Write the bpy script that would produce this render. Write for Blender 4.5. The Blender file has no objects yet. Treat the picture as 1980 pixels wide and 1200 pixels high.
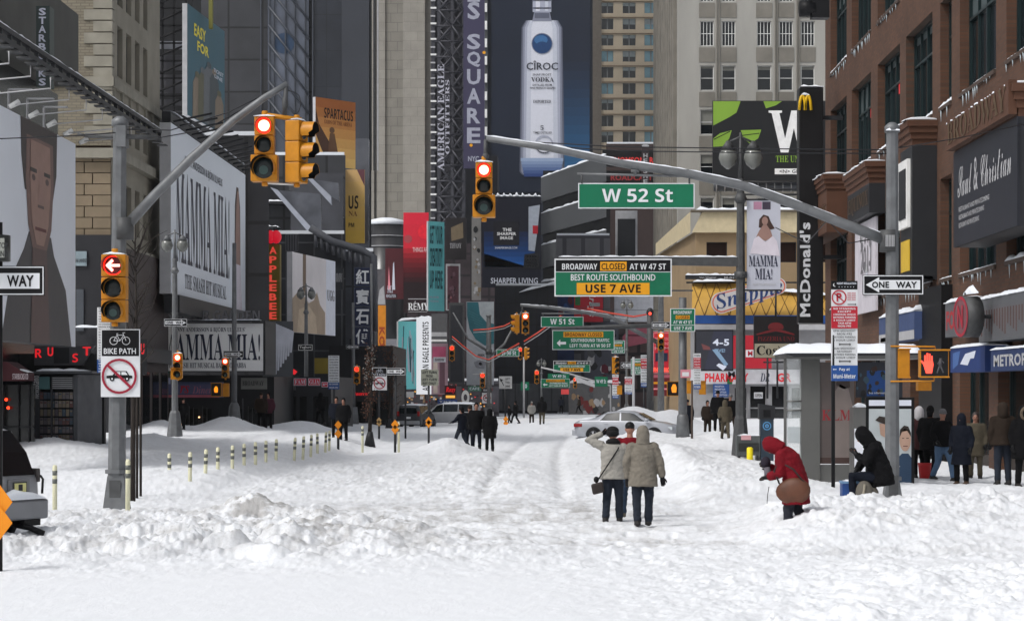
import bpy, math, random, numpy as np
from mathutils import Vector, Matrix, noise as mnoise
R = math.radians
scene = bpy.context.scene
COL = scene.collection
random.seed(7)

# ---------------------------------------------------------------- camera, sky, sun, exposure
F = 4500.0; CX = 1060.0; HY = 750.0; CH = 2.5          # focal length in photo pixels, vanishing point, eye height
cam_d = bpy.data.cameras.new('camera')
cam = bpy.data.objects.new('camera', cam_d); COL.objects.link(cam)
cam.location = (0, 0, CH); cam.rotation_euler = (R(90), 0, 0)
cam_d.sensor_width = 36; cam_d.lens = 36 * F / 1980
cam_d.shift_x = -70 / 1980; cam_d.shift_y = 150 / 1980
cam_d.clip_start = .1; cam_d.clip_end = 6000
scene.camera = cam
SUN_EL, SUN_AZ = R(50), R(-128)
world = bpy.data.worlds.new('World'); scene.world = world; world.use_nodes = True
nt = world.node_tree; bg = nt.nodes['Background']
sky = nt.nodes.new('ShaderNodeTexSky'); sky.sky_type = 'NISHITA'; sky.sun_disc = False
sky.sun_elevation = SUN_EL; sky.sun_rotation = SUN_AZ; sky.air_density = 1.0; sky.dust_density = 4.0
hs = nt.nodes.new('ShaderNodeHueSaturation'); hs.inputs['Saturation'].default_value = .26
nt.links.new(sky.outputs[0], hs.inputs['Color']); nt.links.new(hs.outputs[0], bg.inputs['Color'])
bg.inputs['Strength'].default_value = .138
sun_d = bpy.data.lights.new('sun', 'SUN'); sun_d.energy = 1.3; sun_d.angle = R(11); sun_d.color = (1, .98, .955)
sun = bpy.data.objects.new('sun', sun_d); COL.objects.link(sun)
sd = Vector((math.sin(SUN_AZ) * math.cos(SUN_EL), math.cos(SUN_AZ) * math.cos(SUN_EL), math.sin(SUN_EL)))
sun.rotation_euler = sd.to_track_quat('Z', 'Y').to_euler()
vs = scene.view_settings
vs.view_transform = 'Standard'; vs.look = 'None'; vs.gamma = 1; vs.use_curve_mapping = False; vs.exposure = .08
cy = scene.cycles
cy.use_denoising = True; cy.max_bounces = 6; cy.diffuse_bounces = 3; cy.glossy_bounces = 3
cy.transmission_bounces = 4; cy.volume_bounces = 0; cy.transparent_max_bounces = 8; cy.sample_clamp_indirect = 6

# ---------------------------------------------------------------- helpers
def P(px, py, d): return Vector(((px - CX) / F * d, d, CH - (py - HY) / F * d))
def S(d): return d / F                                   # metres per photo pixel at a distance
def lin(c):
    def f(x):
        x /= 255.0
        return x / 12.92 if x <= .04045 else ((x + .055) / 1.055) ** 2.4
    return tuple(f(x) for x in c)

MATS = {}
KEEP = ('cloth', 'coat', 'quilted', 'jeans', 'snow', 'signal', 'sign_green', 'skin', 'paint', 'galvanised', 'weathered', 'arch', 'blue_jeans', 'brown_brick', 'stone', 'tan_', 'bottle', 'advert', 'sign_', 'marker', 'tower', 'suv', 'mag_', 'sill')
def tone(name, rgb):                                       # dark cladding darker, pale print paler
    c = lin(rgb)
    if any(k in name for k in KEEP): return c
    m = max(rgb); g = 1.12 if m < 55 else (1.12 - .1 * (m - 55) / 60 if m < 115 else 1 + .5 * min(1, (m - 115) / 50))
    return tuple(min(.84, x * g) for x in c)
def M(name, rgb=(128, 128, 128), rough=.7, metal=0, var=.10, ns=2.0, bump=0, bs=40, spec=.4, streak=0, coat=0):
    if name in MATS: return MATS[name]
    m = bpy.data.materials.new(name); m.use_nodes = True; n = m.node_tree.nodes; l = m.node_tree.links
    p = n['Principled BSDF']; p.inputs['Roughness'].default_value = rough; p.inputs['Metallic'].default_value = metal
    p.inputs['Specular IOR Level'].default_value = spec; p.inputs['Coat Weight'].default_value = coat
    c = tone(name, rgb); tc = n.new('ShaderNodeTexCoord')
    nz = n.new('ShaderNodeTexNoise'); nz.inputs['Scale'].default_value = ns; nz.inputs['Detail'].default_value = 5
    mp = n.new('ShaderNodeMapping'); l.new(tc.outputs['Object'], mp.inputs[0]); l.new(mp.outputs[0], nz.inputs['Vector'])
    if streak: mp.inputs['Scale'].default_value = (1, 1, streak)
    r = n.new('ShaderNodeValToRGB'); r.color_ramp.elements[0].position = .3; r.color_ramp.elements[1].position = .72
    r.color_ramp.elements[0].color = tuple(x * (1 - var) for x in c) + (1,)
    r.color_ramp.elements[1].color = tuple(min(1, x * (1 + var)) for x in c) + (1,)
    l.new(nz.outputs[0], r.inputs[0]); l.new(r.outputs[0], p.inputs['Base Color'])
    if bump:
        n2 = n.new('ShaderNodeTexNoise'); n2.inputs['Scale'].default_value = bs; n2.inputs['Detail'].default_value = 4
        b = n.new('ShaderNodeBump'); b.inputs['Strength'].default_value = bump; b.inputs['Distance'].default_value = .02
        l.new(tc.outputs['Object'], n2.inputs['Vector']); l.new(n2.outputs[0], b.inputs['Height']); l.new(b.outputs[0], p.inputs['Normal'])
    MATS[name] = m; return m
def ME(name, rgb, strength=2.0):                          # lamps, neon, screens
    if name in MATS: return MATS[name]
    m = bpy.data.materials.new(name); m.use_nodes = True; p = m.node_tree.nodes['Principled BSDF']
    p.inputs['Base Color'].default_value = (.02, .02, .02, 1)
    p.inputs['Emission Color'].default_value = lin(rgb) + (1,); p.inputs['Emission Strength'].default_value = strength
    MATS[name] = m; return m
def MG(name, c1, c2, mortar, bw, bh, axis='xz', ms=.02, rough=.7, offset=.5, var=.12, metal=0, bump=.3, spec=.4):   # brick / panel grids
    if name in MATS: return MATS[name]
    m = bpy.data.materials.new(name); m.use_nodes = True; n = m.node_tree.nodes; l = m.node_tree.links
    p = n['Principled BSDF']; p.inputs['Roughness'].default_value = rough; p.inputs['Metallic'].default_value = metal
    p.inputs['Specular IOR Level'].default_value = spec
    tc = n.new('ShaderNodeTexCoord'); sp = n.new('ShaderNodeSeparateXYZ'); cb = n.new('ShaderNodeCombineXYZ')
    l.new(tc.outputs['Object'], sp.inputs[0]); l.new(sp.outputs[0 if axis == 'xz' else 1], cb.inputs[0]); l.new(sp.outputs[2], cb.inputs[1])
    b = n.new('ShaderNodeTexBrick'); b.offset = offset; b.inputs['Scale'].default_value = 1
    b.inputs['Brick Width'].default_value = bw; b.inputs['Row Height'].default_value = bh; b.inputs['Mortar Size'].default_value = ms
    b.inputs['Color1'].default_value = tone(name, c1) + (1,); b.inputs['Color2'].default_value = tone(name, c2) + (1,); b.inputs['Mortar'].default_value = tone(name, mortar) + (1,)
    l.new(cb.outputs[0], b.inputs['Vector'])
    nz = n.new('ShaderNodeTexNoise'); nz.inputs['Scale'].default_value = .35; nz.inputs['Detail'].default_value = 6
    l.new(tc.outputs['Object'], nz.inputs['Vector'])
    mr = n.new('ShaderNodeMapRange'); mr.inputs[1].default_value = .3; mr.inputs[2].default_value = .7; mr.inputs[3].default_value = 1 - var; mr.inputs[4].default_value = 1 + var
    l.new(nz.outputs[0], mr.inputs[0])
    mx = n.new('ShaderNodeVectorMath'); mx.operation = 'SCALE'; l.new(b.outputs[0], mx.inputs[0]); l.new(mr.outputs[0], mx.inputs['Scale'])
    l.new(mx.outputs[0], p.inputs['Base Color'])
    if bump:
        bb = n.new('ShaderNodeBump'); bb.inputs['Strength'].default_value = bump; bb.inputs['Distance'].default_value = .02; bb.invert = True
        l.new(b.outputs[1], bb.inputs['Height']); l.new(bb.outputs[0], p.inputs['Normal'])
    MATS[name] = m; return m

# named colours: photo-like surface colours, kept as real-world albedos
white = M('white_paint', (215, 217, 220), .5, var=.05)
pale = M('pale_vinyl', (176, 180, 190), .5, var=.05)
lgrey = M('light_grey', (150, 150, 152), .6)
black = M('black_paint', (18, 18, 20), .5, spec=.2)
dark = M('dark_metal', (36, 37, 40), .5, spec=.3)
galv = M('galvanised_steel', (108, 110, 112), .5, metal=.35, var=.16, ns=5, bump=.1)
galvd = M('weathered_steel', (78, 79, 80), .6, metal=.3, var=.18, ns=6)
green = M('sign_green', (0, 104, 72), .4, var=.05)
yellow = M('signal_yellow', (186, 122, 8), .45, var=.12, ns=6)
amber = M('sign_amber', (226, 156, 14), .45, var=.05)
red = M('sign_red', (176, 26, 44), .5, var=.05)
navy = M('navy_blue', (22, 36, 66), .5)
blue = M('sign_blue', (28, 74, 140), .5)
glass = M('window_glass', (16, 20, 24), .08, var=.3, ns=.4, spec=.6)
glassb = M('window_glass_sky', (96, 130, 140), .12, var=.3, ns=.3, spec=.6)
snowm = M('ledge_snow', (226, 230, 236), .8, var=.03, bump=.6, bs=8)
frost = M('frame_white', (190, 190, 188), .6)
lensd = M('unlit_lens', (26, 34, 34), .25)
redl = ME('red_lamp', (255, 28, 10), 3.0); redh = ME('red_lamp_core', (255, 150, 110), 8.0)
redg = ME('red_hand', (255, 70, 50), 2.2); amberl = ME('amber_lamp', (255, 150, 20), 1.2)
neon = ME('red_neon', (230, 26, 36), .8); whitel = ME('white_tube', (235, 235, 255), 2.0)

class Fr:
    def __init__(s, o, u, v, n=None):
        s.o = Vector(o); s.u = Vector(u).normalized(); s.v = Vector(v).normalized(); s.n = (Vector(n) if n else s.u.cross(s.v)).normalized()
    def at(s, a, b, c=0): return s.o + s.u * a + s.v * b + s.n * c
def facing(px, py, d): return Fr(P(px, py, d), (1, 0, 0), (0, 0, 1))

TXT = {}
def conv(s, st):
    A = {'serif': (0x1D400, 0x1D41A, 0x1D7CE), 'it': (0x1D468, 0x1D482, None), 'script': (0x1D4D0, 0x1D4EA, None), 'bold': (0x1D5D4, 0x1D5EE, 0x1D7EC)}.get(st)
    if not A: return s
    o = ''
    for c in s:
        if 'A' <= c <= 'Z': o += chr(A[0] + ord(c) - 65)
        elif 'a' <= c <= 'z': o += chr(A[1] + ord(c) - 97)
        elif '0' <= c <= '9' and A[2]: o += chr(A[2] + ord(c) - 48)
        else: o += c
    return o
def text_mesh(s, st='sans'):
    k = (s, st)
    if k in TXT: return TXT[k]
    c = bpy.data.curves.new('t', 'FONT'); c.body = conv(s, st); c.resolution_u = 2
    if st == 'sans': c.offset = .012
    if st == 'heavy': c.offset = .03
    if st == 'heavy' : c.space_character = 1.06
    o = bpy.data.objects.new('t', c); COL.objects.link(o)
    dg = bpy.context.evaluated_depsgraph_get(); me = bpy.data.meshes.new_from_object(o.evaluated_get(dg))
    v = np.array([tuple(x.co)[:2] for x in me.vertices]) if len(me.vertices) else np.zeros((1, 2))
    f = [tuple(p.vertices) for p in me.polygons]
    bpy.data.objects.remove(o); bpy.data.curves.remove(c); bpy.data.meshes.remove(me)
    mn = v.min(0); sz = np.maximum(v.max(0) - mn, 1e-6)
    TXT[k] = ((v - mn) / sz, f, sz[0] / sz[1]); return TXT[k]

class MB:
    def __init__(s): s.v = []; s.f = []; s.m = []; s.sl = []; s.sm = []
    def mi(s, mat):
        if mat not in s.sl: s.sl.append(mat)
        return s.sl.index(mat)
    def add(s, vs_, fs, mat, smooth=False):
        b = len(s.v); k = s.mi(mat); s.v += [tuple(x) for x in vs_]
        for f in fs: s.f.append(tuple(b + i for i in f)); s.m.append(k); s.sm.append(smooth)
    def obox(s, fr, u0, u1, v0, v1, n0, n1, mat):
        if u0 > u1: u0, u1 = u1, u0
        if v0 > v1: v0, v1 = v1, v0
        if n0 > n1: n0, n1 = n1, n0
        s.add([fr.at(a, b, c) for a in (u0, u1) for b in (v0, v1) for c in (n0, n1)],
              [(0, 1, 3, 2), (4, 6, 7, 5), (0, 4, 5, 1), (2, 3, 7, 6), (0, 2, 6, 4), (1, 5, 7, 3)], mat)
    def box(s, x0, x1, y0, y1, z0, z1, mat): s.obox(Fr((0, 0, 0), (1, 0, 0), (0, 1, 0)), x0, x1, y0, y1, z0, z1, mat)
    def poly(s, pts, mat): s.add(pts, [tuple(range(len(pts)))], mat)
    def slab(s, fr, pts, n0, n1, mat):                     # extruded outline
        k = len(pts); a = [fr.at(x, y, n1) for x, y in pts]; b = [fr.at(x, y, n0) for x, y in pts]
        s.add(a + b, [tuple(range(k)), tuple(range(2 * k - 1, k - 1, -1))] + [(i, k + i, k + (i + 1) % k, (i + 1) % k) for i in range(k)], mat)
    def tube(s, pts, rad, mat, n=8, smooth=True, caps=True, sq=(1, 1), xd=None):
        pts = [Vector(p) for p in pts]
        if not isinstance(rad, (list, tuple)): rad = [rad] * len(pts)
        vs_ = []; fs = []; K = len(pts); prev = None
        for i, p in enumerate(pts):
            t = (pts[min(i + 1, K - 1)] - pts[max(i - 1, 0)])
            t = t.normalized() if t.length > 1e-9 else Vector((0, 0, 1))
            if xd is not None: a = Vector(xd)
            elif prev is None: a = Vector((1, 0, 0)) if abs(t.x) < .9 else Vector((0, 1, 0))
            else: a = prev
            a = (a - t * a.dot(t)).normalized(); prev = a; b = t.cross(a)
            r = rad[i]; rx, ry = (r if isinstance(r, (tuple, list)) else (r * sq[0], r * sq[1]))
            for k in range(n):
                w = 2 * math.pi * (k + .5) / n; vs_.append(p + a * math.cos(w) * rx + b * math.sin(w) * ry)
        for i in range(K - 1):
            for k in range(n): fs.append((i * n + k, i * n + (k + 1) % n, (i + 1) * n + (k + 1) % n, (i + 1) * n + k))
        if caps: fs.append(tuple(range(n - 1, -1, -1))); fs.append(tuple((K - 1) * n + k for k in range(n)))
        s.add(vs_, fs, mat, smooth)
    def ell(s, c, r, mat, seg=12, rings=8, rot=None, jit=0):
        c = Vector(c); r = r if isinstance(r, (tuple, list)) else (r, r, r); vs_ = []; fs = []
        for i in range(rings + 1):
            th = math.pi * i / rings
            for k in range(seg):
                ph = 2 * math.pi * k / seg
                q = Vector((r[0] * math.sin(th) * math.cos(ph), r[1] * math.sin(th) * math.sin(ph), r[2] * math.cos(th)))
                if jit: q *= 1 + jit * mnoise.noise(q * 3 + c)
                if rot: q = rot @ q
                vs_.append(c + q)
        for i in range(rings):
            for k in range(seg): fs.append((i * seg + k, (i + 1) * seg + k, (i + 1) * seg + (k + 1) % seg, i * seg + (k + 1) % seg))
        s.add(vs_, fs, mat, True)
    def disc(s, fr, a, b, r, n0, mat, seg=24, ry=None):
        s.poly([fr.at(a + r * math.cos(2 * math.pi * k / seg), b + (ry or r) * math.sin(2 * math.pi * k / seg), n0) for k in range(seg)], mat)
    def ring(s, fr, a, b, r0, r1, n0, mat, seg=28, asp=1.0, a0=0, a1=360):
        full = (a1 - a0) >= 360; vs_ = []; fs = []
        for k in range(seg + 1):
            w = R(a0 + (a1 - a0) * k / seg)
            for r in (r0, r1): vs_.append(fr.at(a + r * math.cos(w) * asp, b + r * math.sin(w), n0))
        for k in range(seg): fs.append((2 * k, 2 * k + 1, 2 * k + 3, 2 * k + 2))
        s.add(vs_, fs, mat)
    def text(s, fr, t, u0, v0, u1, v1, n, mat, st='sans', rot=0, keep=False):
        v, f, asp = text_mesh(t, st)
        w, h = u1 - u0, v1 - v0
        if keep:
            w2 = min(w, h * asp); u0 += (w - w2) / 2; w = w2
        if rot == 90: q = [fr.at(u0 + (1 - y) * w, v0 + x * h, n) for x, y in v]
        elif rot == -90: q = [fr.at(u0 + y * w, v0 + (1 - x) * h, n) for x, y in v]
        else: q = [fr.at(u0 + x * w, v0 + y * h, n) for x, y in v]
        s.add(q, f, mat)
    def snow(s, p0, p1, w, h, mat=None, seg=None, side=(0, 1, 0)):      # lumpy ridge of snow along an edge
        p0, p1 = Vector(p0), Vector(p1); L = (p1 - p0).length; seg = seg or max(3, min(60, int(L / max(.15, h * 1.3))))
        sd_ = Vector(side).normalized(); vs_ = []; fs = []
        for i in range(seg + 1):
            p = p0.lerp(p1, i / seg); hh = h * (.45 + .75 * random.random()) * (0.3 if i in (0, seg) else 1)
            ww = w * (.85 + .25 * random.random())
            for a, b in ((-.5, 0), (-.45, .6), (-.1, 1), (.3, .85), (.5, .3), (.5, 0)):
                vs_.append(p + sd_ * (a * ww) + Vector((0, 0, b * hh + .003)))
        for i in range(seg):
            for k in range(5): fs.append((i * 6 + k, i * 6 + k + 1, (i + 1) * 6 + k + 1, (i + 1) * 6 + k))
        fs += [(0, 1, 2, 3, 4, 5), tuple(seg * 6 + k for k in (5, 4, 3, 2, 1, 0))]
        s.add(vs_, fs, mat or snowm, True)
    def build(s, name, par=None, loc=None, local=False, bevel=0, remesh=0, smooth=0, wrinkle=0):
        off = Vector((0, 0, 0))
        if not local: off = Vector(loc) if loc is not None else (Vector(par['_o']) if par is not None and '_o' in par else Vector((0, 0, 0)))
        me = bpy.data.meshes.new(name)
        me.from_pydata([tuple(Vector(x) - off) for x in s.v], [], s.f)
        for m in s.sl: me.materials.append(m)
        me.polygons.foreach_set('material_index', s.m); me.polygons.foreach_set('use_smooth', s.sm); me.update()
        if remesh:
            t = bpy.data.objects.new('tmp', me); COL.objects.link(t)
            md = t.modifiers.new('r', 'REMESH'); md.mode = 'VOXEL'; md.voxel_size = remesh; md.use_smooth_shade = True
            if smooth: ms = t.modifiers.new('s', 'SMOOTH'); ms.factor = .5; ms.iterations = smooth
            m2 = bpy.data.meshes.new_from_object(t.evaluated_get(bpy.context.evaluated_depsgraph_get())); bpy.data.objects.remove(t)
            bpy.data.meshes.remove(me); me = m2; me.name = name
            if wrinkle:
                for v in me.vertices:
                    q = v.co; a = mnoise.noise(Vector((q.x * 9, q.y * 9, q.z * 16))) + .6 * mnoise.noise(q * 26)
                    v.co = q + v.normal * a * wrinkle
            me.materials.clear(); me.materials.append(s.sl[0])
        if bevel:
            t = bpy.data.objects.new('tmp', me); COL.objects.link(t)
            md = t.modifiers.new('b', 'BEVEL'); md.width = bevel; md.segments = 2; md.limit_method = 'ANGLE'
            m2 = bpy.data.meshes.new_from_object(t.evaluated_get(bpy.context.evaluated_depsgraph_get())); bpy.data.objects.remove(t)
            me = m2; me.name = name
        o = bpy.data.objects.new(name, me); COL.objects.link(o)
        if par is not None: o.parent = par
        else: o.location = off
        return o
def tag(o, label, cat, group=None):
    o['label'] = label; o['category'] = cat
    if group: o['group'] = group
    return o
def thing(name, label, cat, loc, rz=0, group=None, sc=1):
    o = bpy.data.objects.new(name, None); COL.objects.link(o); o.location = loc; o.rotation_euler = (0, 0, rz); o.scale = (sc,) * 3
    o.empty_display_size = .1; o['_o'] = tuple(loc); return tag(o, label, cat, group)
def struct(o, kind='structure'): o['kind'] = kind; return o
def copy_thing(o, loc, rz=None, label=None, group=None, sc=None):
    def cp(a, par):
        c = a.copy(); COL.objects.link(c); c.parent = par
        for ch in list(a.children): cp(ch, c)
        return c
    c = cp(o, None); c.location = loc
    if rz is not None: c.rotation_euler = (0, 0, rz)
    if sc is not None: c.scale = (sc,) * 3
    if label: c['label'] = label
    if group: c['group'] = group
    return c

# ---------------------------------------------------------------- snow-covered ground
def vn(x, y, seed):
    ix = np.floor(x); iy = np.floor(y); fx = x - ix; fy = y - iy
    fx = fx * fx * (3 - 2 * fx); fy = fy * fy * (3 - 2 * fy)
    def h(a, b):
        s = np.sin(a * 127.1 + b * 311.7 + seed * 74.7) * 43758.5453; return s - np.floor(s)
    return (h(ix, iy) * (1 - fx) + h(ix + 1, iy) * fx) * (1 - fy) + (h(ix, iy + 1) * (1 - fx) + h(ix + 1, iy + 1) * fx) * fy
def fbm(x, y, o=4, seed=1):
    a = 0; w = .5
    for k in range(o): a = a + w * vn(x, y, seed + k); x = x * 2.03 + 3.1; y = y * 2.03 + 1.7; w *= .5
    return a
def balls(x, y, cell, seed, dens=.75):                     # clods: half-buried round lumps
    x = x / cell; y = y / cell; ix = np.floor(x); iy = np.floor(y); out = np.zeros_like(x)
    for dx in (-1, 0, 1):
        for dy in (-1, 0, 1):
            a = ix + dx; b = iy + dy
            def h(k):
                s = np.sin(a * 127.1 + b * 311.7 + (seed + k) * 74.7) * 43758.5453; return s - np.floor(s)
            r = .25 + .45 * h(3); on = h(4) < dens
            d2 = (x - a - h(1)) ** 2 + (y - b - h(2)) ** 2
            out = np.maximum(out, np.where(on & (d2 < r * r), np.sqrt(np.maximum(r * r - d2, 0)), 0))
    return out * cell
def sst(e0, e1, x):
    t = np.clip((x - e0) / (e1 - e0), 0, 1); return t * t * (3 - 2 * t)
def fine0(x, y, s): return fbm(x * 4.5, y * 3.5, 2, s) * 2 - 1
def gs(x, y, cx, cy_, sx, sy): return np.exp(-((x - cx) / sx) ** 2 - ((y - cy_) / sy) ** 2)
FOOT = ((1.15, 41.8, 12, .02, -.62), (1.9, 40.3, 10, .05, -.62), (4.0, 39.6, 7, .55, -.2), (-1.4, 46, 12, -.1, .9), (1.0, 60, 14, .03, 1.0), (-3.4, 88, 10, .05, -1.5), (6.8, 50, 8, .1, .7))
def X_LIM(x, y, a, b): return True
def ground(x, y):
    """height, clod amount, dirt amount"""
    x = np.asarray(x, float); y = np.asarray(y, float)
    wob = (fbm(x * .35, y * .2, 3, 5) - .5)
    base = .15 * (fbm(x * .25, y * .08, 3, 9) - .45) + .10 * (fbm(x * .55 + y * .12, y * .22, 2, 13) - .5) * sst(46, 52, y)
    cl = np.zeros_like(x) + .20; dirt = np.zeros_like(x) + .14
    # foreground: smooth drift left, broken snow right
    fg = 1 - sst(30, 33.5, y + wob * 3); base = base * (1 - .6 * fg)
    cl = cl * (1 - fg) + fg * .5 * sst(-1.0, 3.0, x + wob * 3); dirt = dirt * (1 - fg) + fg * .05
    # ploughed windrow across the crossing, left half
    k = sst(31.5, 35, y + wob * 3) * (1 - sst(43, 47, y + wob * 4)) * (1 - sst(-3.2, .5, x + (y - 38) * .1 + wob * 3))
    base = base + .17 * k; cl = np.maximum(cl, k * .95); dirt = np.maximum(dirt, k * .45)
    k = sst(34.0, 36, y) * (1 - sst(38.5, 41, y)) * gs(x, y, -3, 37, 2.8, 9); base = base + .16 * k; dirt = dirt + .5 * k
    base = base + .35 * gs(x, y, -5.75, 44.5, .55, .9) + .25 * gs(x, y, -5.5, 46, .7, 1.6)
    dirt = dirt + 2.6 * gs(x, y, -5.45, 44.9, .5, 1.2); cl = np.maximum(cl, gs(x, y, -5.75, 45, 1.2, 2))
    # packed crossing lane
    lane = gs(x, y, -1.2, 47, 4.2, 6.0); cl = cl * (1 - .55 * lane) + .10 * lane; dirt = dirt + .8 * lane; base = base * (1 - .6 * lane)
    # windrow, mid left
    k = sst(51, 56, y) * (1 - sst(72, 80, y)) * sst(-7.8, -6.6, x + wob) * (1 - sst(-1.5, 0, x + wob * 2)); base = base + .16 * k; cl = np.maximum(cl, k * .55); dirt = np.maximum(dirt, k * .22)
    # median behind the flexible posts
    k = sst(50, 58, y) * (1 - sst(-8.6, -6.8, x + wob * .8)) * (1 - sst(105, 120, y)); base = base + .42 * k
    k = sst(66, 90, y) * (1 - sst(-3.5, -1.8, x + wob)) * (1 - sst(160, 180, y)); base = base + .10 * k
    # right bank beside the lane
    bx = 3.2 + .01 * (y - 50)
    k = sst(47, 54, y) * (1 - sst(112, 122, y)) * sst(bx - .7, bx + .5, x + wob) * (1 - sst(5.2, 6.6, x)); base = base + .42 * k; cl = np.maximum(cl, k * .6); dirt = np.maximum(dirt, k * .1)
    # right bank in front of the corner
    k = sst(2.6, 4.8, x + wob * 1.5) * sst(36.0, 40.8, y + wob * 3) * (1 - sst(44.5, 47, y)); base = base + .42 * k; cl = np.maximum(cl, k * .95)
    dirt = np.maximum(dirt, .35 * k * (1 - sst(39.5, 42, y)))
    k = sst(2.0, 5.5, x + wob * 2) * (1 - sst(29, 33.5, y + wob * 3)) * sst(22, 25, y); base = base + .24 * k; cl = np.maximum(cl, k * .75)
    k = sst(1.5, 4, x) * sst(33, 35, y) * (1 - sst(36, 39, y)); cl = np.maximum(cl, .5 * k); dirt = np.maximum(dirt, .3 * k)
    # sidewalks
    k = sst(5.2, 6.4, x) * sst(46, 48.5, y); base = base + .28 * k
    k = (1 - sst(-11.8, -11, x)) * sst(62, 66, y); base = base + .12 * k
    for (cx, cy_, sx, sy, h) in ((-15.2, 71, 1.5, 2.4, .42), (-13.3, 77, 1.0, 4, .4), (4.2, 119, 1.9, 3, 1.45), (6.6, 122, 1.6, 3, 1.0), (1.9, 112, 1.0, 5, .5),
                                (-14.3, 104, 1.1, 3, .6), (-12.3, 116, 2.2, 4, .6), (-16.5, 99, 1.0, 3, .5), (7.2, 100, 1.1, 6, .4), (6.9, 84, 1.0, 5, .45), (10.5, 95, 2, 6, .45), (3.7, 106, 1.3, 4, .35),
                                (-4.0, 88, 1.0, 3, .25), (.6, 150, 2.5, 10, .4), (3.3, 66, .9, 4, .22), (-3.6, 84, 1.0, 4.5, .5), (-2.2, 76, .9, 3, .3), (3.9, 74, .8, 9, .3)):
        g = gs(x, y, cx, cy_, sx, sy); base = base + h * g; cl = np.maximum(cl, g * .35)
    # wheel ruts sweeping left to right, and footprints lane
    for (a, b, c_, w, dpt) in ((44.2, .55, .030, .16, .10), (46.5, .6, .028, .18, .10), (39.5, -.30, .02, .18, .09), (48.6, .35, .05, .2, .07), (41.2, -.2, .03, .14, .07), (37.2, .1, .015, .2, .06)):
        yy = a + b * (x + 1) + c_ * (x + 1) ** 2 * 2; g = np.exp(-((y - yy) / (w * 3)) ** 2) * sst(-6.5, -4, x) * (1 - sst(2.0, 4.0, x)); base = base - dpt * g + .4 * dpt * np.exp(-((y - yy - w * 6) / (w * 2)) ** 2) * sst(-6.5, -4, x) * (1 - sst(2.0, 4.0, x)); dirt = dirt + .7 * g
    for sx_ in (-.9, .9):
        xx = -.6 + .012 * (y - 60) + sx_ + .25 * np.sin(y * .05); g = np.exp(-((x - xx) / .22) ** 2) * sst(50, 56, y) * (1 - sst(120, 150, y)); base = base - .10 * g; dirt = dirt + .3 * g
    for (fx, fy, n_, sx_, sy_) in FOOT:
        for i in range(n_):
            px_, py_ = fx + i * sx_ + (.13 if i % 2 else -.13) + .05 * math.sin(i * 7.3), fy + i * sy_ + .1 * math.sin(i * 3.1)
            if X_LIM(x, y, px_, py_): g = gs(x, y, px_, py_, .075, .17); base = base - .075 * g + .03 * gs(x, y, px_ + .02, py_ + .25, .12, .1); dirt = dirt + .5 * g
    n = fbm(x * 1.6, y * 1.1, 4, 21)
    wx = x + .12 * fine0(x, y, 91); wy = y + .16 * fine0(x, y, 95); pt = sst(.38, .6, fbm(x * .7, y * .4, 2, 33))
    clod = (.85 * balls(wx, wy, .66, 3, .42) * pt + .75 * balls(wx + .3, wy, .31, 11, .5) * (.35 + .65 * pt) + .95 * balls(wx, wy + .2, .14, 17, .6))
    fade = 1 / (1 + np.maximum(y - 60, 0) / 60)
    rough = .35 + .65 * np.clip(cl, 0, 1); fine = fbm(x * 9, y * 5, 3, 71) - .5; cr = 1 - np.abs(2 * fbm(x * 2.7 + fine, y * 1.3, 4, 81) - 1)
    h = base + cl * (.54 * clod + .30 * (n - .5)) * fade + (.05 * (fbm(x * .9, y * .35, 3, 41) - .5) + (.085 * fine + .10 * (cr - .7)) * rough * fade) * (1 - .75 * fg * (1 - np.clip(cl * 2, 0, 1)))
    h = h + .03 * sst(.55, .75, fbm(x * 3.1, y * 1.4, 3, 61)) * (1 - fg)
    return h, cl, np.clip(dirt + .25 * cl, 0, 2.6)
def gz(x, y): return float(ground(np.array([x]), np.array([y]))[0][0])

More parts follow.
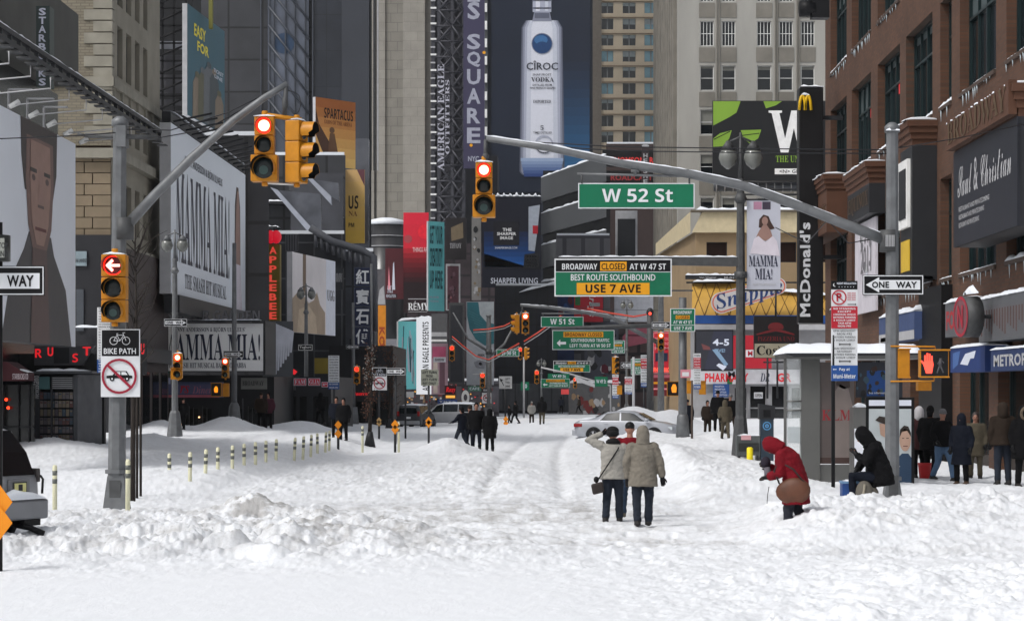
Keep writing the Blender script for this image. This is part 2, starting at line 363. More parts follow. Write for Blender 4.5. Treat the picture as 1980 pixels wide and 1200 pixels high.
def snow_material():
    m = bpy.data.materials.new('trodden_snow'); m.use_nodes = True; n = m.node_tree.nodes; l = m.node_tree.links
    p = n['Principled BSDF']; p.inputs['Roughness'].default_value = .75; p.inputs['Specular IOR Level'].default_value = .25
    tc = n.new('ShaderNodeTexCoord'); at = n.new('ShaderNodeAttribute'); at.attribute_name = 'dirt'
    def nz(sc_, det, sxyz=(1, 1, 1)):
        mp = n.new('ShaderNodeMapping'); mp.inputs['Scale'].default_value = sxyz; l.new(tc.outputs['Object'], mp.inputs[0])
        z = n.new('ShaderNodeTexNoise'); z.inputs['Scale'].default_value = sc_; z.inputs['Detail'].default_value = det; z.inputs['Roughness'].default_value = .65; l.new(mp.outputs[0], z.inputs['Vector']); return z
    a = nz(2.2, 8, (1, .55, 1)); b = nz(14, 4, (1, .6, 1))
    mr = n.new('ShaderNodeMapRange'); mr.inputs[1].default_value = .40; mr.inputs[2].default_value = .66; l.new(a.outputs[0], mr.inputs[0])
    mu = n.new('ShaderNodeMath'); mu.operation = 'MULTIPLY'; l.new(mr.outputs[0], mu.inputs[0]); l.new(at.outputs['Fac'], mu.inputs[1])
    mr2 = n.new('ShaderNodeMapRange'); mr2.inputs[1].default_value = .60; mr2.inputs[2].default_value = .68; l.new(b.outputs[0], mr2.inputs[0])
    m3 = n.new('ShaderNodeMath'); m3.operation = 'MULTIPLY'; l.new(mr2.outputs[0], m3.inputs[0]); l.new(at.outputs['Fac'], m3.inputs[1])
    ad = n.new('ShaderNodeMath'); ad.operation = 'MULTIPLY_ADD'; ad.inputs[1].default_value = .6; l.new(m3.outputs[0], ad.inputs[0]); l.new(mu.outputs[0], ad.inputs[2]); ad.use_clamp = True
    mx = n.new('ShaderNodeMix'); mx.data_type = 'RGBA'; mx.inputs[6].default_value = (.80, .82, .85, 1); mx.inputs[7].default_value = (.43, .425, .42, 1)
    l.new(ad.outputs[0], mx.inputs[0]); l.new(mx.outputs[2], p.inputs['Base Color'])
    c = nz(30, 5); bp = n.new('ShaderNodeBump'); bp.inputs['Strength'].default_value = .6; bp.inputs['Distance'].default_value = .018
    l.new(c.outputs[0], bp.inputs['Height']); l.new(bp.outputs[0], p.inputs['Normal'])
    return m
def make_ground():
    ys = [-30.0, -20, -12, -6, 0, 4, 8, 11, 14, 16, 18, 19, 20, 21.0]
    while ys[-1] < 190:
        y = ys[-1]; ys.append(y + max(.05, min(y * y / 11000 * .95, 2.0)))
    ys = np.array(ys); NX = 900
    t = np.linspace(-1, 1, NX); ex = np.linspace(0, 1, 41)[1:] ** 1.6; NX += 80
    X = np.empty((len(ys), NX)); Y = np.repeat(ys[:, None], NX, 1)
    for i, y in enumerate(ys):
        hw = max(y, 8) * .245 + 1.0; c = (-70 / F) * y; X[i] = np.concatenate([c - hw - ex[::-1] * 45, c + t * hw, c + hw + ex * 45])
    H, CL, DI = ground(X, Y)
    me = bpy.data.meshes.new('snow_ground'); nv = X.size; nr = len(ys)
    co = np.stack([X, Y, H], -1).reshape(-1, 3)
    # skirt ring of a coarse outer sheet is a second mesh below
    idx = np.arange(nv).reshape(nr, NX)
    q = np.stack([idx[:-1, :-1], idx[:-1, 1:], idx[1:, 1:], idx[1:, :-1]], -1).reshape(-1, 4)
    me.vertices.add(nv); me.vertices.foreach_set('co', co.ravel())
    me.loops.add(q.size); me.loops.foreach_set('vertex_index', q.ravel().astype(np.int32))
    me.polygons.add(len(q)); me.polygons.foreach_set('loop_start', np.arange(0, q.size, 4, dtype=np.int32)); me.polygons.foreach_set('loop_total', np.full(len(q), 4, dtype=np.int32))
    me.update(calc_edges=True); me.polygons.foreach_set('use_smooth', np.ones(len(q), bool))
    a = me.attributes.new('dirt', 'FLOAT', 'POINT'); a.data.foreach_set('value', DI.ravel().astype(np.float32))
    sm = snow_material(); me.materials.append(sm)
    o = bpy.data.objects.new('snow_ground', me); COL.objects.link(o); struct(o)
    # wide outer sheet to the horizon, a little lower
    me2 = bpy.data.meshes.new('outer_ground'); me2.from_pydata([(-1500, -1500, -.32), (1500, -1500, -.32), (1500, 2500, -.32), (-1500, 2500, -.32)], [], [(0, 1, 2, 3)])
    me2.materials.append(M('far_snow', (200, 204, 210), .8)); o2 = bpy.data.objects.new('outer_ground', me2); COL.objects.link(o2); struct(o2)
    print('ground verts', nv)
make_ground()
# ---------------------------------------------------------------- buildings
def facade(mb, fr, W, H, wins, wall, dep=.25):
    us = sorted({0, W} | {w[0] for w in wins} | {w[2] for w in wins}); vv = sorted({0, H} | {w[1] for w in wins} | {w[3] for w in wins})
    for j in range(len(vv) - 1):
        v0, v1 = vv[j], vv[j + 1]; mv = (v0 + v1) / 2; row = [w for w in wins if w[1] < mv < w[3]]; start = us[0]
        for a, b in zip(us[:-1], us[1:]):
            mu = (a + b) / 2
            if any(w[0] < mu < w[2] for w in row):
                if a > start: mb.poly([fr.at(start, v0), fr.at(a, v0), fr.at(a, v1), fr.at(start, v1)], wall)
                start = b
        if start < W: mb.poly([fr.at(start, v0), fr.at(W, v0), fr.at(W, v1), fr.at(start, v1)], wall)
    for (a, b, c, d_) in [w[:4] for w in wins]:
        for p in ((a, b, a, d_), (c, d_, c, b), (a, d_, c, d_), (c, b, a, b)):
            mb.poly([fr.at(p[0], p[1]), fr.at(p[2], p[3]), fr.at(p[2], p[3], -dep), fr.at(p[0], p[1], -dep)], wall)
def window(par, fr, a, b, c, d_, dep=.22, fm=None, pane=None, cols=2, rows=2, blind=0, bm=None, sill=0, bar=.045, snow=0):
    fm = fm or frost; mb = MB()
    mb.poly([fr.at(a, b, -dep), fr.at(c, b, -dep), fr.at(c, d_, -dep), fr.at(a, d_, -dep)], pane or glass)
    e = .06
    for (x0, x1, y0, y1) in ((a, a + e, b, d_), (c - e, c, b, d_), (a, c, b, b + e), (a, c, d_ - e, d_)): mb.obox(fr, x0, x1, y0, y1, -dep + .005, -dep + .06, fm)
    for i in range(1, cols): x = a + (c - a) * i / cols; mb.obox(fr, x - bar / 2, x + bar / 2, b, d_, -dep + .004, -dep + .045, fm)
    for i in range(1, rows): y = b + (d_ - b) * i / rows; mb.obox(fr, a, c, y - bar / 2, y + bar / 2, -dep + .004, -dep + .05, fm)
    if blind: mb.poly([fr.at(a + e, d_ - e - blind * (d_ - b), -dep + .003), fr.at(c - e, d_ - e - blind * (d_ - b), -dep + .003), fr.at(c - e, d_ - e, -dep + .003), fr.at(a + e, d_ - e, -dep + .003)], bm or M('window_blind', (118, 118, 112), .8))
    o = mb.build('window', par)
    if sill or snow:
        m2 = MB()
        if sill: m2.obox(fr, a - .08, c + .08, b - .1, b + .004, -.1, sill, frost)
        if snow: m2.snow(fr.at(a, b + .01, -.02), fr.at(c, b + .01, -.02), .26, snow, side=fr.n)
        s_ = m2.build('sill', o); s_.matrix_parent_inverse = Matrix()
    return o
def subbuild(mb, name, parent, root):                      # a sub-part: same origin as its thing
    return mb.build(name, parent, loc=Vector(root['_o']))
def block(name, label, x0, x1, y0, y1, ztop, mat, cat='building', z0=-.4, group=None, roofsnow=True, wallname='wall', q=1):
    o = thing(name, label, cat, ((x0 + x1) / 2, y0, 0), group=group)
    mb = MB(); mb.slab(Fr((0, 0, 0), (1, 0, 0), (0, 1, 0)), [(x0, y0), (x1, y0), (x1 * q, y1), (x0 * q, y1)], z0, ztop, mat); mb.build(wallname, o)
    if roofsnow:
        m = MB(); m.slab(Fr((0, 0, 0), (1, 0, 0), (0, 1, 0)), [(x0 + .1, y0 + .1), (x1 - .1, y0 + .1), (x1 * q - .1, y1 - .1), (x0 * q + .1, y1 - .1)], ztop, ztop + .25, snowm); m.build('roof_snow', o)
    return o
def zz(py, d): return CH - (py - HY) / F * d
def xx(px, d): return (px - CX) / F * d

# --- far towers ---------------------------------------------------------
d = 520
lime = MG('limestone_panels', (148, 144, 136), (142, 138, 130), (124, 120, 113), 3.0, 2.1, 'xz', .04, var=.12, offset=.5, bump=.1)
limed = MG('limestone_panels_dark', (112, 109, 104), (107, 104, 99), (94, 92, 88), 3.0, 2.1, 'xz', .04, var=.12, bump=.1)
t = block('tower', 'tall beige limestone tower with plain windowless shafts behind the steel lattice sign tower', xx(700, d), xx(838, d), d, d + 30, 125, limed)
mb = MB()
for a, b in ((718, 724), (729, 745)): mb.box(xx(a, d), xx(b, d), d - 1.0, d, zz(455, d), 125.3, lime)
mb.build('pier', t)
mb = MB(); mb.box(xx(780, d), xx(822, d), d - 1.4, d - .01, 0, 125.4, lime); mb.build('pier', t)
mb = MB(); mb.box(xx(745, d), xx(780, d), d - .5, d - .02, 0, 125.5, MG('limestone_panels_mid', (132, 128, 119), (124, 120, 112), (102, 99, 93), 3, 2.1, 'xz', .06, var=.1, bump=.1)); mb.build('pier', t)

d = 480
tanm = M('tan_brick', (180, 166, 144), .8, var=.08, ns=.3)
t = thing('apartment_tower', 'tan brick apartment tower with a grid of glinting square windows beside the bottle advert', 'building', (xx(1215, d), d, 0))
fr = Fr((xx(1143, d), d, 0), (1, 0, 0), (0, 0, 1)); s = S(d); W = (1290 - 1143) * s; H = 125; wins = []
rows = [zz(26 + 31.2 * k, d) for k in range(-1, 9)]
for z in rows:
    for (a, b) in ((1163, 1186), (1204, 1229), (1246, 1271)): wins.append(((a - 1143) * s, z, (b - 1143) * s, z + 21 * s))
for k in range(9, 13):
    pass
mb = MB(); facade(mb, fr, W, H, wins, tanm, .4)
mb.box(xx(1290, d) - .01, xx(1290, d), d, d + 25, 0, H, tanm); mb.box(xx(1143, d), xx(1143, d) + .01, d, d + 25, 0, H, tanm)
mb.box(xx(1143, d), xx(1163, d), d - .3, d - .01, 0, H, M('tan_brick_dark', (104, 97, 88), .8)); mb.build('wall', t)
mb = MB()
for z in rows: mb.obox(fr, 21 * s, W, z - 9 * s, z - 7.6 * s, 0, .25, M('tan_ledge', (112, 96, 78), .8))
mb.build('ledge', t)
random.seed(3)
for i, w in enumerate(wins):
    window(t, fr, *w, dep=.35, cols=2, rows=1, pane=glassb if (i % 3 == 2 or random.random() < .3) else glass, fm=M('dull_frame', (110, 112, 112)), bar=.25, blind=random.choice((0, 0, .3, .5)), bm=M('pale_blind', (130, 138, 138)), snow=.35)

d = 440
t = block('advert_tower', 'dark navy tower carrying the giant bottle advert over the square', xx(943, d), xx(1146, d), d, d + 20, 118, M('navy_cladding', (26, 32, 44), .5, ns=.1))
mb = MB(); dd = d - .3
for k in range(12):
    z = zz(25 + 34 * k, d)
    mb.box(xx(935.5, dd), xx(942, dd), d - 1.2, d - .6, z, z + 1.6, frost)
mb.box(xx(930, d), xx(943, d), d - .6, d, 0, 117, M('tower_edge', (70, 72, 74), .6)); mb.build('corner_bay', t)
# bottle advert: flat printed sheet
class Board:
    """flat sign; drawing units are photo pixels (px=...) or a design grid, y downwards"""
    def __init__(s, px=None, d=None, fr=None, size=None, W=None, H=None, thick=.08, face=None, edge=None, lift=None, shape=None):
        if px:
            s.x0, s.y0, s.x1, s.y1 = px; s.d = d; s.k = S(d); s.fr = facing(s.x0, s.y1, d); s.ku = s.kv = s.k
            s.W = s.x1 - s.x0; s.H = s.y1 - s.y0
        else:
            s.x0 = s.y0 = 0; s.W, s.H = W, H; s.x1, s.y1 = W, H; s.fr = fr; s.ku = size[0] / W; s.kv = size[1] / H; s.d = fr.o.y
        s.e = lift or max(.004, s.d * 5e-5); s.L = 0; s.mb = MB()
        s.shape = shape
        if face:
            if shape: s.mb.slab(s.fr, [s.uv(*p) for p in shape], -thick, 0, edge or face); s.poly(shape, face)
            else: s.mb.obox(s.fr, 0, s.W * s.ku, 0, s.H * s.kv, -thick, 0, edge or face); s.rect(s.x0, s.y0, s.x1, s.y1, face)
            s.L = 1
    def uv(s, x, y): return ((x - s.x0) * s.ku, (s.y1 - y) * s.kv)
    def up(s): s.L += 1; return s
    def n(s): return s.e * (s.L + 1)
    def rect(s, x0, y0, x1, y1, m):
        a, b = s.uv(x0, y1); c, e = s.uv(x1, y0); n = s.n(); f = s.fr
        s.mb.poly([f.at(a, b, n), f.at(c, b, n), f.at(c, e, n), f.at(a, e, n)], m); return s
    def poly(s, pts, m): s.mb.poly([s.fr.at(*s.uv(x, y), s.n()) for x, y in pts], m); return s
    def border(s, w, m, inset=0):
        a, b, c, e = s.x0 + inset, s.y0 + inset, s.x1 - inset, s.y1 - inset
        s.rect(a, b, c, b + w, m); s.rect(a, e - w, c, e, m); s.rect(a, b + w, a + w, e - w, m); s.rect(c - w, b + w, c, e - w, m); return s
    def disc(s, x, y, r, m, ry=None):
        a, b = s.uv(x, y); s.mb.disc(s.fr, a, b, r * s.ku, s.n(), m, ry=(ry or r) * s.kv); return s
    def ring(s, x, y, r0, r1, m, a0=0, a1=360):
        a, b = s.uv(x, y); s.mb.ring(s.fr, a, b, r0 * s.kv, r1 * s.kv, s.n(), m, asp=s.ku / s.kv, a0=a0, a1=a1); return s
    def line(s, x0, y0, x1, y1, w, m):
        dx, dy = x1 - x0, y1 - y0; L = math.hypot(dx, dy); nx, ny = -dy / L * w / 2, dx / L * w / 2
        return s.poly([(x0 + nx, y0 + ny), (x1 + nx, y1 + ny), (x1 - nx, y1 - ny), (x0 - nx, y0 - ny)], m)
    def text(s, t, x0, y0, x1, y1, m, st='sans', rot=0, keep=False):
        a, b = s.uv(x0, y1); c, e = s.uv(x1, y0); s.L += 1; s.mb.text(s.fr, t, a, b, c, e, s.n(), m, st, rot, keep); s.L -= 1; return s
    def blobs(s, x0, y0, x1, y1, mats, n=20, r=(2, 6), seed=1):
        rr = random.Random(seed)
        for i in range(n):
            s.L += .15; x = rr.uniform(x0, x1); y = rr.uniform(y0, y1); q = rr.uniform(*r)
            s.poly([(x + q * math.cos(a) * rr.uniform(.6, 1.1), y + q * 1.4 * math.sin(a) * rr.uniform(.6, 1.1)) for a in [k * math.pi / 4 for k in range(8)]], rr.choice(mats))
        return s
    def arrow(s, x0, x1, y, w, m, hd=None):
        hd = hd or w * 1.4; sg = 1 if x1 > x0 else -1
        s.rect(min(x0, x1 - sg * hd), y - w / 2, max(x0, x1 - sg * hd), y + w / 2, m)
        s.poly([(x1 - sg * hd, y - hd), (x1, y), (x1 - sg * hd, y + hd)], m); return s
    def done(s, name, label, cat, group=None, par=None):
        loc = s.fr.at(s.W * s.ku / 2, 0); o = s.mb.build(name, par, loc=loc if par is None else None)
        if par is None: tag(o, label, cat, group); o['_o'] = tuple(loc)
        return o

dd = d - .35
nav0 = M('advert_navy', (16, 26, 44), .45, ns=.1); nav1 = M('advert_teal', (24, 62, 92), .45); nav2 = M('advert_deep_blue', (26, 52, 98), .45)
b = Board(px=(950, -120, 1141, 372), d=dd, face=nav0, thick=.3)
def gradrect(b, x0, y0, x1, y1, c0, c1, n, nm, horiz=False):
    for i in range(n):
        t = (i + .5) / n; c = tuple(int(c0[k] + (c1[k] - c0[k]) * t) for k in range(3)); m = M('%s_%d' % (nm, i), c, .45, var=.03)
        if horiz: b.rect(x0 + (x1 - x0) * i / n, y0, x0 + (x1 - x0) * (i + 1) / n, y1, m)
        else: b.rect(x0, y0 + (y1 - y0) * i / n, x1, y0 + (y1 - y0) * (i + 1) / n, m)
gradrect(b, 1086, 120, 1140, 330, (16, 28, 48), (34, 92, 136), 12, 'advert_glow'); b.up()
bt = [M('bottle_tone_%d' % i, c, .4, var=.03) for i, c in enumerate(((92, 96, 112), (132, 136, 152), (168, 172, 188), (196, 200, 212), (214, 216, 226)))]
# bottle drawn as vertical printed tones from rim to centre, flaring slightly to the base
for i, f in enumerate((1, .93, .84, .72, .52)):
    cx = 1048; top, bot = 40, 338
    def hw(y): return (39 + 4.5 * (y - 40) / 298) * f
    b.poly([(cx - hw(60), top + 14), (cx - hw(60) + 8 * f, top), (cx + hw(60) - 8 * f, top), (cx + hw(60), top + 14), (cx + hw(bot), bot - 6), (cx + hw(bot) - 5 * f, bot), (cx - hw(bot) + 5 * f, bot), (cx - hw(bot), bot - 6)], bt[i]); b.up()
b.poly([(1029, 42), (1067, 42), (1063, 24), (1033, 24)], bt[1]).rect(1030, -70, 1066, 24, bt[2]).up()
b.rect(1034, 26, 1062, 36, bt[0]).rect(1036, -70, 1044, 22, bt[4]).rect(1054, -70, 1060, 22, bt[3]).rect(1029, 0, 1067, 3, bt[0]).rect(1029, 15, 1067, 18, bt[0]).up()
b.disc(1048, 85, 20.5, bt[1]).up().disc(1048, 85, 19, M('cap_blue', (26, 62, 108), .35)).up().disc(1046, 78, 13, M('cap_blue_light', (52, 96, 140), .35), ry=9).up().disc(1048, 90, 12, M('cap_blue', (26, 62, 108)), ry=9)
ink = M('advert_ink', (34, 38, 52), .5)
b.text('CÎROC', 1018, 118, 1079, 136, ink).text('VODKA', 1027, 150, 1071, 159, ink, 'serif').text('SNAP FROST', 1030, 143, 1066, 147, ink).text('DISTILLED FROM', 1030, 163, 1067, 167, ink)
b.text('FINE FRENCH GRAPES', 1025, 169, 1074, 173, ink).text('IMPORTED', 1031, 194, 1065, 200, ink, 'serif').text('5', 1045, 243, 1051, 252, ink, 'serif').text('TIMES DISTILLED', 1031, 255, 1067, 259, ink)
b.ring(1052, 280, 15, 18, bt[2]).ring(1052, 280, 15, 17, ink, 200, 330).up()
for i in range(6):                                         # printed blue base of the bottle
    y0 = 306 + i * 6; b.rect(1048 - 41 + i * 1.2, y0, 1048 + 41 - i * 1.2, y0 + 6, M('bottle_base_%d' % i, (150 - 22 * i, 168 - 21 * i, 196 - 16 * i), .4, var=.03))
b.done('bottle_advert', 'giant advert of a frosted white vodka bottle with a round blue badge', 'billboard')

# --- lattice tower and vertical sign ---------------------------------------
d = 400; k = S(d)
steel = M('lattice_steel', (62, 62, 68), .5, metal=.3)
bldg_=block('dark_block', 'dark slab closing the gap under the purple square sign', xx(890, 415), xx(962, 415), 415, 430, zz(300, 415), M('gap_block', (40, 40, 44), .7, var=.3, ns=.2), roofsnow=False)
t = thing('lattice_tower', 'grey steel lattice tower with zigzag braces left of the purple square sign', 'tower', (xx(866, d), d, 0))
mb = MB(); z1 = 95; z0 = zz(440, d)
legs = [xx(a, d) for a in (836, 848, 874, 896)]
for x in legs: mb.box(x - .22, x + .22, d, d + .4, z0, z1, steel); mb.box(x - .2, x + .2, d + 5, d + 5.4, z0, z1, steel)
mb.build('upright', t)
mb = MB(); st_ = 30 * k; n = int((z1 - z0) / st_)
for i in range(n):
    z = z0 + i * st_
    for (a, b_) in ((1, 2), (2, 3)):
        p, q = (legs[a], legs[b_]) if (i + a) % 2 else (legs[b_], legs[a])
        mb.tube([(p, d - .05, z), (q, d - .05, z + st_)], .2, steel, 5); mb.tube([(q, d + 5, z), (p, d + 5, z + st_)], .16, steel, 5)
    mb.tube([(legs[0], d, z), (legs[3], d, z)], .17, steel, 5); mb.tube([(legs[1], d, z), (legs[2], d + 5, z + st_)], .14, steel, 5)
    mb.box(legs[0] - .3, legs[0] + .7, d - .3, d - .1, z + .2, z + .5, frost); mb.box(legs[0] - .3, legs[0] + .5, d - .3, d - .1, z + 1.5, z + 1.75, lgrey)
mb.build('brace', t)
mb = MB(); mb.box(legs[0], legs[3], d + 5.6, d + 12, 0, z1, M('lattice_backing', (46, 46, 52), .7)); mb.build('backing_wall', t)
mb = MB(); fr_ = facing(840, 340, d - .5)
lt = M('lattice_letters', (150, 150, 160), .5)
mb.text(fr_, 'AMERICAN EAGLE', 6 * k, 10 * k, 19 * k, 215 * k, 0, lt, 'serif', rot=90); mb.text(fr_, 'OUTFITTERS', 21 * k, 42 * k, 29 * k, 185 * k, 0, lt, 'serif', rot=90)
mb.build('lettering', t)
d = 396
pur = M('purple_vinyl', (52, 48, 74), .5, var=.08, ns=.1)
b = Board(px=(896, -190, 937, 325), d=d, face=pur, thick=1.2)
wl = M('sign_letter_grey', (158, 160, 174), .5)
for c, y in zip('TIMES', (-175, -130, -80, -30, 4)): b.text(c, 904 if c != 'I' else 912, y, 928 if c != 'I' else 920, y + 34, wl, 'heavy')
for c, y in zip('SQUARE', (66, 100, 134, 171, 209, 247)): b.text(c, 903, y, 929, y + 30, wl, 'heavy')
b.text('NYC', 905, 302, 926, 312, wl, 'heavy')
b.disc(936, 102, 3, amber).disc(911, 281, 3, amber)
b.done('vertical_sign', 'tall purple vertical sign with stacked pale letters spelling TIMES SQUARE NYC', 'sign')
# --- banded metal building, ticker, mid-distance --------------------------
def bldg_px(name, label, x0, x1, ytop, d, mat, depth=18, **kw): return block(name, label, xx(x0, d), xx(x1, d), d, d + depth, zz(ytop, d), mat, q=(d + depth) / d, **kw)
dk1 = MG('dark_glass_wall', (40, 42, 47), (32, 34, 39), (60, 62, 66), 2.4, 3.4, 'xz', .12, rough=.35, offset=0, var=.3)
dk2 = MG('dark_panel_wall', (54, 55, 59), (44, 45, 48), (24, 25, 27), 3.4, 3.2, 'xz', .1, rough=.55, offset=0, var=.2)
navw = MG('night_blue_wall', (16, 20, 32), (13, 17, 28), (10, 12, 20), 1.2, 2.4, 'xz', .06, rough=.4, offset=0, var=.25)

d = 300
t = thing('banded_building', 'grey metal building with wide horizontal bands and dark ribbon windows left of the street sign', 'building', (xx(1110, d), d, 0))
mb = MB(); s = S(d); bandm = M('brushed_band', (96, 98, 100), .45, metal=.4, var=.15, ns=.2, streak=.2)
mb.box(xx(1050, d), xx(1180, d), d, d + 20, 0, zz(330, d), M('ribbon_glass', (30, 32, 36), .2)); mb.build('wall', t)
for (ya, yb, yc, ye) in ((345, 392, 300, 352), (414, 455, 376, 421), (475, 520, 445, 488), (546, 590, 528, 572)):   # bands climb to the near corner
    mb = MB(); x0, x1 = xx(1046, d), xx(1172, d)
    pts = [(x0, zz(yb, d)), (x1, zz(ye, d)), (x1, zz(yc, d)), (x0, zz(ya, d))]
    mb.slab(Fr((0, d, 0), (1, 0, 0), (0, 0, 1)), pts, 0, 1.1, bandm)
    mb.snow((x0, d - .6, pts[3][1]), (x1, d - .6, pts[2][1]), .8, .28); mb.build('metal_band', t)
d = 290
bldg_px('sign_stack_building', 'dark block behind the red news ticker with brown shaft and white sills', 1172, 1275, 278, 330, M('brown_shaft', (58, 46, 44), .7), roofsnow=True)
b = Board(px=(1165, 290, 1268, 322), d=320, face=M('ticker_black', (14, 12, 14), .4), thick=.8)
b.text('THOMSON  R', 1180, 304, 1264, 316, ME('ticker_red', (200, 40, 36), .9), 'heavy')
b.done('news_ticker', 'black news ticker with red glowing letters reading THOMSON above a darker red one', 'sign')
b = Board(px=(1165, 330, 1268, 352), d=320, face=M('ticker_black', (14, 12, 14), .4), thick=.8)
b.text('BROADCAST', 1172, 338, 1262, 349, ME('ticker_dim', (150, 24, 28), .7), 'heavy')
b.done('news_ticker', 'dim red news ticker just above the green 52 street sign', 'sign')
b = Board(px=(1241, 278, 1255, 352), d=318, face=M('post_sign_brown', (52, 40, 42), .5), thick=.6)
for i, c in enumerate('HERSHE'): b.text(c, 1244, 297 + i * 10, 1252, 305 + i * 10, lgrey, 'heavy')
b.disc(1248, 282, 7, lgrey, ry=3); b.done('post_sign', 'narrow brown vertical sign with stacked pale letters beside the news ticker', 'sign')
mb = MB(); d = 325
mb.box(xx(1190, d), xx(1232, d), d - .8, d, zz(560, d), zz(408, d), lgrey); mb.box(xx(1194, d), xx(1228, d), d - 1.0, d - .81, zz(550, d), zz(424, d), dark)
tag(mb.build('metal_shaft', loc=(xx(1210, d), d, zz(560, d))), 'grey framed dark metal shaft below the green 52 street sign', 'duct')

# navy wall mass closing the view and its grey base
d = 262
t = block('theatre_block', 'night blue blank building closing the street below the bottle advert', xx(957, d), xx(1078, d), d, d + 25, zz(552, d), navw)
mb = MB(); mb.snow((xx(1004, d), d - .4, zz(566, d)), (xx(1078, d), d - .4, zz(548, d)), 1.0, .35); mb.build('snow_ledge', t)
d = 258
t = thing('site_hoarding', 'long grey corrugated hoarding across the street end behind the distant walkers', 'fence', (xx(1035, d), d, 0))
mb = MB(); hm = M('hoarding_grey', (78, 80, 84), .6, metal=.2, var=.15); x0, x1 = xx(925, d), xx(1140, d); n = 46
for i in range(n):
    a = x0 + (x1 - x0) * i / n; mb.box(a, a + (x1 - x0) / n * .55, d - .12 * (i % 2), d + .3, 0, zz(741, d), hm if i % 5 else M('hoarding_dark', (52, 54, 58)))
    mb.box(a + (x1 - x0) / n * .55, a + (x1 - x0) / n, d + .05, d + .3, 0, zz(741, d), hm)
mb.build('panel', t)
bldg_px('distant_block', 'grey distant block behind the green closure signs', 1075, 1180, 455, 275, MG('grey_stucco', (98, 98, 102), (88, 88, 92), (58, 58, 64), 2.2, 3.4, 'xz', .25, rough=.6, offset=0))
d = 270
b = Board(px=(1078, 560, 1110, 700), d=d, face=M('poster_blue', (24, 44, 88), .5)); b.blobs(1082, 575, 1106, 690, [navy, blue, M('poster_maroon', (90, 30, 44))], 10, (3, 7), 5)
b.done('poster', 'dark blue poster column left of the red diner sign', 'billboard')
b = Board(px=(1110, 562, 1166, 622), d=268, face=red); b.rect(1106 + 6, 566, 1122, 590, M('leaf_green', (40, 110, 60))).up()
b.text('Arby\'s', 1136, 562, 1152, 612, white, 'it', rot=-90); b.done('diner_sign', 'red diner sign with white script turned sideways under the closure sign', 'sign')
b = Board(px=(1188, 566, 1265, 622), d=290, face=M('white_wall_panel', (178, 178, 182), .7), thick=1); b.done('blank_billboard', 'blank white billboard panel behind the twin globe lamp', 'billboard')
bldg_px('corner_shops', 'low brown corner shops under the blank white billboard', 1150, 1320, 622, 280, MG('brown_shops', (84, 68, 66), (70, 58, 58), (40, 34, 36), 2.4, 2.2, 'xz', .2, rough=.7, offset=.3, var=.4))
b = Board(px=(1204, 625, 1262, 672), d=272, face=M('awning_rose', (150, 78, 92), .7), shape=[(1204, 650), (1225, 628), (1262, 628), (1262, 660), (1204, 672)], thick=.6); b.up().line(1210, 648, 1258, 648, 3, M('rose_dark', (104, 44, 60))); b.done('awning', 'rose pink pointed awning left of the red pharmacy panel', 'awning')
b = Board(px=(1130, 622, 1196, 740), d=269, face=M('grey_blue_shop', (74, 76, 86), .6)); b.blobs(1134, 630, 1190, 735, [lgrey, dark, M('poster_maroon', (90, 30, 44)), hm], 22, (3, 9), 9); b.done('shop_window_wall', 'grey cluttered shop window wall behind the arrow detour sign', 'shop front')
b = Board(px=(1100, 740, 1200, 815), d=250, face=M('kiosk_grey', (88, 88, 90), .6), thick=4); b.blobs(1108, 752, 1196, 812, [dark, hm, M('stall_red', (110, 44, 44)), lgrey, M('stall_tan', (140, 116, 90))], 26, (3, 8), 12)
b.mb.snow(b.fr.at(0, 75 * S(250), -2), b.fr.at(100 * S(250), 75 * S(250), -2), 4.4, .3); b.done('market_stall', 'cluttered grey market stall with snowy top behind the silver sedan', 'stall')
b = Board(px=(1260, 640, 1300, 722), d=200, face=M('pharmacy_red', (168, 24, 44), .5)); b.border(1.5, M('pink_line', (210, 120, 130)), 3); b.up().rect(1267, 682, 1291, 698, navy).up().border(0.8, pale, 0).text('PHARMACY', 1264, 710, 1299, 719, ME('pharm_glow', (255, 90, 70), 1.6), 'heavy')
for i, w in enumerate(('PRESCRIPTIONS', 'VITAMINS', 'FILM')): b.text(w, 1266, 652 + i * 9, 1294, 658 + i * 9, M('pink_line', (210, 120, 130)))
b.done('pharmacy_sign', 'tall crimson pharmacy panel with glowing letters at its foot behind a signal', 'sign')
b = Board(px=(1255, 722, 1300, 765), d=199, face=M('oxblood', (100, 18, 28), .6), thick=2); b.rect(1262, 738, 1296, 742, amber).rect(1262, 750, 1296, 753, M('pink_line', (210, 120, 130))).rect(1257, 724, 1299, 730, M('awning_rose', (150, 78, 92))); b.done('shop_awning', 'oxblood shop canopy below the crimson pharmacy panel', 'awning')

# --- tall limestone office building on the right ---------------------------
d = 215; s = S(d)
stone = M('pale_limestone', (160, 158, 152), .85, var=.16, ns=.35, streak=.25, bump=.3, bs=3)
stone2 = M('spandrel_stone', (122, 118, 110), .85, var=.2, ns=.6)
t = thing('office_building', 'pale limestone office building with rows of paired sash windows behind the green poster', 'building', (xx(1450, d), d, 0))
X0, X1 = xx(1311, d), xx(1640, d); fr = Fr((X0, d, 0), (1, 0, 0), (0, 0, 1)); wins = []; kinds = []
cols_ = [(1354, 1380), (1396, 1422), (1464, 1491), (1507, 1533), (1549, 1575)]
for r, y in enumerate((-85, 3 - 42, 89 - 0, 175, 260, 346, 430)):
    yb = y if r > 1 else (-82 if r == 0 else 3)
    top = yb - 48
    for c in cols_: wins.append(((c[0] - 1311) * s, zz(yb, d), (c[1] - 1311) * s, zz(yb - 48, d))); kinds.append(r)
mb = MB(); facade(mb, fr, X1 - X0, 62, wins, stone, .3)
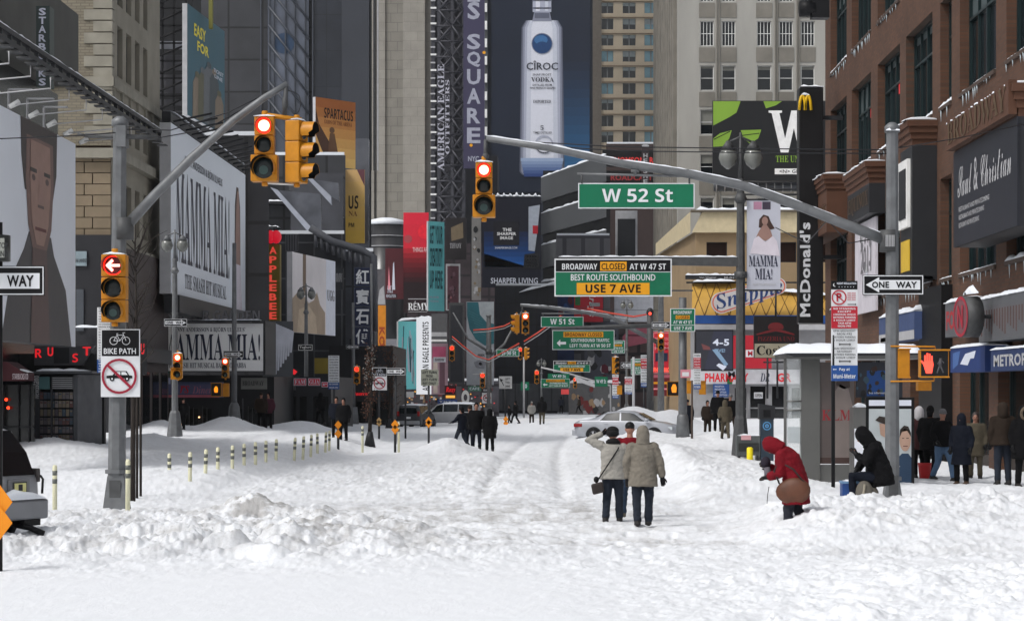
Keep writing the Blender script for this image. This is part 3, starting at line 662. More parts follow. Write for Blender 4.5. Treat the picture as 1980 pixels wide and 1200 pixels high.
mb.box(X0, X0 + .01, d + .01, d + 45, 0, 62, stone); mb.box(X0, X1, d + .5, d + 45, 61.5, 62.1, stone); mb.build('wall', t)
mb = MB()
for i in range(12): mb.box(X0 - .35, X0 - .01, d + 2 + i * 3.6, d + 3.3 + i * 3.6, 0, 61, stone2)
mb.build('pilaster', t)
mb = MB()
for a in (1385, 1390, 1498, 1502, 1540, 1544): mb.obox(fr, (a - 1311) * s, (a - 1309) * s, 0, 61.9, .003, .12, stone2)
mb.build('rib', t)
for i, w in enumerate(wins): mb = MB(); mb.obox(fr, w[0] - .1, w[2] + .1, w[1] - 1.5, w[1] - .15, .004, .05, stone2); mb.build('spandrel', t)
for i, w in enumerate(wins):
    r = kinds[i]; window(t, fr, *w, cols=4 if r in (1, 2) else 1, rows=2 if r in (1, 2) else 2, blind=(0, 0, 0, .15, .45, .5, .3)[r] * random.uniform(.3, 1.3), bar=.05, snow=.12)
d = 206; mb = MB()
tag_d = MB()
b = Board(px=(1378, 195, 1600, 349), d=206, face=M('poster_black', (16, 17, 20), .45, var=.1), thick=.5)
lime_g = M('poster_lime', (112, 146, 48), .5, var=.08, ns=.2)
b.poly([(1379, 196), (1432, 196), (1424, 218), (1408, 228), (1379, 243)], lime_g).poly([(1476, 196), (1512, 196), (1500, 204), (1481, 210)], lime_g)
b.poly([(1379, 268), (1392, 258), (1415, 252), (1410, 268), (1398, 283), (1379, 284)], lime_g).poly([(1432, 252), (1472, 251), (1466, 268), (1450, 278), (1438, 268)], lime_g).up()
b.line(1380, 270, 1412, 254, 1.6, black).line(1436, 262, 1468, 258, 1.6, black)
wl2 = M('poster_white', (206, 208, 212), .5)
b.poly([(1486, 214), (1512, 214), (1512, 218), (1507, 219), (1518, 268), (1530, 214), (1548, 214), (1556, 258), (1563, 219), (1558, 218), (1558, 214), (1578, 214), (1578, 218), (1574, 219), (1557, 297), (1546, 297), (1535, 248), (1524, 297), (1510, 297), (1492, 219), (1486, 218)], wl2)
b.text('THE UNTOLD', 1500, 301, 1578, 314, lime_g, 'serif').rect(1498, 326, 1590, 337, wl2).text('<N> GERSHWIN', 1507, 328, 1586, 335, black)
b.done('theatre_poster', 'black and lime green poster with a big white W on the limestone building', 'billboard')
mb = MB(); mb.tube([P(1380, 361, 207), P(1600, 361, 207)], 9 * S(207), M('pipe_steel', (92, 94, 98), .4, metal=.6, ns=.8), 12)
for i in range(12): mb.tube([P(1384 + i * 16, 361, 207), P(1386 + i * 16, 361, 207)], 10.5 * S(207), lgrey, 12)
for y in (352, 366, 376): mb.tube([P(1425, y, 206), P(1600, y, 206)], .08, dark, 6)
tag(mb.build('steam_pipe', loc=P(1490, 372, 206)), 'fat grey horizontal pipe bracketed under the black and lime poster', 'pipe')

# --- tan low-rise with gold awning, screens and shops ----------------------
d = 178; s = S(d)
ochre = M('ochre_stucco', (136, 116, 88), .85, var=.12, ns=.4); cream = M('cream_parapet', (164, 152, 124), .8, var=.1)
t = thing('corner_building', 'tan low building with cream parapet and square windows above the gold awning', 'building', (xx(1440, d), d, 0))
X0 = xx(1345, d); fr = Fr((X0, d, 0), (1, 0, 0), (0, 0, 1))
ws = [((1366 - 1345) * s, zz(507, d), (1406 - 1345) * s, zz(468, d)), ((1472 - 1345) * s, zz(507, d), (1540 - 1345) * s, zz(468, d)), ((1555 - 1345) * s, zz(507, d), (1600 - 1345) * s, zz(468, d))]
mb = MB(); facade(mb, fr, 270 * s, zz(447, d), ws, ochre, .3)
sf = Fr((X0, d, 0), (-32 * s, 30, 0), (0, 0, 1)); sd_ = Vector((-32 * s, 30, 0)).length
mb.poly([sf.at(0, 0), sf.at(sd_, 0), sf.at(sd_, zz(447, d)), sf.at(0, zz(447, d))], ochre)
mb.poly([fr.at(0, zz(447, d)), fr.at(270 * s, zz(447, d)), fr.at(270 * s, zz(447, d), -25), sf.at(sd_, zz(447, d))], ochre); mb.build('wall', t)
mb = MB(); mb.slab(fr, [(-.3, zz(450, d)), (270 * s, zz(450, d)), (270 * s, zz(409, d)), (0.5, zz(409, d))], .01, .5, cream)
mb.poly([sf.at(0, zz(450, d), -.4), sf.at(sd_, zz(450, d), -.4), sf.at(sd_, zz(424, d), -.4), sf.at(0, zz(409, d), -.4)], cream)
mb.obox(fr, -.4, 270 * s, zz(411, d), zz(407, d), .0, .8, M('roof_edge', (92, 84, 72))); mb.build('parapet', t)
mb = MB(); mb.snow(fr.at(0, zz(407, d), .3), fr.at(220 * s, zz(407, d), .3), .8, .25, side=(0, 1, 0)); mb.build('roof_snow', t)
for w in ws: window(t, fr, *w, cols=1 if w is ws[0] else 2, rows=1, pane=M('warm_glass', (36, 24, 20), .15), snow=.12, fm=dark)
mb = MB(); mb.box(xx(1325, d - 1), xx(1425, d - 1), d - 1.2, d - .9, zz(541, d), zz(533, d), dark); mb.snow(P(1325, 532, d - 1), P(1425, 532, d - 1), .5, .14); mb.tube([P(1327, 546, d - 1), P(1600, 546, d - 1)], .07, dark)
mb.text(facing(1347, 541, d - 1.22), 'Van Wagner', .2, .08, 1.5, .26, 0, lgrey); mb.text(facing(1347, 541, d - 1.22), 'M-01', 2.1, .08, 2.8, .26, 0, lgrey)
tag(mb.build('catwalk', loc=P(1375, 541, d)), 'thin dark billboard catwalk with snow above the gold awning', 'catwalk')
gold = M('gold_awning', (160, 124, 54), .6, var=.1, ns=1)
t = thing('shop_awning', 'quilted gold awning bulging over the soft drink sign', 'awning', P(1450, 612, d - 3))
mb = MB(); fr = Fr((0, d - 3, 0), (1, 0, 0), (0, 0, 1)); N = 22; vs_ = []; fs = []
for i in range(N + 1):
    a = i / N; px_ = 1338 + 262 * a; yt = 545 if a < .3 else 545 + 26 * (a - .3) / .7
    for j in range(7):
        tt = j / 6; y = yt + (612 - yt) * tt; vs_.append(P(px_, y, d - 3 + 2.6 * (1 - math.sin(tt * 1.57)) - .0))
for i in range(N):
    for j in range(6): fs.append((i * 7 + j, i * 7 + j + 1, (i + 1) * 7 + j + 1, (i + 1) * 7 + j))
mb.add(vs_, fs, gold, True)
for i in range(0, N, 2):
    mb.tube([vs_[i * 7 + j] + Vector((j * .16, -.03, 0)) for j in range(7)], .025, M('gold_seam', (96, 70, 28))); mb.tube([vs_[min(i + 2, N) * 7 + j] - Vector((j * .16, .03, 0)) for j in range(7)], .025, M('gold_seam', (96, 70, 28)))
mb.build('canvas', t)
mb = MB(); mb.snow(P(1340, 545, d - 1), P(1420, 544, d - 1), 1, .25); mb.snow(P(1470, 560, d - 1), P(1598, 571, d - 1), 1, .3); mb.build('snow_cap', t)
mb = MB(); mb.box(xx(1338, d), xx(1600, d), d - 3.6, d - 2.9, zz(628, d), zz(612, d), blue); mb.box(xx(1338, d), xx(1600, d), d - 3.4, d - 2.9, zz(637, d), zz(629, d), lgrey); mb.build('valance', t)
# drink sign, tilted lettering on a pill-shaped panel
ang = R(14.5); d2 = d - 4.5; c0 = P(1381, 610, d2)
fr = Fr(c0, (math.cos(ang), 0, math.sin(ang)), (-math.sin(ang), 0, math.cos(ang)))
b = Board(fr=fr, size=(150 * S(d2), 42 * S(d2)), W=150, H=42)
def pill(x0, y0, x1, y1, r0, r1):
    q = [(x0 + r0 - r0 * math.sin(a), (y0 + y1) / 2 + (y1 - y0) / 2 * -math.cos(a)) for a in [math.pi * k / 10 for k in range(11)]]
    return q + [(x1 - r1 + r1 * math.sin(a), (y0 + y1) / 2 - 4 + (y1 - y0) / 2 * .8 * math.cos(a)) for a in [math.pi * k / 10 for k in range(11)]]
b.mb.slab(fr, [b.uv(*p) for p in pill(0, 1, 150, 42, 18, 16)], -.4, 0, M('sign_cream', (190, 186, 184)))
b.poly(pill(0, 1, 150, 42, 18, 16), M('sign_cream', (190, 186, 184))).up().poly(pill(2, 3, 148, 40, 17, 15), M('sign_orange', (196, 96, 70))).up().poly(pill(4.5, 5.5, 145.5, 37.5, 15, 13), M('sign_cream', (190, 186, 184))).up()
b.text('Snapple', 8, 3, 142, 40, M('sign_ink_blue', (28, 54, 104)), 'it'); b.done('drink_sign', 'tilted pill shaped soft drink sign with blue lettering on the gold awning', 'sign')
# shop fronts below
d = 176
t = thing('pharmacy_shop', 'white pharmacy shop front with glass doors and red lettering below the screen', 'shop', (xx(1440, d), d, 0))
mb = MB(); shopw = M('shop_front_white', (140, 140, 142), .6); fr = facing(1335, 838, d); s = S(d)
wd = [((a - 1335) * s, (838 - 832) * s, (c - 1335) * s, (838 - y) * s) for a, c, y in ((1375, 1412, 768), (1420, 1445, 748), (1450, 1482, 745), (1492, 1525, 745), (1530, 1560, 748))]
facade(mb, fr, 270 * s, 202 * s, wd, shopw, .4); mb.build('wall', t)
for i, w in enumerate(wd): window(t, fr, *w, dep=.35, cols=1, rows=2, bar=.1, fm=lgrey)
b = Board(px=(1335, 714, 1600, 742), d=d - .4, face=M('fascia_white', (176, 176, 180), .5)); rl = M('pharmacy_letter', (206, 30, 40), .5)
b.text('PHARMACY', 1363, 721, 1447, 738, rl, 'heavy').rect(1405, 715, 1424, 732, pale).rect(1406, 732, 1416, 742, M('leaf_green', (40, 110, 60))).text('DR', 1470, 721, 1488, 737, navy, 'it').text('GR', 1503, 721, 1530, 738, rl, 'heavy').up()
b.text('M', 1408, 718, 1421, 729, black, 'heavy'); b.done('fascia', '', '', par=t)
b = Board(px=(1379, 742, 1410, 767), d=d - .5, face=blue)
for i in range(4): b.text('PRESCRIPTION', 1382, 745 + i * 5.5, 1400 + i * 2, 748.5 + i * 5.5, pale)
b.done('window_poster', 'small blue poster with white lines in the pharmacy window', 'poster')
b = Board(px=(1458, 758, 1475, 770), d=d - .5, face=white); b.text('OPEN', 1460, 761, 1473, 767, black); b.done('door_notice', 'small white notice on the pharmacy door', 'notice')
d = 172
b = Board(px=(1344, 637, 1418, 717), d=d, face=M('screen_bezel', (14, 14, 18), .4), thick=.8)
b.rect(1346, 640, 1416, 714, ME('screen_navy', (14, 18, 38), .6)).up().poly([(1380, 640), (1416, 640), (1416, 714), (1362, 714)], ME('screen_blue', (20, 26, 60), .6)).up()
b.poly([(1377, 676), (1386, 674), (1408, 704), (1402, 708)], ME('screen_ice', (120, 150, 180), .9)).poly([(1385, 706), (1390, 702), (1405, 708), (1398, 716)], ME('screen_white', (200, 205, 220), 1)).poly([(1356, 664), (1372, 670), (1374, 676), (1360, 676)], ME('screen_rose', (110, 50, 50), .8))
b.text('4-5', 1378, 655, 1410, 668, ME('screen_white', (200, 205, 220), 1), 'heavy').text('LIVE!', 1382, 674, 1402, 681, ME('screen_ice', (120, 150, 180), .9), 'heavy')
b.done('video_screen', 'dark blue lit video screen showing 4-5 above the pharmacy sign', 'screen')
b = Board(px=(1418, 648, 1492, 712), d=d, face=red, thick=.8); b.rect(1442, 676, 1470, 690, white).up().text('M', 1446, 678, 1455, 688, red, 'heavy').text('R', 1432, 678, 1440, 690, wl2, 'heavy'); b.done('red_board', 'plain crimson board right of the video screen', 'billboard')
b = Board(px=(1344, 627, 1600, 637), d=d + 2, face=lgrey, thick=1.5); b.done('ledge', 'grey ledge under the gold awning', 'ledge')

# --- brown brick building on the right -------------------------------------
XR = 12.5; YN, YFr = 57.0, 105.0
brick = MG('brown_brick', (90, 60, 43), (75, 50, 37), (72, 58, 48), .32, .11, 'yz', .012, rough=.85, var=.18)
brickx = MG('brown_brick_front', (90, 60, 43), (75, 50, 37), (72, 58, 48), .32, .11, 'xz', .012, rough=.85, var=.18)
tb = thing('brick_building', 'brown brick building with tall dark windows and icy sills on the right corner', 'building', (XR, 80, 0))
fr = Fr((XR, YFr, 0), (0, -1, 0), (0, 0, 1))
def fz(px, py): dd_ = F * XR / (px - CX); return (YFr - dd_, CH - (py - HY) / F * dd_)
levels = [(5.95, 9.15), (11.4, 14.75), (16.35, 19.9), (21.5, 25)]
bays = []
for (a, b_) in ((1606, 1637), (1647, 1684), (1697, 1740), (1752, 1803), (1818, 1840), (1856, 1926), (1946, 2030)):
    bays.append((YFr - F * XR / (a - CX), YFr - F * XR / (b_ - CX)))
wins = [(u0, z0, u1, z1) for (z0, z1) in levels for (u0, u1) in bays]
shops = [(YFr - F * XR / (a - CX), .1, YFr - F * XR / (b_ - CX), 3.6) for a, b_ in ((1600, 1640), (1650, 1740), (1760, 1800), (1856, 1912), (1930, 2030))]
mb = MB(); facade(mb, fr, YFr - YN, 27, wins + shops, brick, .45)
mb.box(XR, XR + 25, YN - .01, YN, 0, 27, brickx); mb.box(XR, XR + 25, YFr - .01, YFr, 0, 27, brickx); mb.box(XR + .46, XR + 25, YN + .01, YFr - .01, 26.9, 27, brick)
mb.build('wall', tb)
tealf = M('teal_frame', (16, 34, 36), .4); glr = M('deep_window_glass', (14, 20, 24), .07, spec=.7, var=.4, ns=.5)
random.seed(11)
bl_g = M('grey_green_blind', (66, 76, 78), .8)
for i, w in enumerate(wins):
    if i // 7 > 2 and i % 7 < 3: continue
    mb = MB(); a, b_, c, e = w; dep = .38
    mb.poly([fr.at(a, b_, -dep), fr.at(c, b_, -dep), fr.at(c, e, -dep), fr.at(a, e, -dep)], glr)
    for (x0, x1, y0, y1) in ((a, a + .1, b_, e), (c - .1, c, b_, e), (a, c, b_, b_ + .1), (a, c, e - .1, e), ((a + c) / 2 - .04, (a + c) / 2 + .04, b_, e), (a, c, e - 1.15, e - 1.07)): mb.obox(fr, x0, x1, y0, y1, -dep + .004, -dep + .1, tealf)
    if c - a > 3: mb.obox(fr, a + (c - a) * .25 - .03, a + (c - a) * .25 + .03, b_, e, -dep + .004, -dep + .09, tealf); mb.obox(fr, a + (c - a) * .75 - .03, a + (c - a) * .75 + .03, b_, e, -dep + .004, -dep + .09, tealf)
    hb = random.choice((1.0, .7, 1.3, .35)); mb.poly([fr.at(a + .1, e - hb, -dep + .003), fr.at(c - .1, e - hb, -dep + .003), fr.at(c - .1, e - .1, -dep + .003), fr.at(a + .1, e - .1, -dep + .003)], bl_g)
    if i // 7 == 1 and i % 7 in (1, 2):                    # lit interior tubes and red neon seen through the glass
        for q in (.45, .78): mb.obox(fr, a + (c - a) * q, a + (c - a) * q + .12, b_ + .5, e - (1.5 if i % 7 == 1 else .9), -dep + .01, -dep + .03, whitel)
        for q in (.55, .82): mb.obox(fr, a + (c - a) * q, a + (c - a) * q + .4, e - 1.5, e - 1.1, -dep + .03, -dep + .04, neon)
    if i == 15: mb.obox(fr, a + 1, a + 1.3, b_ + .6, b_ + 1.3, -dep + .01, -dep + .03, neon)
    wo = mb.build('window', tb)
    m2 = MB(); m2.obox(fr, a, c, b_ - .12, b_ - .003, -.3, .07, M('stone_sill', (70, 56, 48)))
    m2.snow(fr.at(a, b_, -.1), fr.at(c, b_, -.1), .3, random.choice((.05, .09, .14)), side=fr.n)
    u = a
    while u < c:                                           # icicles
        u += random.uniform(.2, 1.1)
        if u < c: l_ = random.uniform(.06, .4); m2.tube([fr.at(u, b_ - .1, .05), fr.at(u, b_ - .1 - l_, .05)], [.025, .004], M('ice', (150, 160, 165), .2), 5)
    subbuild(m2, 'sill', wo, tb)
shopg = M('shop_glass', (26, 28, 28), .08, var=.5, ns=.6)
for i, w in enumerate(shops):
    mb = MB(); a, b_, c, e = w; dep = .4
    mb.poly([fr.at(a, b_, -dep), fr.at(c, b_, -dep), fr.at(c, e, -dep), fr.at(a, e, -dep)], shopg)
    for q in (0, .33, .66, 1): x = a + (c - a - .08) * q; mb.obox(fr, x, x + .08, b_, e, -dep + .004, -dep + .08, tealf)
    mb.obox(fr, a, c, b_, b_ + .45, -dep + .004, -dep + .09, M('stall_riser', (46, 40, 36)))
    mb.build('shop_window', tb)
mb = MB(); a0, a1 = YFr - F * XR / (1797 - CX), YFr - F * XR / (1842 - CX); mb.obox(fr, a0, a1, 0, 5.7, .003, .35, black); mb.build('black_pier', tb)
# projecting bays with cornices and sign boards
def bay(px0, px1, z0, z1, out, label, name='oriel_bay', face=None, boardz=None):
    ya, yb = F * XR / (px0 - CX), F * XR / (px1 - CX); o = thing(name, label, 'bay', (XR, (ya + yb) / 2, z0)); u0, u1 = YFr - ya, YFr - yb
    mb = MB(); mb.obox(fr, u0, u1, z0, z1, .003, out, face or dark); mb.build('shaft', o)
    m = MB(); cr = M('rust_cornice', (78, 50, 35), .8)
    for i in range(4): q = .06 * i; m.obox(fr, u0 - q, u1 + q, z1 + i * .2, z1 + (i + 1) * .2, .003, out + q, cr)
    m.build('cornice', o); m = MB(); m.snow(fr.at(u0, z1 + .8, out * .6), fr.at(u1, z1 + .8, out * .6), out + .3, .12, side=fr.n); m.build('snow_cap', o)
    return o, u0, u1
o, u0, u1 = bay(1788, 1812, 6.0, 10.3, .8, 'narrow dark bay with a white light box and yellow panel on the brick building')
mb = MB(); mb.obox(Fr((XR - .83, F * XR / (1812 - CX) + .01, 0), (1, 0, 0), (0, 0, 1)), 0, .7, 6, 6.1, 0, .01, dark)
fb = Fr((XR - .8, F * XR / (1812 - CX), 0), (1, 0, 0), (0, 0, 1))
mb.obox(fr, u0 + .3, u1 - .3, 7.7, 9.9, .81, .92, frost); mb.obox(fr, u0 + .55, u1 - .55, 8.0, 9.6, .93, .95, dark); mb.obox(fr, u0 + .4, u1 - .4, 6.3, 7.3, .81, .85, M('panel_yellow', (170, 140, 40))); mb.build('light_box', o)
o, u0, u1 = bay(1907, 2040, 6.5, 9.2, .9, 'black restaurant board with white script under a rust cornice', 'restaurant_board')
b = Board(fr=Fr(fr.at(u0, 6.5, .93), fr.u, fr.v), size=(u1 - u0, 2.7), W=100, H=60, face=M('board_slate', (30, 32, 40), .5)); b.text('Saul & Christian', 8, 10, 92, 30, lgrey, 'script')
for i in range(3): b.text('RESTAURANT AND PRIVATE DINING', 10, 36 + i * 5, 60 - i * 8, 39 + i * 5, lgrey)
b.done('board_face', '', '', par=o); mb = MB(); mb.obox(fr, u0, u1, 9.25, 10.1, .94, 1.15, M('rust_cornice', (92, 58, 38)))
mb.text(Fr(fr.at(u0, 9.3, 1.16), fr.u, fr.v), 'BROADWAY', .3, .08, u1 - u0 - .3, .7, .01, M('brass_letters', (104, 80, 52), .4, metal=.5), 'serif'); mb.build('cornice_lettering', o)
o, u0, u1 = bay(1668, 1712, 9.0, 10.1, .6, 'rust cornice with brass letters above the white window poster', 'cornice_sign')
mb = MB(); mb.text(Fr(fr.at(u0, 9.1, .61), fr.u, fr.v), 'EQUINOX', .3, .1, u1 - u0 - .3, .8, .01, M('brass_letters', (104, 80, 52)), 'serif'); mb.build('lettering', o)
b = Board(fr=Fr(fr.at(u0, 5.4, .3), fr.u, fr.v), size=(u1 - u0 - .4, 3.5), W=40, H=60, face=M('poster_pale', (168, 164, 170), .5)); b.blobs(10, 8, 34, 34, [lgrey, M('sketch_grey', (110, 108, 112)), pale], 14, (1, 3), 4); b.text('2011', 12, 16, 32, 34, M('sketch_grey', (110, 108, 112)), 'it'); b.text('members', 18, 46, 34, 50, lgrey)
b.done('window_poster', 'tall white poster with grey sketch lettering under the brass cornice', 'poster')
o, u0, u1 = bay(1592, 1640, 9.0, 10.6, .9, 'corner bay at the far end of the brick building with gilt lettering', face=M('rust_cornice', (92, 58, 38)))
mb = MB(); mb.text(Fr(fr.at(u0, 9.1, .91), fr.u, fr.v), 'BROADWAY', .3, .3, u1 - u0 - .3, 1.1, .01, M('brass_letters', (104, 80, 52)), 'serif'); mb.build('lettering', o)
# shop signs low on the brick building
def wsign(name, label, px0, px1, z0, z1, out, face, txt=None, tm=None, st='heavy', snow=.13, extra=None):
    ya, yb = F * (XR - out) / (px0 - CX), F * (XR - out) / (px1 - CX); o = thing(name, label, 'sign', (XR - out, (ya + yb) / 2, z0)); u0, u1 = YFr - ya, YFr - yb
    b = Board(fr=Fr(fr.at(u0, z0, out), fr.u, fr.v), size=(u1 - u0, z1 - z0), W=100, H=30, face=face, thick=out - .01)
    if txt: b.text(txt, 6, 7, 94, 24, tm, st)
    if extra: extra(b)
    b.done('sign_box', '', '', par=o)
    m = MB(); m.snow(fr.at(u0, z1, out * .6), fr.at(u1, z1, out * .6), out * .9, snow, side=fr.n); m.build('snow_cap', o); return o
wsign('shop_sign', 'silver shop sign with red letters left of the round sign', 1828, 1868, 4.0, 5.0, .7, M('silver_panel', (110, 112, 116), .4, metal=.4), 'FOOD', ME('dull_red_letters', (190, 20, 34), .6))
wsign('shop_sign', 'wide silver fluted fascia hung with icicles right of the round sign', 1893, 2030, 3.75, 4.9, .7, M('silver_panel', (110, 112, 116)), None, extra=lambda b: [b.rect(4 + i * 4, 8, 5.5 + i * 4, 26 - (i * 7) % 9, M('flute_brown', (92, 62, 56))) for i in range(24)])
wsign('shop_sign', 'bright blue shop sign with a pale torn drawing under the round sign', 1838, 1905, 2.95, 3.65, .75, M('deep_shop_blue', (20, 46, 100)), None, extra=lambda b: b.poly([(30, 20), (45, 8), (75, 5), (70, 14), (60, 14), (52, 22)], pale).poly([(8, 6), (30, 4), (24, 20), (8, 26)], M('sky_blue', (60, 90, 140))), snow=.1)
wsign('shop_sign', 'navy fascia with pale outlined letters below the silver fascia', 1916, 2030, 2.95, 3.5, .75, M('fascia_navy', (30, 48, 88)), 'METROPOLIS', lgrey, snow=.08)
wsign('shop_sign', 'small blue and silver sign behind the pole by the bus shelter', 1700, 1768, 4.1, 5.0, .6, M('steel_blue', (58, 74, 112)), None, extra=lambda b: b.rect(0, 20, 100, 30, lgrey).rect(5, 24, 30, 29, red), snow=.2)
o = thing('round_sign', 'round red shop sign projecting from the brick wall with snow on it', 'sign', (XR - 1.2, F * 11.3 / (1880 - CX), 3.9))
mb = MB(); yc = F * 11.3 / (1880 - CX); frd = Fr((11.0, yc, 4.4), (math.cos(R(-79)), math.sin(R(-79)), 0), (0, 0, 1))
mb.tube([frd.at(0, 0, -.45), frd.at(0, 0, 0)], .55, galvd, 24); mb.disc(frd, 0, 0, .55, .01, M('pink_disc', (112, 70, 76))); mb.ring(frd, 0, 0, .46, .54, .02, M('dull_red', (140, 36, 50))); mb.line = None
mb.text(frd, 'N', -.2, -.3, .2, .3, .03, M('dull_red', (140, 36, 50)), 'heavy'); mb.build('disc', o); mb = MB(); mb.snow(frd.at(-.4, .6, -.25), frd.at(.5, .6, -.25), .5, .25); mb.build('snow_cap', o)
mb = MB(); mb.tube([(XR, yc, 4.4), (11.2, yc, 4.4)], .06, dark); mb.build('bracket', o)
# fast food vertical sign at the far corner
d = 100; X0 = xx(1545, d); X1 = xx(1592, d)
t = thing('vertical_sign', 'tall black vertical restaurant sign with golden arches on top', 'sign', ((X0 + X1) / 2, d, zz(625, d)))
mb = MB(); mb.box(X0, X1, d, d + .9, zz(625, d), zz(170, d), M('sign_black_gloss', (15, 14, 16), .35)); mb.build('sign_box', t, bevel=.03)
mb = MB(); mb.text(facing(1545, 612, d - .03), "McDonald's", 1 * S(d), 0, 22 * S(d), 182 * S(d), 0, M('sign_white', (200, 202, 206)), 'heavy', rot=90); mb.build('lettering', t)
mb = MB(); ym = M('arch_yellow', (225, 180, 20), .4)
for sx_ in (-1, 1):
    q = [(1557 + sx_ * 5.5 - 6.2, 213), (1557 + sx_ * 5.5 - 4.5, 196), (1557 + sx_ * 5.5 - 2, 187), (1557 + sx_ * 5.5, 185), (1557 + sx_ * 5.5 + 2, 187), (1557 + sx_ * 5.5 + 4.5, 196), (1557 + sx_ * 5.5 + 6.2, 213)]
    mb.tube([P(a, b_, d - .12) for a, b_ in q], .065, ym, 8)
mb.build('arches', t); mb = MB(); mb.snow(P(1549, 184, d - .1), P(1565, 184, d - .1), .16, .12); mb.snow(P(1546, 170, d + .4), P(1591, 170, d + .4), .9, .12); mb.build('snow_cap', t)
mb = MB(); mb.box(X1, XR + .2, d + .3, d + .5, zz(230, d), zz(222, d), dark); mb.box(X1, XR + .2, d + .3, d + .5, zz(500, d), zz(492, d), dark); mb.build('bracket', t)
# café sign
d = 112
b = Board(px=(1458, 611, 1545, 692), d=d, face=M('cafe_black', (20, 16, 18), .5), thick=.3)
b.disc(1500, 632, 15, M('cafe_red_dim', (104, 26, 30)), ry=9).up().rect(1468, 636, 1535, 645, M('cafe_black', (20, 16, 18))).up().poly([(1463, 645), (1500, 634), (1536, 645), (1536, 648), (1500, 640), (1463, 648)], M('cafe_red_dim', (104, 26, 30))).text('PIZZERIA UNO', 1465, 650, 1536, 659, M('cafe_red_dim', (104, 26, 30)), 'serif')
b.rect(1459, 664, 1544, 691, M('cafe_cream', (140, 134, 116))).up().text('Così', 1463, 668, 1508, 686, black, 'serif').text('@', 1524, 670, 1538, 686, M('cafe_gold', (160, 130, 70)))
b.done('cafe_sign', 'square hanging sign, black above and cream café lettering below', 'sign')
mb = MB()
for x in (1484, 1503): mb.tube([P(x, 692, d), P(x, 770, d)], .05, dark)
mb.tube([P(1476, 700, d), P(1520, 700, d)], .04, dark); mb.tube([P(1500, 560, d), P(1500, 611, d)], .05, dark)
tag(mb.build('sign_bracket', loc=P(1490, 700, d)), 'thin dark steel struts above and below the café sign', 'bracket')
# ---------------------------------------------------------------- left side and centre
# tall dark glass tower
d = 232
t = block('glass_tower', 'tall dark glass and panel tower filling the upper left behind the billboards', xx(298, d), xx(718, d), d, d + 30, 80, dk2, q=(d + 30) / d)
mb = MB(); mb.box(xx(608, d), xx(662, d), d - .5, d - .01, 0, 80.2, MG('slate_glass', (42, 45, 52), (36, 39, 46), (30, 32, 36), 1.6, 3.6, 'xz', .04, rough=.3, offset=0, var=.2)); mb.build('glass_bay', t)
mb = MB(); mb.box(xx(662, d), xx(715, d), d - .8, d - .01, 0, 80.3, M('slate_panel', (50, 53, 60), .6, var=.1, ns=.2)); mb.build('panel_bay', t)
mb = MB()
for a in (716, 722, 729): mb.box(xx(a, d), xx(a + 3, d), d - .2, d, zz(330, d), 80.4, lgrey if a == 729 else galvd)
mb.build('mullion', t)
mb = MB()
for i, a in enumerate((505, 521, 530, 552, 570, 590, 605)): mb.box(xx(a, d), xx(a + 2.2, d), d - .75, d - .5, zz(300, d), 80.5, M('mullion_and_reflection', (62, 66, 74), .4))
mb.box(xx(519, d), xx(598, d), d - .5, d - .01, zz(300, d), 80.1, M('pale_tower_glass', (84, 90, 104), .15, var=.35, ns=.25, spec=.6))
for i in range(9): mb.tube([P(519, -60 + i * 36, d - .8), P(598, 40 + i * 36, d - .8)], .12, M('mullion_and_reflection', (62, 66, 74)), 5)  # diagonal bars imitate reflections in the glass strip
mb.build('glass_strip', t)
mb = MB()                                                  # soft blue disc painted as the bottle advert's reflection in the glass
fr = facing(519, 120, d - .55); mb.disc(fr, 30 * S(d), 36 * S(d), 20 * S(d), 0, M('reflection_blue', (44, 64, 90), .3)); mb.build('painted_reflection', t)

# black steel signs scaffold
d = 150
t = thing('sign_scaffold', 'black steel sign scaffold with pale backing panels right of the tan brick building', 'scaffold', (xx(330, d), d, 0))
mb = MB(); mb.box(xx(296, d), xx(362, d), d + 2, d + 6, 0, zz(-40, d), M('scaffold_dark_wall', (24, 25, 28), .7)); mb.build('backing_wall', t)
mb = MB()
for x in (300, 312, 334, 358): mb.box(xx(x, d), xx(x + 4, d), d, d + .15, 0, zz(-40, d), black)
for y in range(-20, 300, 34): mb.box(xx(298, d), xx(362, d), d, d + .15, zz(y + 3, d), zz(y, d), black); mb.tube([P(300, y + 30, d), P(358, y + 6, d)], .07, black, 5)
mb.build('frame', t)
mb = MB(); mb.box(xx(299, d), xx(358, d), d + .4, d + .5, zz(93, d), zz(78, d), M('panel_snow_tone', (150, 152, 160)))  # pale top panel, lighter than the dull ones below
for y0, y1 in ((104, 134), (142, 178), (190, 202), (212, 222)): mb.box(xx(300, d), xx(356, d), d + .6, d + .7, zz(y1, d), zz(y0, d), M('panel_dull', (74, 74, 78)))
mb.build('backing_panel', t)

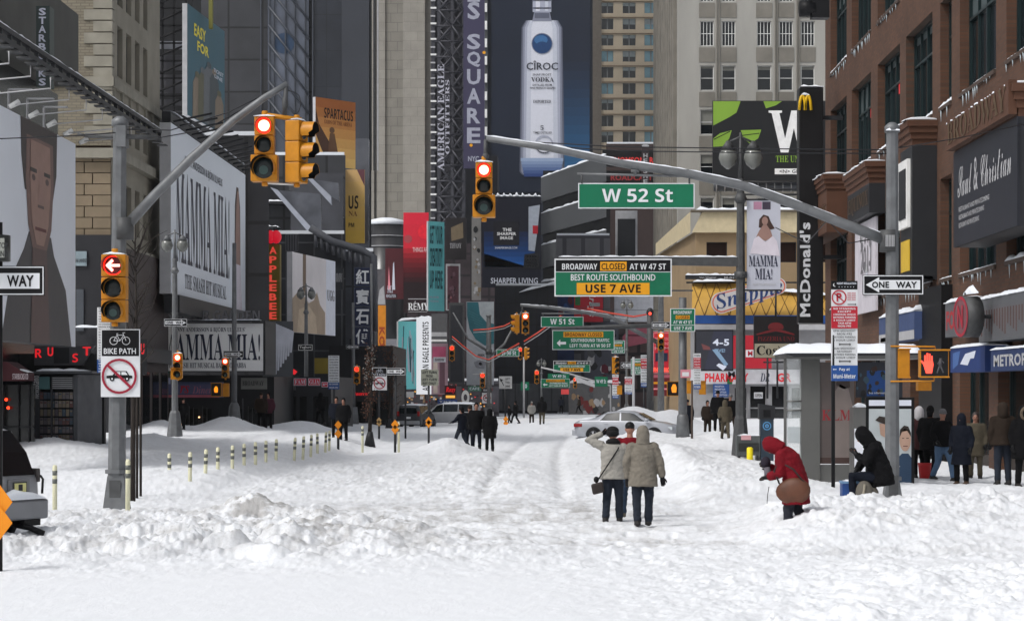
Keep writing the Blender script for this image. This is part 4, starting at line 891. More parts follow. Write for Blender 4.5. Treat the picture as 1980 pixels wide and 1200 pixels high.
# teal theatre poster pair
d = 140
tealp = M('poster_teal', (34, 84, 100), .5, var=.08, ns=.3); yel = M('poster_yellow', (190, 176, 40), .5)
def skew_board(pts_px, d0, d1, W, H, face, thick=.3):
    """vertical board standing between two depths; px given as (x0,ytop0,ybot0),(x1,ytop1,ybot1)"""
    (x0, yt0, yb0), (x1, yt1, yb1) = pts_px; A = P(x0, yb0, d0); B = P(x1, yb1, d1); zb = (A.z + B.z) / 2; zt = (P(x0, yt0, d0).z + P(x1, yt1, d1).z) / 2
    o = Vector((A.x, A.y, zb)); u = Vector((B.x - A.x, B.y - A.y, 0))
    return Board(fr=Fr(o, u, (0, 0, 1)), size=(u.length, zt - zb), W=W, H=H, face=face, thick=thick, edge=lgrey)
b = skew_board(((362, 8, 237), (434, 60, 247)), 139, 150, 72, 230, tealp)
b.text('EASY', 12, 30, 34, 56, yel, 'heavy').text('FOR', 18, 62, 40, 84, yel, 'heavy').up()
fig = [M('figure_tan', (122, 108, 92), .6), M('figure_olive', (92, 90, 70), .6), M('figure_grey', (96, 100, 104), .6), M('figure_dusk', (66, 74, 78), .6)]
for i, (x, y0, w) in enumerate(((18, 128, 9), (28, 112, 9), (40, 92, 11), (50, 100, 10), (60, 140, 9))):
    b.poly([(x - w * .4, y0 + 12), (x - w * .9, y0 + 26), (x - w, 228), (x + w, 228), (x + w * .9, y0 + 26), (x + w * .4, y0 + 12)], fig[i % 4]).disc(x, y0 + 7, 4.2, fig[(i + 1) % 4], ry=7); b.up()
b.text('TICKET', 48, 98, 68, 106, pale).text('LINE', 50, 110, 66, 118, pale)
b.done('poster_board', 'tall teal poster with yellow title and standing figures high on the left', 'billboard')
mb = MB(); mb.box(xx(408, 144), xx(415, 144), 143, 143.4, zz(60, 144), zz(-30, 144), M('dull_olive', (110, 108, 50))); tag(mb.build('poster_spike', loc=P(412, 110, 144)), 'yellow cut-out strip standing above the teal poster', 'sign')

# tan building with quoins
d = 96; s = S(d); XL = xx(215, d)
tanb = MG('tan_brickwork', (132, 125, 108), (120, 113, 98), (102, 96, 86), .36, .12, 'xz', .015, rough=.85, var=.12)
quoin = M('quoin_stone', (140, 136, 124), .85, var=.16, ns=1.5, bump=.2, bs=6)
t = thing('corner_building', 'tan brick building with stone quoins and tall windows between billboard and scaffold', 'building', (XL, d, 0))
mb = MB(); mb.box(xx(-60, d), XL, d, d + .01, zz(280, d), 34, tanb)
stonew = M('rusticated_stone', (130, 116, 96), .85, var=.14, ns=1)
fx = Fr((xx(-60, d), d, 0), (1, 0, 0), (0, 0, 1)); mb.box(xx(-60, d), XL, d + .3, d + .31, 0, zz(280, d), M('stone_joint', (78, 64, 54), .9))
mb.build('wall', t)
mb = MB()                                                  # rusticated blocks
for r in range(8):
    y = 292 + r * 21.5
    x = 215
    k_ = 0
    while x > 100:
        w = (40, 52)[(r + k_) % 2] if k_ else (36, 52)[r % 2]
        mb.box(xx(x - w + 1, d), xx(x - 1, d), d - .02 - .001 * (k_ % 2), d + .3, zz(y + 20, d), zz(y, d), stonew); x -= w; k_ += 1
mb.build('stone_base', t)
mb = MB()
for r in range(17):                                        # quoins
    y = -120 + r * 22.5 + 4; w = 52 if r % 2 == 0 else 34
    if y < 262: mb.box(xx(215 - w, d), XL + .06, d - .08, d + .5, zz(y + 20, d), zz(y, d), quoin)
mb.build('quoins', t)
fy = Fr((XL, d, 0), (0, 1, 0), (0, 0, 1)); LEN = 12
def fl(px): return F * XL / (px - CX) - d
uw = [(fl(a), fl(b_)) for a, b_ in ((227, 237), (244, 254), (261, 270), (277, 285))]
lv = [(zz(148, 97.5), zz(50, 97.5)), (zz(268, 97.5), zz(205, 97.5)), (zz(10, 97.5), zz(-90, 97.5))]
wins = [(a, z0, b_, z1) for z0, z1 in lv for a, b_ in uw]; winl = [(a, zz(445, 97.5), b_, zz(352, 97.5)) for a, b_ in uw]
mb = MB(); side = M('limestone_side', (136, 131, 118), .85, var=.14, ns=.7, bump=.1)
facade(mb, fy, LEN, 34, wins + winl, side, .3); mb.box(XL - 20, XL - .01, d + LEN - .01, d + LEN, 0, 34, tanb); mb.build('side_wall', t)
for i, w in enumerate(wins + winl): window(t, fy, *w, cols=1, rows=2, fm=dark, blind=random.choice((0, .3, .5)), bm=M('dusty_blind', (84, 78, 68)), dep=.25)
mb = MB()
for z, o_ in ((zz(297, 97), .35), (zz(160, 97), .15), (zz(480, 98), .3)):
    mb.obox(fy, -.3, LEN, z - .3, z + .1, .004, o_, quoin); mb.obox(fx, (0), XL - xx(-60, d) + o_, z - .3, z + .1, .05, o_, quoin)
for i in range(6): mb.obox(fy, i * 1.9 + .2, i * 1.9 + .35, zz(200, 97), zz(165, 97), .004, .1, quoin)
mb.build('cornice', t)
mb = MB(); brn = M('shop_brown', (50, 38, 36), .6); mb.box(xx(120, d) , XL + .4, d - .4, d - .1, 0, zz(455, d), M('shop_charcoal', (34, 34, 38), .5)); mb.obox(fy, -.2, LEN, 0, zz(482, 98), .004, .4, brn)
for q in range(5): mb.obox(fy, q * 2.4 + .4, q * 2.4 + 2, .4, 3.2, .41, .43, glass)
mb.obox(fy, -.4, LEN, 3.6, 4.2, .3, 1.0, dark); mb.build('shop_base', t)
mb = MB(); mb.box(xx(143, d), xx(172, d), d - .5, d - .41, zz(515, d), zz(487, d), M('window_sign', (120, 134, 140))); mb.text(facing(145, 512, d - .52), 'THE UNIVERSITY', 0, .1, .55, .25, 0, dark)
mb.box(xx(152, d), xx(166, d), d - .48, d - .41, zz(640, d), zz(560, d), M('window_grey', (70, 74, 80))); mb.snow(P(145, 633, d - 1), P(200, 633, d - 1), .8, .1); mb.build('window_sign', t)

# upper left overhang and stacked letter sign
d = 62
t = thing('overhang_building', 'dark building with a concrete overhang at the upper left edge', 'building', (xx(-60, d), d, 0))
mb = MB(); mb.slab(Fr((0, 0, 0), (1, 0, 0), (0, 0, 1)), [(xx(-200, d), 9.0), (xx(78, 66), 9.6), (xx(78, 66), 16), (xx(-200, d), 16)], -68, -66, M('concrete', (88, 88, 84), .85, var=.15, ns=.6)) if False else None
mb.box(xx(-220, 70), xx(48, 70), 62, 78, zz(62, 66), 15, M('concrete', (84, 84, 80), .85, var=.15, ns=.6)); mb.build('overhang', t)
mb = MB(); mb.box(xx(-260, 76), xx(62, 76), 68, 80, 0, zz(62, 66) - .02, MG('store_dark', (28, 30, 34), (24, 26, 30), (14, 15, 17), 1.3, 3.0, 'xz', .06, rough=.25, offset=0, var=.3)); mb.build('wall', t)
mb = MB()
for (a, b_, y0, y1) in ((16, 62, 172, 210), (52, 104, 190, 240), (84, 130, 206, 250)):
    for q in ((a, a + 2, y0, y1), (a, b_, y0, y0 + 2.4)): mb.box(xx(q[0], 67.5), xx(q[1], 67.5), 67.4, 67.6, zz(q[3], 67.5), zz(q[2], 67.5), lgrey)
mb.build('pale_frame', t)
d = 66
b = Board(px=(70, 12, 96, 168), d=d, face=M('sign_bottle_green', (20, 34, 32), .4), edge=M('sign_bottle_edge', (18, 44, 38), .4), thick=.6)
for i, c in enumerate('STARBUCKS'): b.text(c, 75, 16 + i * 17, 89, 30 + i * 17, wl, 'heavy')
b.done('coffee_sign', 'narrow dark green vertical sign with stacked white letters at the upper left', 'sign')

# spotlight truss running along the street
t = thing('lighting_truss', 'dark steel truss with snowy spotlights above the large portrait screen', 'truss', (-13.4, 64, 11))
mb = MB(); X_ = -13.2
for z in (11.2, 10.93): mb.box(X_ - .08, X_ + .08, 50, 79, z - .06, z + .06, dark)
for i in range(30): mb.box(X_ - .05, X_ + .05, 50 + i, 50.1 + i, 10.93, 11.2, dark); mb.box(X_ - .16, X_ + .16, 50.4 + i, 50.8 + i, 10.78, 10.82, galvd)
mb.build('beam', t)
for i in range(9):
    y = 55 + i * 2.4; m = MB(); m.tube([(X_ - .1, y, 10.8), (X_ - .1, y, 10.5), (X_ - 1.7, y, 10.35)], .02, lgrey, 6); m.build('arm', t)
    m = MB(); m.tube([(X_ - 1.75, y, 10.3), (X_ - 1.5, y + .1, 10.45)], [.07, .09], frost, 8); m.build('spotlight', t)
mb = MB(); mb.snow((X_, 55, 11.26), (X_, 79, 11.26), .15, .06, side=(1, 0, 0)); mb.build('snow_cap', t)

# portrait screen (board beside the street)
b = Board(fr=Fr((-14, 57.5, 3.72), (0, 1, 0), (0, 0, 1)), size=(11.4, 6.0), W=114, H=60, thick=.5, face=M('portrait_backdrop', (186, 190, 198), .4, var=.05, ns=.2), edge=dark)
skin = M('portrait_skin', (112, 84, 76), .5, var=.12, ns=.5); skin2 = M('portrait_skin_shade', (84, 62, 58), .5); coat_ = M('portrait_coat', (58, 56, 58), .5); hair = M('portrait_hair', (46, 36, 34), .5)
b.poly([(20, 60), (30, 44), (46, 35), (52, 30), (80, 30), (84, 35), (100, 44), (108, 60)], coat_).up()
b.poly([(42, 0), (88, 0), (87, 12), (82, 20), (47, 19), (43, 10)], hair).up()
b.poly([(49, 4), (82, 4), (83, 16), (80, 28), (72, 36), (58, 36), (51, 28), (48, 16)], skin).up().poly([(56, 34), (74, 34), (78, 60), (54, 60)], skin2).up()
b.poly([(54, 5), (78, 5), (79, 16), (76, 27), (70, 33), (61, 33), (55, 27), (53, 16)], M('portrait_light', (136, 106, 94), .5)).up()
b.poly([(64, 12), (68, 12), (69, 22), (63, 22)], M('portrait_nose', (134, 104, 94), .5)).rect(53, 12.5, 61, 13.6, hair).rect(70, 12.5, 78, 13.6, hair).disc(57, 15, 2.2, skin2, ry=.9).disc(74, 15, 2.2, skin2, ry=.9).rect(59, 28.2, 73, 29.1, M('portrait_lip', (96, 58, 56))).rect(62, 22, 70, 22.8, skin2)
b.done('portrait_screen', 'huge pale screen with a close-up portrait face above the coffee shop', 'billboard')
# coffee shop below
d = 70
t = thing('coffee_shop', 'dim coffee shop front with a dark red awning at the left edge', 'shop', (xx(20, d), d, 0))
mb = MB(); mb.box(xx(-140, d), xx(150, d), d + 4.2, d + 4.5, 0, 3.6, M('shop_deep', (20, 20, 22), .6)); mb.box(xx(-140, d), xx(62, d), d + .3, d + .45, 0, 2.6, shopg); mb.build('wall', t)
mb = MB()
for x in (2, 32, 52): mb.box(xx(x, d), xx(x + 2, d), d + .15, d + .29, 0, 2.6, dark)
mb.box(xx(-60, d), xx(62, d), d + .14, d + .29, 1.3, 1.36, dark); mb.build('window_frame', t)
mb = MB(); aw = M('awning_maroon', (60, 22, 28), .8)
mb.slab(Fr((0, d, 0), (1, 0, 0), (0, 0, 1)), [(xx(-100, d), zz(736, d)), (xx(62, d), zz(736, d)), (xx(62, d), zz(722, d)), (xx(30, d), zz(700, d)), (xx(-100, d), zz(692, d))], -.3, 1.0, aw)
mb.text(facing(24, 733, d - 1.02), 'STARBUCKS CO', 0, 0, 30 * S(d), 11 * S(d), 0, M('awning_letter', (150, 140, 144)), 'bold'); mb.snow(P(-20, 697, d - .5), P(60, 720, d - .5), .8, .06); mb.build('awning', t)
mb = MB()
for x, y in ((12, 772), (16, 788)): mb.ell(P(x, y, d + .1), .05, ME('shop_lamp_red', (255, 60, 30), 3), 8, 6)
mb.build('lamp', t)
d = 74
b = Board(px=(58, 664, 182, 706), d=d, face=M('sign_back_grey', (74, 74, 78), .6), shape=[(66, 668), (182, 668), (160, 706), (66, 706)], thick=.3)
for c, x, y, w in (('R', 68, 674, 13), ('U', 92, 671, 11), ('S', 140, 683, 11), ('T', 160, 670, 16)): b.text(c, x, y, x + w, y + 17, neon, 'bold')
b.up().rect(104, 672, 134, 702, dark); b.done('neon_sign', 'grey board with red neon letters below the portrait screen', 'sign')
mb = MB(); f2 = Fr((xx(270, 92), 90, zz(720, 92)), (math.sin(R(25)), math.cos(R(25)), 0), (0, 0, 1))
for i, (dx, dz) in enumerate(((0, 0), (.35, .35), (.7, .7))): mb.text(f2, 'ROU'[i], dx * .9, dz, dx * .9 + .25, dz + .42, .03, neon, 'bold')
mb.obox(f2, -.2, 1.1, -.1, 1.3, -.2, 0, dark); tag(mb.build('neon_sign', loc=f2.at(1, -.1)), 'small red neon letters right of the bike path sign', 'sign')
# newsstand
d = 72; g0 = gz(xx(110, d), d)
t = thing('newsstand', 'grey steel newsstand with rows of magazines behind glass and snow on its roof', 'kiosk', (xx(110, d), d, g0))
mb = MB(); kx0, kx1 = xx(62, d), xx(150, d); kst = M('kiosk_steel', (60, 62, 66), .45, metal=.4, var=.2); kg = M('kiosk_grey_panel', (92, 94, 98), .5, metal=.3, var=.2)
mb.box(kx0, kx1, d, d + .05, g0 - .3, zz(858, d), kst); mb.box(kx0, xx(76, d), d + .001, d + .06, g0 - .2, zz(724, d), kst); mb.box(xx(142, d), kx1, d + .001, d + .06, g0 - .2, zz(724, d), kst)
mb.slab(Fr((0, 0, 0), (1, 0, 0), (0, 1, 0)), [(kx1, d), (kx1 + .45, d + 1.6), (kx1 + .4, d + 1.65), (kx1 - .05, d + .06)], g0 - .3, zz(724, d), kg)
mb.box(kx0, kx1 - .1, d + 1.0, d + 1.6, g0, zz(724, d), dark); mb.build('shell', t)
mb = MB(); mags = [M('mag_%d' % i, c, .5) for i, c in enumerate(((96, 92, 96), (110, 100, 84), (76, 70, 78), (120, 112, 110), (90, 60, 58), (60, 74, 88)))]
random.seed(5)
for r in range(6):
    for c in range(9):
        x = 76 + c * 7.2; y = 757 + r * 16.5; mb.box(xx(x, d), xx(x + 6, d), d + .10, d + .13, zz(y + 14, d), zz(y + 1, d), random.choice(mags)); mb.box(xx(x + 1, d), xx(x + 5, d), d + .08, d + .1, zz(y + 6, d), zz(y + 3, d), random.choice(mags))
mb.build('magazine_rack', t)
mb = MB(); mb.box(xx(76, d), xx(96, d), d - .02, d + .06, zz(752, d), zz(728, d), M('kiosk_teal', (70, 104, 106))); mb.box(xx(100, d), xx(142, d), d - .02, d + .06, zz(752, d), zz(728, d), M('kiosk_shutter', (74, 76, 78)))
for i in range(6): mb.box(xx(102, d), xx(140, d), d - .04, d - .021, zz(731 + i * 3.8, d), zz(730 + i * 3.8, d), lgrey)
mb.box(xx(75, d), xx(142, d), d - .03, d + .12, zz(860, d), zz(852, d), kst); mb.box(xx(98, d), xx(101, d), d - .02, d + .1, zz(858, d), zz(752, d), kst); mb.text(facing(68, 770, d - .05), 'Newsstand', -.1, 0, .12, .7, .01, lgrey, 'bold', rot=90); mb.build('window_panel', t)
mb = MB(); mb.box(kx0 - .1, kx1 + .5, d - .3, d + 1.7, zz(722, d), zz(717, d), kst); mb.build('roof', t); mb = MB(); mb.snow((kx0 + .2, d - .1, zz(717, d)), (kx1 + .4, d - .1, zz(717, d)), .5, .07); mb.build('snow_cap', t)

# --- musical theatre frontage ---------------------------------------------
d = 128
bldg_px('theatre_building', 'black theatre building behind the long slanted musical billboard', 285, 520, 262, 134, MG('theatre_black', (34, 34, 38), (26, 27, 30), (16, 16, 18), 2.2, 3.0, 'xz', .12, rough=.5, offset=0, var=.4), depth=30)
b = Board(fr=Fr((-17, 104.8, 6.75), (0, 1, 0), (0, 0, 1)), size=(25.8, 7.7), W=258, H=77, face=M('musical_vinyl', (186, 191, 206), .5, var=.05, ns=.1), edge=lgrey, thick=.5)
ink2 = M('musical_ink', (30, 34, 56), .5); sk = M('bride_skin', (150, 118, 108), .5); wd_ = M('bride_dress', (176, 170, 178), .5); hr = M('bride_hair', (60, 40, 34), .5)
b.text('BENNY ANDERSSON & BJÖRN ULVAEUS', 40, 10, 165, 16, ink2).text('MAMMA MIA!', 14, 19, 192, 62, ink2, 'serif').text('THE SMASH HIT MUSICAL', 40, 66, 180, 73, ink2, 'serif').up()
b.poly([(212, 60), (214, 20), (220, 10), (228, 10), (235, 20), (237, 60)], hr).up().poly([(216, 77), (216, 40), (219, 22), (222, 12), (229, 12), (232, 22), (235, 40), (236, 77)], sk).up().poly([(210, 77), (215, 52), (236, 52), (243, 77)], wd_)
b.done('musical_billboard', 'long pale billboard with dark vertical lettering and a bride slanting back on the left', 'billboard')
mb = MB()
for i in range(14): mb.tube([(-16.9, 104.9 + i * 1.8, 14.5), (-15.2, 105.2 + i * 1.8, 14.9)], .05, dark, 5)
mb.box(-17.4, -17.0, 104.8, 130.4, 14.5, 14.95, dark); mb.snow((-17.1, 105, 14.95), (-17.1, 130, 14.95), .4, .12, side=(1, 0, 0)); mb.box(-17.3, -16.6, 104.8, 130.4, 5.9, 6.7, dark)
tag(mb.build('sign_gantry', loc=(-17, 105, 5.9)), 'dark snowy steel frame around the slanted musical billboard', 'gantry')
d = 112
b = Board(px=(308, 624, 510, 718), d=d, face=M('marquee_white', (214, 215, 208), .5, var=.06, ns=.5), edge=dark, thick=1.0); b.border(1.2, dark).up()
b.text('BENNY ANDERSSON & BJÖRN ULVAEUS\'', 333, 631, 474, 642, ink2, 'serif').text('MAMMA MIA!', 313, 645, 503, 696, ink2, 'serif').text('THE SMASH HIT MUSICAL BASED ON ABBA', 322, 701, 476, 711, ink2, 'serif')
b.done('theatre_marquee', 'white theatre marquee facing the street with the big dark musical title', 'marquee')
mb = MB(); f3 = Fr(P(513, 724, d), (16 * S(d) * 1.6, 4.5, 0), (0, 0, 1)); wdt = 2.0
mb.obox(f3, 0, wdt, 0, 104 * S(d), -.1, 0, dark); f4 = Fr(P(528, 728, d + 3), (52 * S(d + 4), 1.4, 0), (0, 0, 1))
mb.obox(f4, 0, 50 * S(d + 4), 0, 108 * S(d + 3), -.8, 0, M('marquee_side', (60, 62, 66)))
for i in range(7):
    u = (3 + i * 6.3) * S(d + 4); h = (98 - i * 7) * S(d + 3); mb.slab(f4, [(u, 103 * S(d + 3) - h), (u + .1, 103 * S(d + 3) - h), (u + .25, 100 * S(d + 3) - i * .05), (u + .05, 103 * S(d + 3) - i * .05)], .01, .05, M('marquee_side_letter', (150, 152, 160)))
tag(mb.build('marquee_side', loc=P(545, 728, d + 3)), 'grey side of the marquee with tall leaning white letters', 'marquee')
mb = MB(); fw = facing(316, 619, d - .2); mb.text(fw, 'WINTER GARDEN', 0, 0, 186 * S(d), 19 * S(d), 0, M('bulb_letters', (104, 104, 108), .5), 'bold'); mb.text(fw, 'WINTER GARDEN', 0, 0, 186 * S(d), 19 * S(d), -.12, dark, 'bold'); mb.box(xx(312, d), xx(505, d), d - .3, d, zz(622, d), zz(619.5, d), dark); mb.snow(P(312, 619, d - .1), P(505, 619, d - .1), .4, .06)
tag(mb.build('roof_letters', loc=P(410, 622, d)), 'standing roof letters spelling WINTER GARDEN on the marquee', 'sign')
d = 116
t = thing('street_shops', 'dark row of shop fronts under the theatre marquee with warm lights inside', 'shop', (xx(400, d), d, 0))
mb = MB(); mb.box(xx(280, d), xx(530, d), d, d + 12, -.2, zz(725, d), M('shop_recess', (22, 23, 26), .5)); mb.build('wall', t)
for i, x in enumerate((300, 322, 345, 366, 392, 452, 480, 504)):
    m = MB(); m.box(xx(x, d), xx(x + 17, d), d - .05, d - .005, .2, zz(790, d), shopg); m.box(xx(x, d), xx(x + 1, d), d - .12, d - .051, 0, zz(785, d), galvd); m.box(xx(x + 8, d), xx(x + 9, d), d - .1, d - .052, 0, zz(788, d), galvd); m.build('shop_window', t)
mb = MB()
for x, y in ((312, 812), (331, 798), (352, 820), (385, 806), (398, 826), (456, 830)): mb.ell(P(x, y, d - .2), .045, ME('warm_bulb', (255, 200, 140), 2.5), 8, 6)
mb.build('lamp', t)
d = 113
b = Board(px=(268, 738, 424, 768), d=d, face=M('awning_blue_grey', (66, 74, 104), .6), thick=1.6); b.rect(268, 763, 424, 770 - 2, M('awning_rose', (150, 78, 92))).rect(268, 742, 420, 761, M('awning_violet', (84, 84, 118), .6)).up()
b.text('S', 300, 744, 310, 760, red, 'it').text('rs', 348, 745, 366, 760, red, 'it').text('Diner', 372, 746, 410, 761, M('awning_pink_letters', (140, 90, 110)), 'it'); b.done('diner_awning', 'blue grey diner awning with red script under the theatre marquee', 'awning')
b = Board(px=(262, 706, 332, 742), d=d - .5, face=M('lit_fascia', (84, 92, 88), .5)); b.rect(303, 675 + 33, 327, 675 + 46, green).up().text('W 51 St', 305, 710, 325, 719, pale).rect(262, 730, 330, 742, M('fascia_lilac', (130, 134, 160))).text('OPEN', 292, 733, 320, 740, navy); b.done('shop_fascia', 'pale shop fascia with lilac strip left of the marquee', 'sign')
b = Board(px=(466, 730, 516, 752), d=d - .3, face=M('board_stone', (116, 116, 112))); b.text('BROADWAY', 469, 736, 510, 745, dark, 'serif'); b.done('shop_sign', 'pale stone shop board with dark BROADWAY lettering', 'sign')
d = 125
t = thing('gift_shops', 'grey gift shop fronts with a wooden door right of the theatre', 'shop', (xx(600, d), d, 0))
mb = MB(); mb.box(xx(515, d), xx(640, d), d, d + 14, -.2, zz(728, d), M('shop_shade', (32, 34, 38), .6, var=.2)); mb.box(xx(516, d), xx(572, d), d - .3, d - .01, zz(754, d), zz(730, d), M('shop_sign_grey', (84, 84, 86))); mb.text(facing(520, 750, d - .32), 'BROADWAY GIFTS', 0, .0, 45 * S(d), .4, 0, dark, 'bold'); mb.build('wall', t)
mb = MB(); mb.box(xx(539, d), xx(556, d), d - .15, d - .01, 0, zz(752, d), M('plywood_door', (128, 102, 72), .7)); mb.build('door', t)
mb = MB(); mb.text(facing(524, 776, d - .35), 'ATM', 0, 0, 15 * S(d), 6 * S(d), 0, ME('atm_green', (30, 220, 110), 1.5), 'bold'); mb.build('neon_lettering', t)
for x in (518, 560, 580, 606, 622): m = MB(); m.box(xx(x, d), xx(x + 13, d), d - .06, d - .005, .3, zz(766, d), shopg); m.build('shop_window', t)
# dark mid block with slanted glass canopies
o_ = bldg_px('dark_block', 'charcoal block with snowy slanted canopies below the paired signals', 430, 668, 300, 185, dk2, depth=25)
mb = MB(); random.seed(31)
for i in range(26): x = random.uniform(432, 655); y = random.uniform(305, 610); w = random.uniform(4, 20); mb.box(xx(x, 185), xx(x + w, 185), 184.2 - random.random() * .6, 185, zz(y + random.uniform(3, 30), 185), zz(y, 185), random.choice((dark, galvd, M('vent_wall', (56, 57, 62), .6, var=.3, ns=.5), M('slate_panel', (50, 53, 60)), lgrey)))
mb.build('rooftop_plant', o_)
mb = MB()
for y, a, b_ in ((330, 432, 520), (392, 470, 560), (440, 440, 540), (420, 610, 664)): mb.box(xx(a, 185), xx(b_, 185), 183.4, 185, zz(y + 5, 185), zz(y, 185), dark); mb.snow(P(a, y, 184), P(b_, y, 184), 1.2, .22)
mb.build('ledge', o_)
d = 176
t = thing('slanted_canopies', 'row of slanted grey glass canopies edged with snow below the paired signals', 'canopy', P(610, 470, d))
for (x0, y0, x1, y1, dep) in ((524, 363, 608, 462, 14), (592, 342, 642, 397, 14), (562, 318, 600, 345, 12)):
    m = MB(); f_ = Fr((0, d, 0), (1, 0, 0), (0, 0, 1)); Q = lambda *a: [(xx(px, d), zz(py, d)) for px, py in a]
    m.slab(f_, Q((x0, y0), (x0 + 14, y0 + 5), (x1 - 1, y1 - 17), (x1, y1)), -.1, .5, M('snow_edge', (150, 154, 164), .8)); m.slab(f_, Q((x0 + 14, y0 + 5), (x1 + 12, y0 + 12), (x1 + 14, y1 - 8), (x1 - 1, y1 - 17)), -.6, .1, M('canopy_glass', (84, 86, 92), .25, var=.4, ns=.6)); m.build('canopy', t)
mb = MB(); mb.box(xx(545, d), xx(650, d), d + 6, d + 6.3, zz(470, d), zz(320, d), M('vent_wall', (56, 57, 62), .6, var=.3, ns=.5)); mb.box(xx(556, d), xx(582, d), d + 5.6, d + 6, zz(372, d), zz(366, d), lgrey); mb.build('back_wall', t)
d = 168
bldg_px('dark_block', 'black lower block with steel railings behind the apple restaurant sign', 440, 668, 452, d, MG('block_black', (36, 38, 43), (28, 29, 33), (64, 66, 70), 2.0, 2.6, 'xz', .06, rough=.4, offset=0, var=.4), depth=14)
mb = MB()
for i in range(9): mb.tube([P(610 + i * 11, 452 + i * 5, d - 1), P(612 + i * 11, 478 + i * 5, d - 1)], .12, M('fin_steel', (70, 72, 78)), 6)
mb.tube([P(600, 440, d - 1), P(640, 466, d - 1), P(700, 484, d - 1), P(722, 496, d - 1), P(724, 640, d - 1)], .28, M('fin_steel', (70, 72, 78)), 10)
tag(mb.build('steel_canopy', loc=P(660, 640, d)), 'bent steel pipe canopy curving over the four dark blue panels', 'canopy')
bldg_px('round_corner_building', 'grey dim building behind the four dark blue sign panels', 640, 724, 486, 172, MG('grey_dim', (70, 72, 78), (58, 60, 66), (40, 42, 46), .8, 5.0, 'xz', .08, rough=.4, offset=0, var=.4), depth=20)
# restaurant apple sign
d = 138
b = Board(px=(514, 472, 541, 622), d=d, face=M('sign_olive_gold', (140, 122, 44), .5, var=.15, ns=1), thick=.8)
for i, c in enumerate('APPLEBEE'): b.text(c, 521, 477 + i * 18, 535, 491 + i * 18, ME('sign_brick_red', (220, 70, 56), .8), 'heavy')
o = b.done('restaurant_sign', 'gold vertical sign with stacked red letters under a red apple', 'sign')
mb = MB(); mb.ell(P(523, 458, d - .1), (.32, .3, .4), ME('apple_red', (200, 16, 40), .8)); mb.ell(P(534, 458, d - .1), (.32, .3, .4), ME('apple_red', (200, 16, 40), .8)); mb.tube([P(529, 452, d), P(531, 440, d)], .04, dark); mb.build('apple', o)
d = 142
b = Board(px=(470, 478, 512, 600), d=d, face=M('brown_front', (60, 48, 40), .7, var=.2)); b.rect(482, 555, 498, 582, M('orange_poster', (170, 110, 30))).rect(500, 500, 505, 590, dark).up().poly([(472, 468 + 12), (508, 486), (508, 494), (472, 490)], M('yellow_valance', (190, 150, 40)))
b.done('shop_upper_floor', 'brown upper shop floor with yellow valance and orange poster', 'shop front')
b = Board(px=(500, 540, 512, 575), d=d - 1, face=dark)
for y in (544, 556, 567): b.rect(501, y, 511, y + 4, frost)
b.done('blade_sign', 'small black blade sign with white bars left of the gold vertical sign', 'sign')
b = Board(px=(552, 452, 576, 486), d=150, face=M('louvre_grey', (96, 96, 100)));
for i in range(5): b.rect(554 + i * 5, 454, 555.5 + i * 5, 484, dark)
b.done('louvre_panel', 'pale grey slatted panel above the boot advert', 'panel')
# boot advert
b = skew_board(((565, 487, 640), (648, 505, 650)), 130, 140, 83, 155, M('boot_backdrop', (178, 174, 176), .5, var=.12, ns=.4))
b.rect(64, 0, 83, 155, pale).rect(19, 0, 25, 80, M('boot_brown', (110, 92, 76))).poly([(0, 155), (0, 90), (14, 70), (30, 95), (40, 88), (46, 70), (52, 95), (62, 110), (62, 155)], M('boot_sand', (138, 122, 104), .5, var=.15, ns=1)).up().poly([(8, 155), (12, 110), (30, 100), (44, 120), (46, 155)], M('boot_tan', (156, 140, 120))).text('UGG', 66, 62, 81, 84, dark, 'serif')
b.done('boot_advert', 'pale advert board with sandy landscape and UGG lettering', 'billboard')
b = Board(px=(648, 518, 664, 560), d=158, face=M('dim_sign', (44, 46, 50), .5)); b.text('BROADWAY', 650, 528, 662, 545, lgrey, 'serif'); b.done('dim_sign', 'dim grey board on the wall right of the boot advert', 'sign')
# poster pair with warm tones
def warm(b, W, H):
    gradrect(b, 0, 0, W, H, (140, 76, 30), (200, 168, 100), 7, 'warm_poster'); b.up()
b = skew_board(((610, 188, 318), (687, 198, 328)), 196, 200, 77, 130, M('warm_face', (150, 110, 60)))
warm(b, 77, 130); b.text('SPARTACUS', 16, 18, 72, 38, M('poster_ink_brown', (40, 26, 20)), 'bold').text('GODS OF THE ARENA', 16, 41, 70, 49, M('poster_rust', (120, 70, 40)), 'serif')
b.poly([(0, 20), (6, 50), (18, 70), (30, 90), (40, 128), (26, 130), (10, 96), (0, 70)], M('poster_shadow_figures', (74, 50, 38))).up().poly([(27, 66), (36, 66), (42, 100), (44, 128), (24, 128), (24, 90)], M('poster_figure', (104, 74, 52))).disc(31, 60, 5, M('poster_figure', (104, 74, 52)), ry=6)
b.done('drama_poster', 'upper warm orange drama poster with a shadowy figure and dark title', 'billboard')
b = Board(px=(662, 328, 705, 470), d=197, face=M('warm_face2', (172, 140, 80), .5), thick=.3); gradrect(b, 662, 328, 705, 470, (170, 140, 96), (184, 150, 60), 6, 'warm_low'); b.up()
b.text('US', 674, 378, 693, 404, M('poster_ink_brown', (40, 26, 20)), 'bold').text('NA', 674, 408, 691, 418, M('poster_rust', (120, 70, 40)), 'serif').text('PM', 674, 431, 685, 439, M('poster_ink_brown', (40, 26, 20)), 'bold').poly([(690, 328), (705, 328), (705, 360)], M('poster_plum', (96, 56, 64)))
b.done('drama_poster', 'lower yellow end of the drama poster with the letters US NA PM', 'billboard')
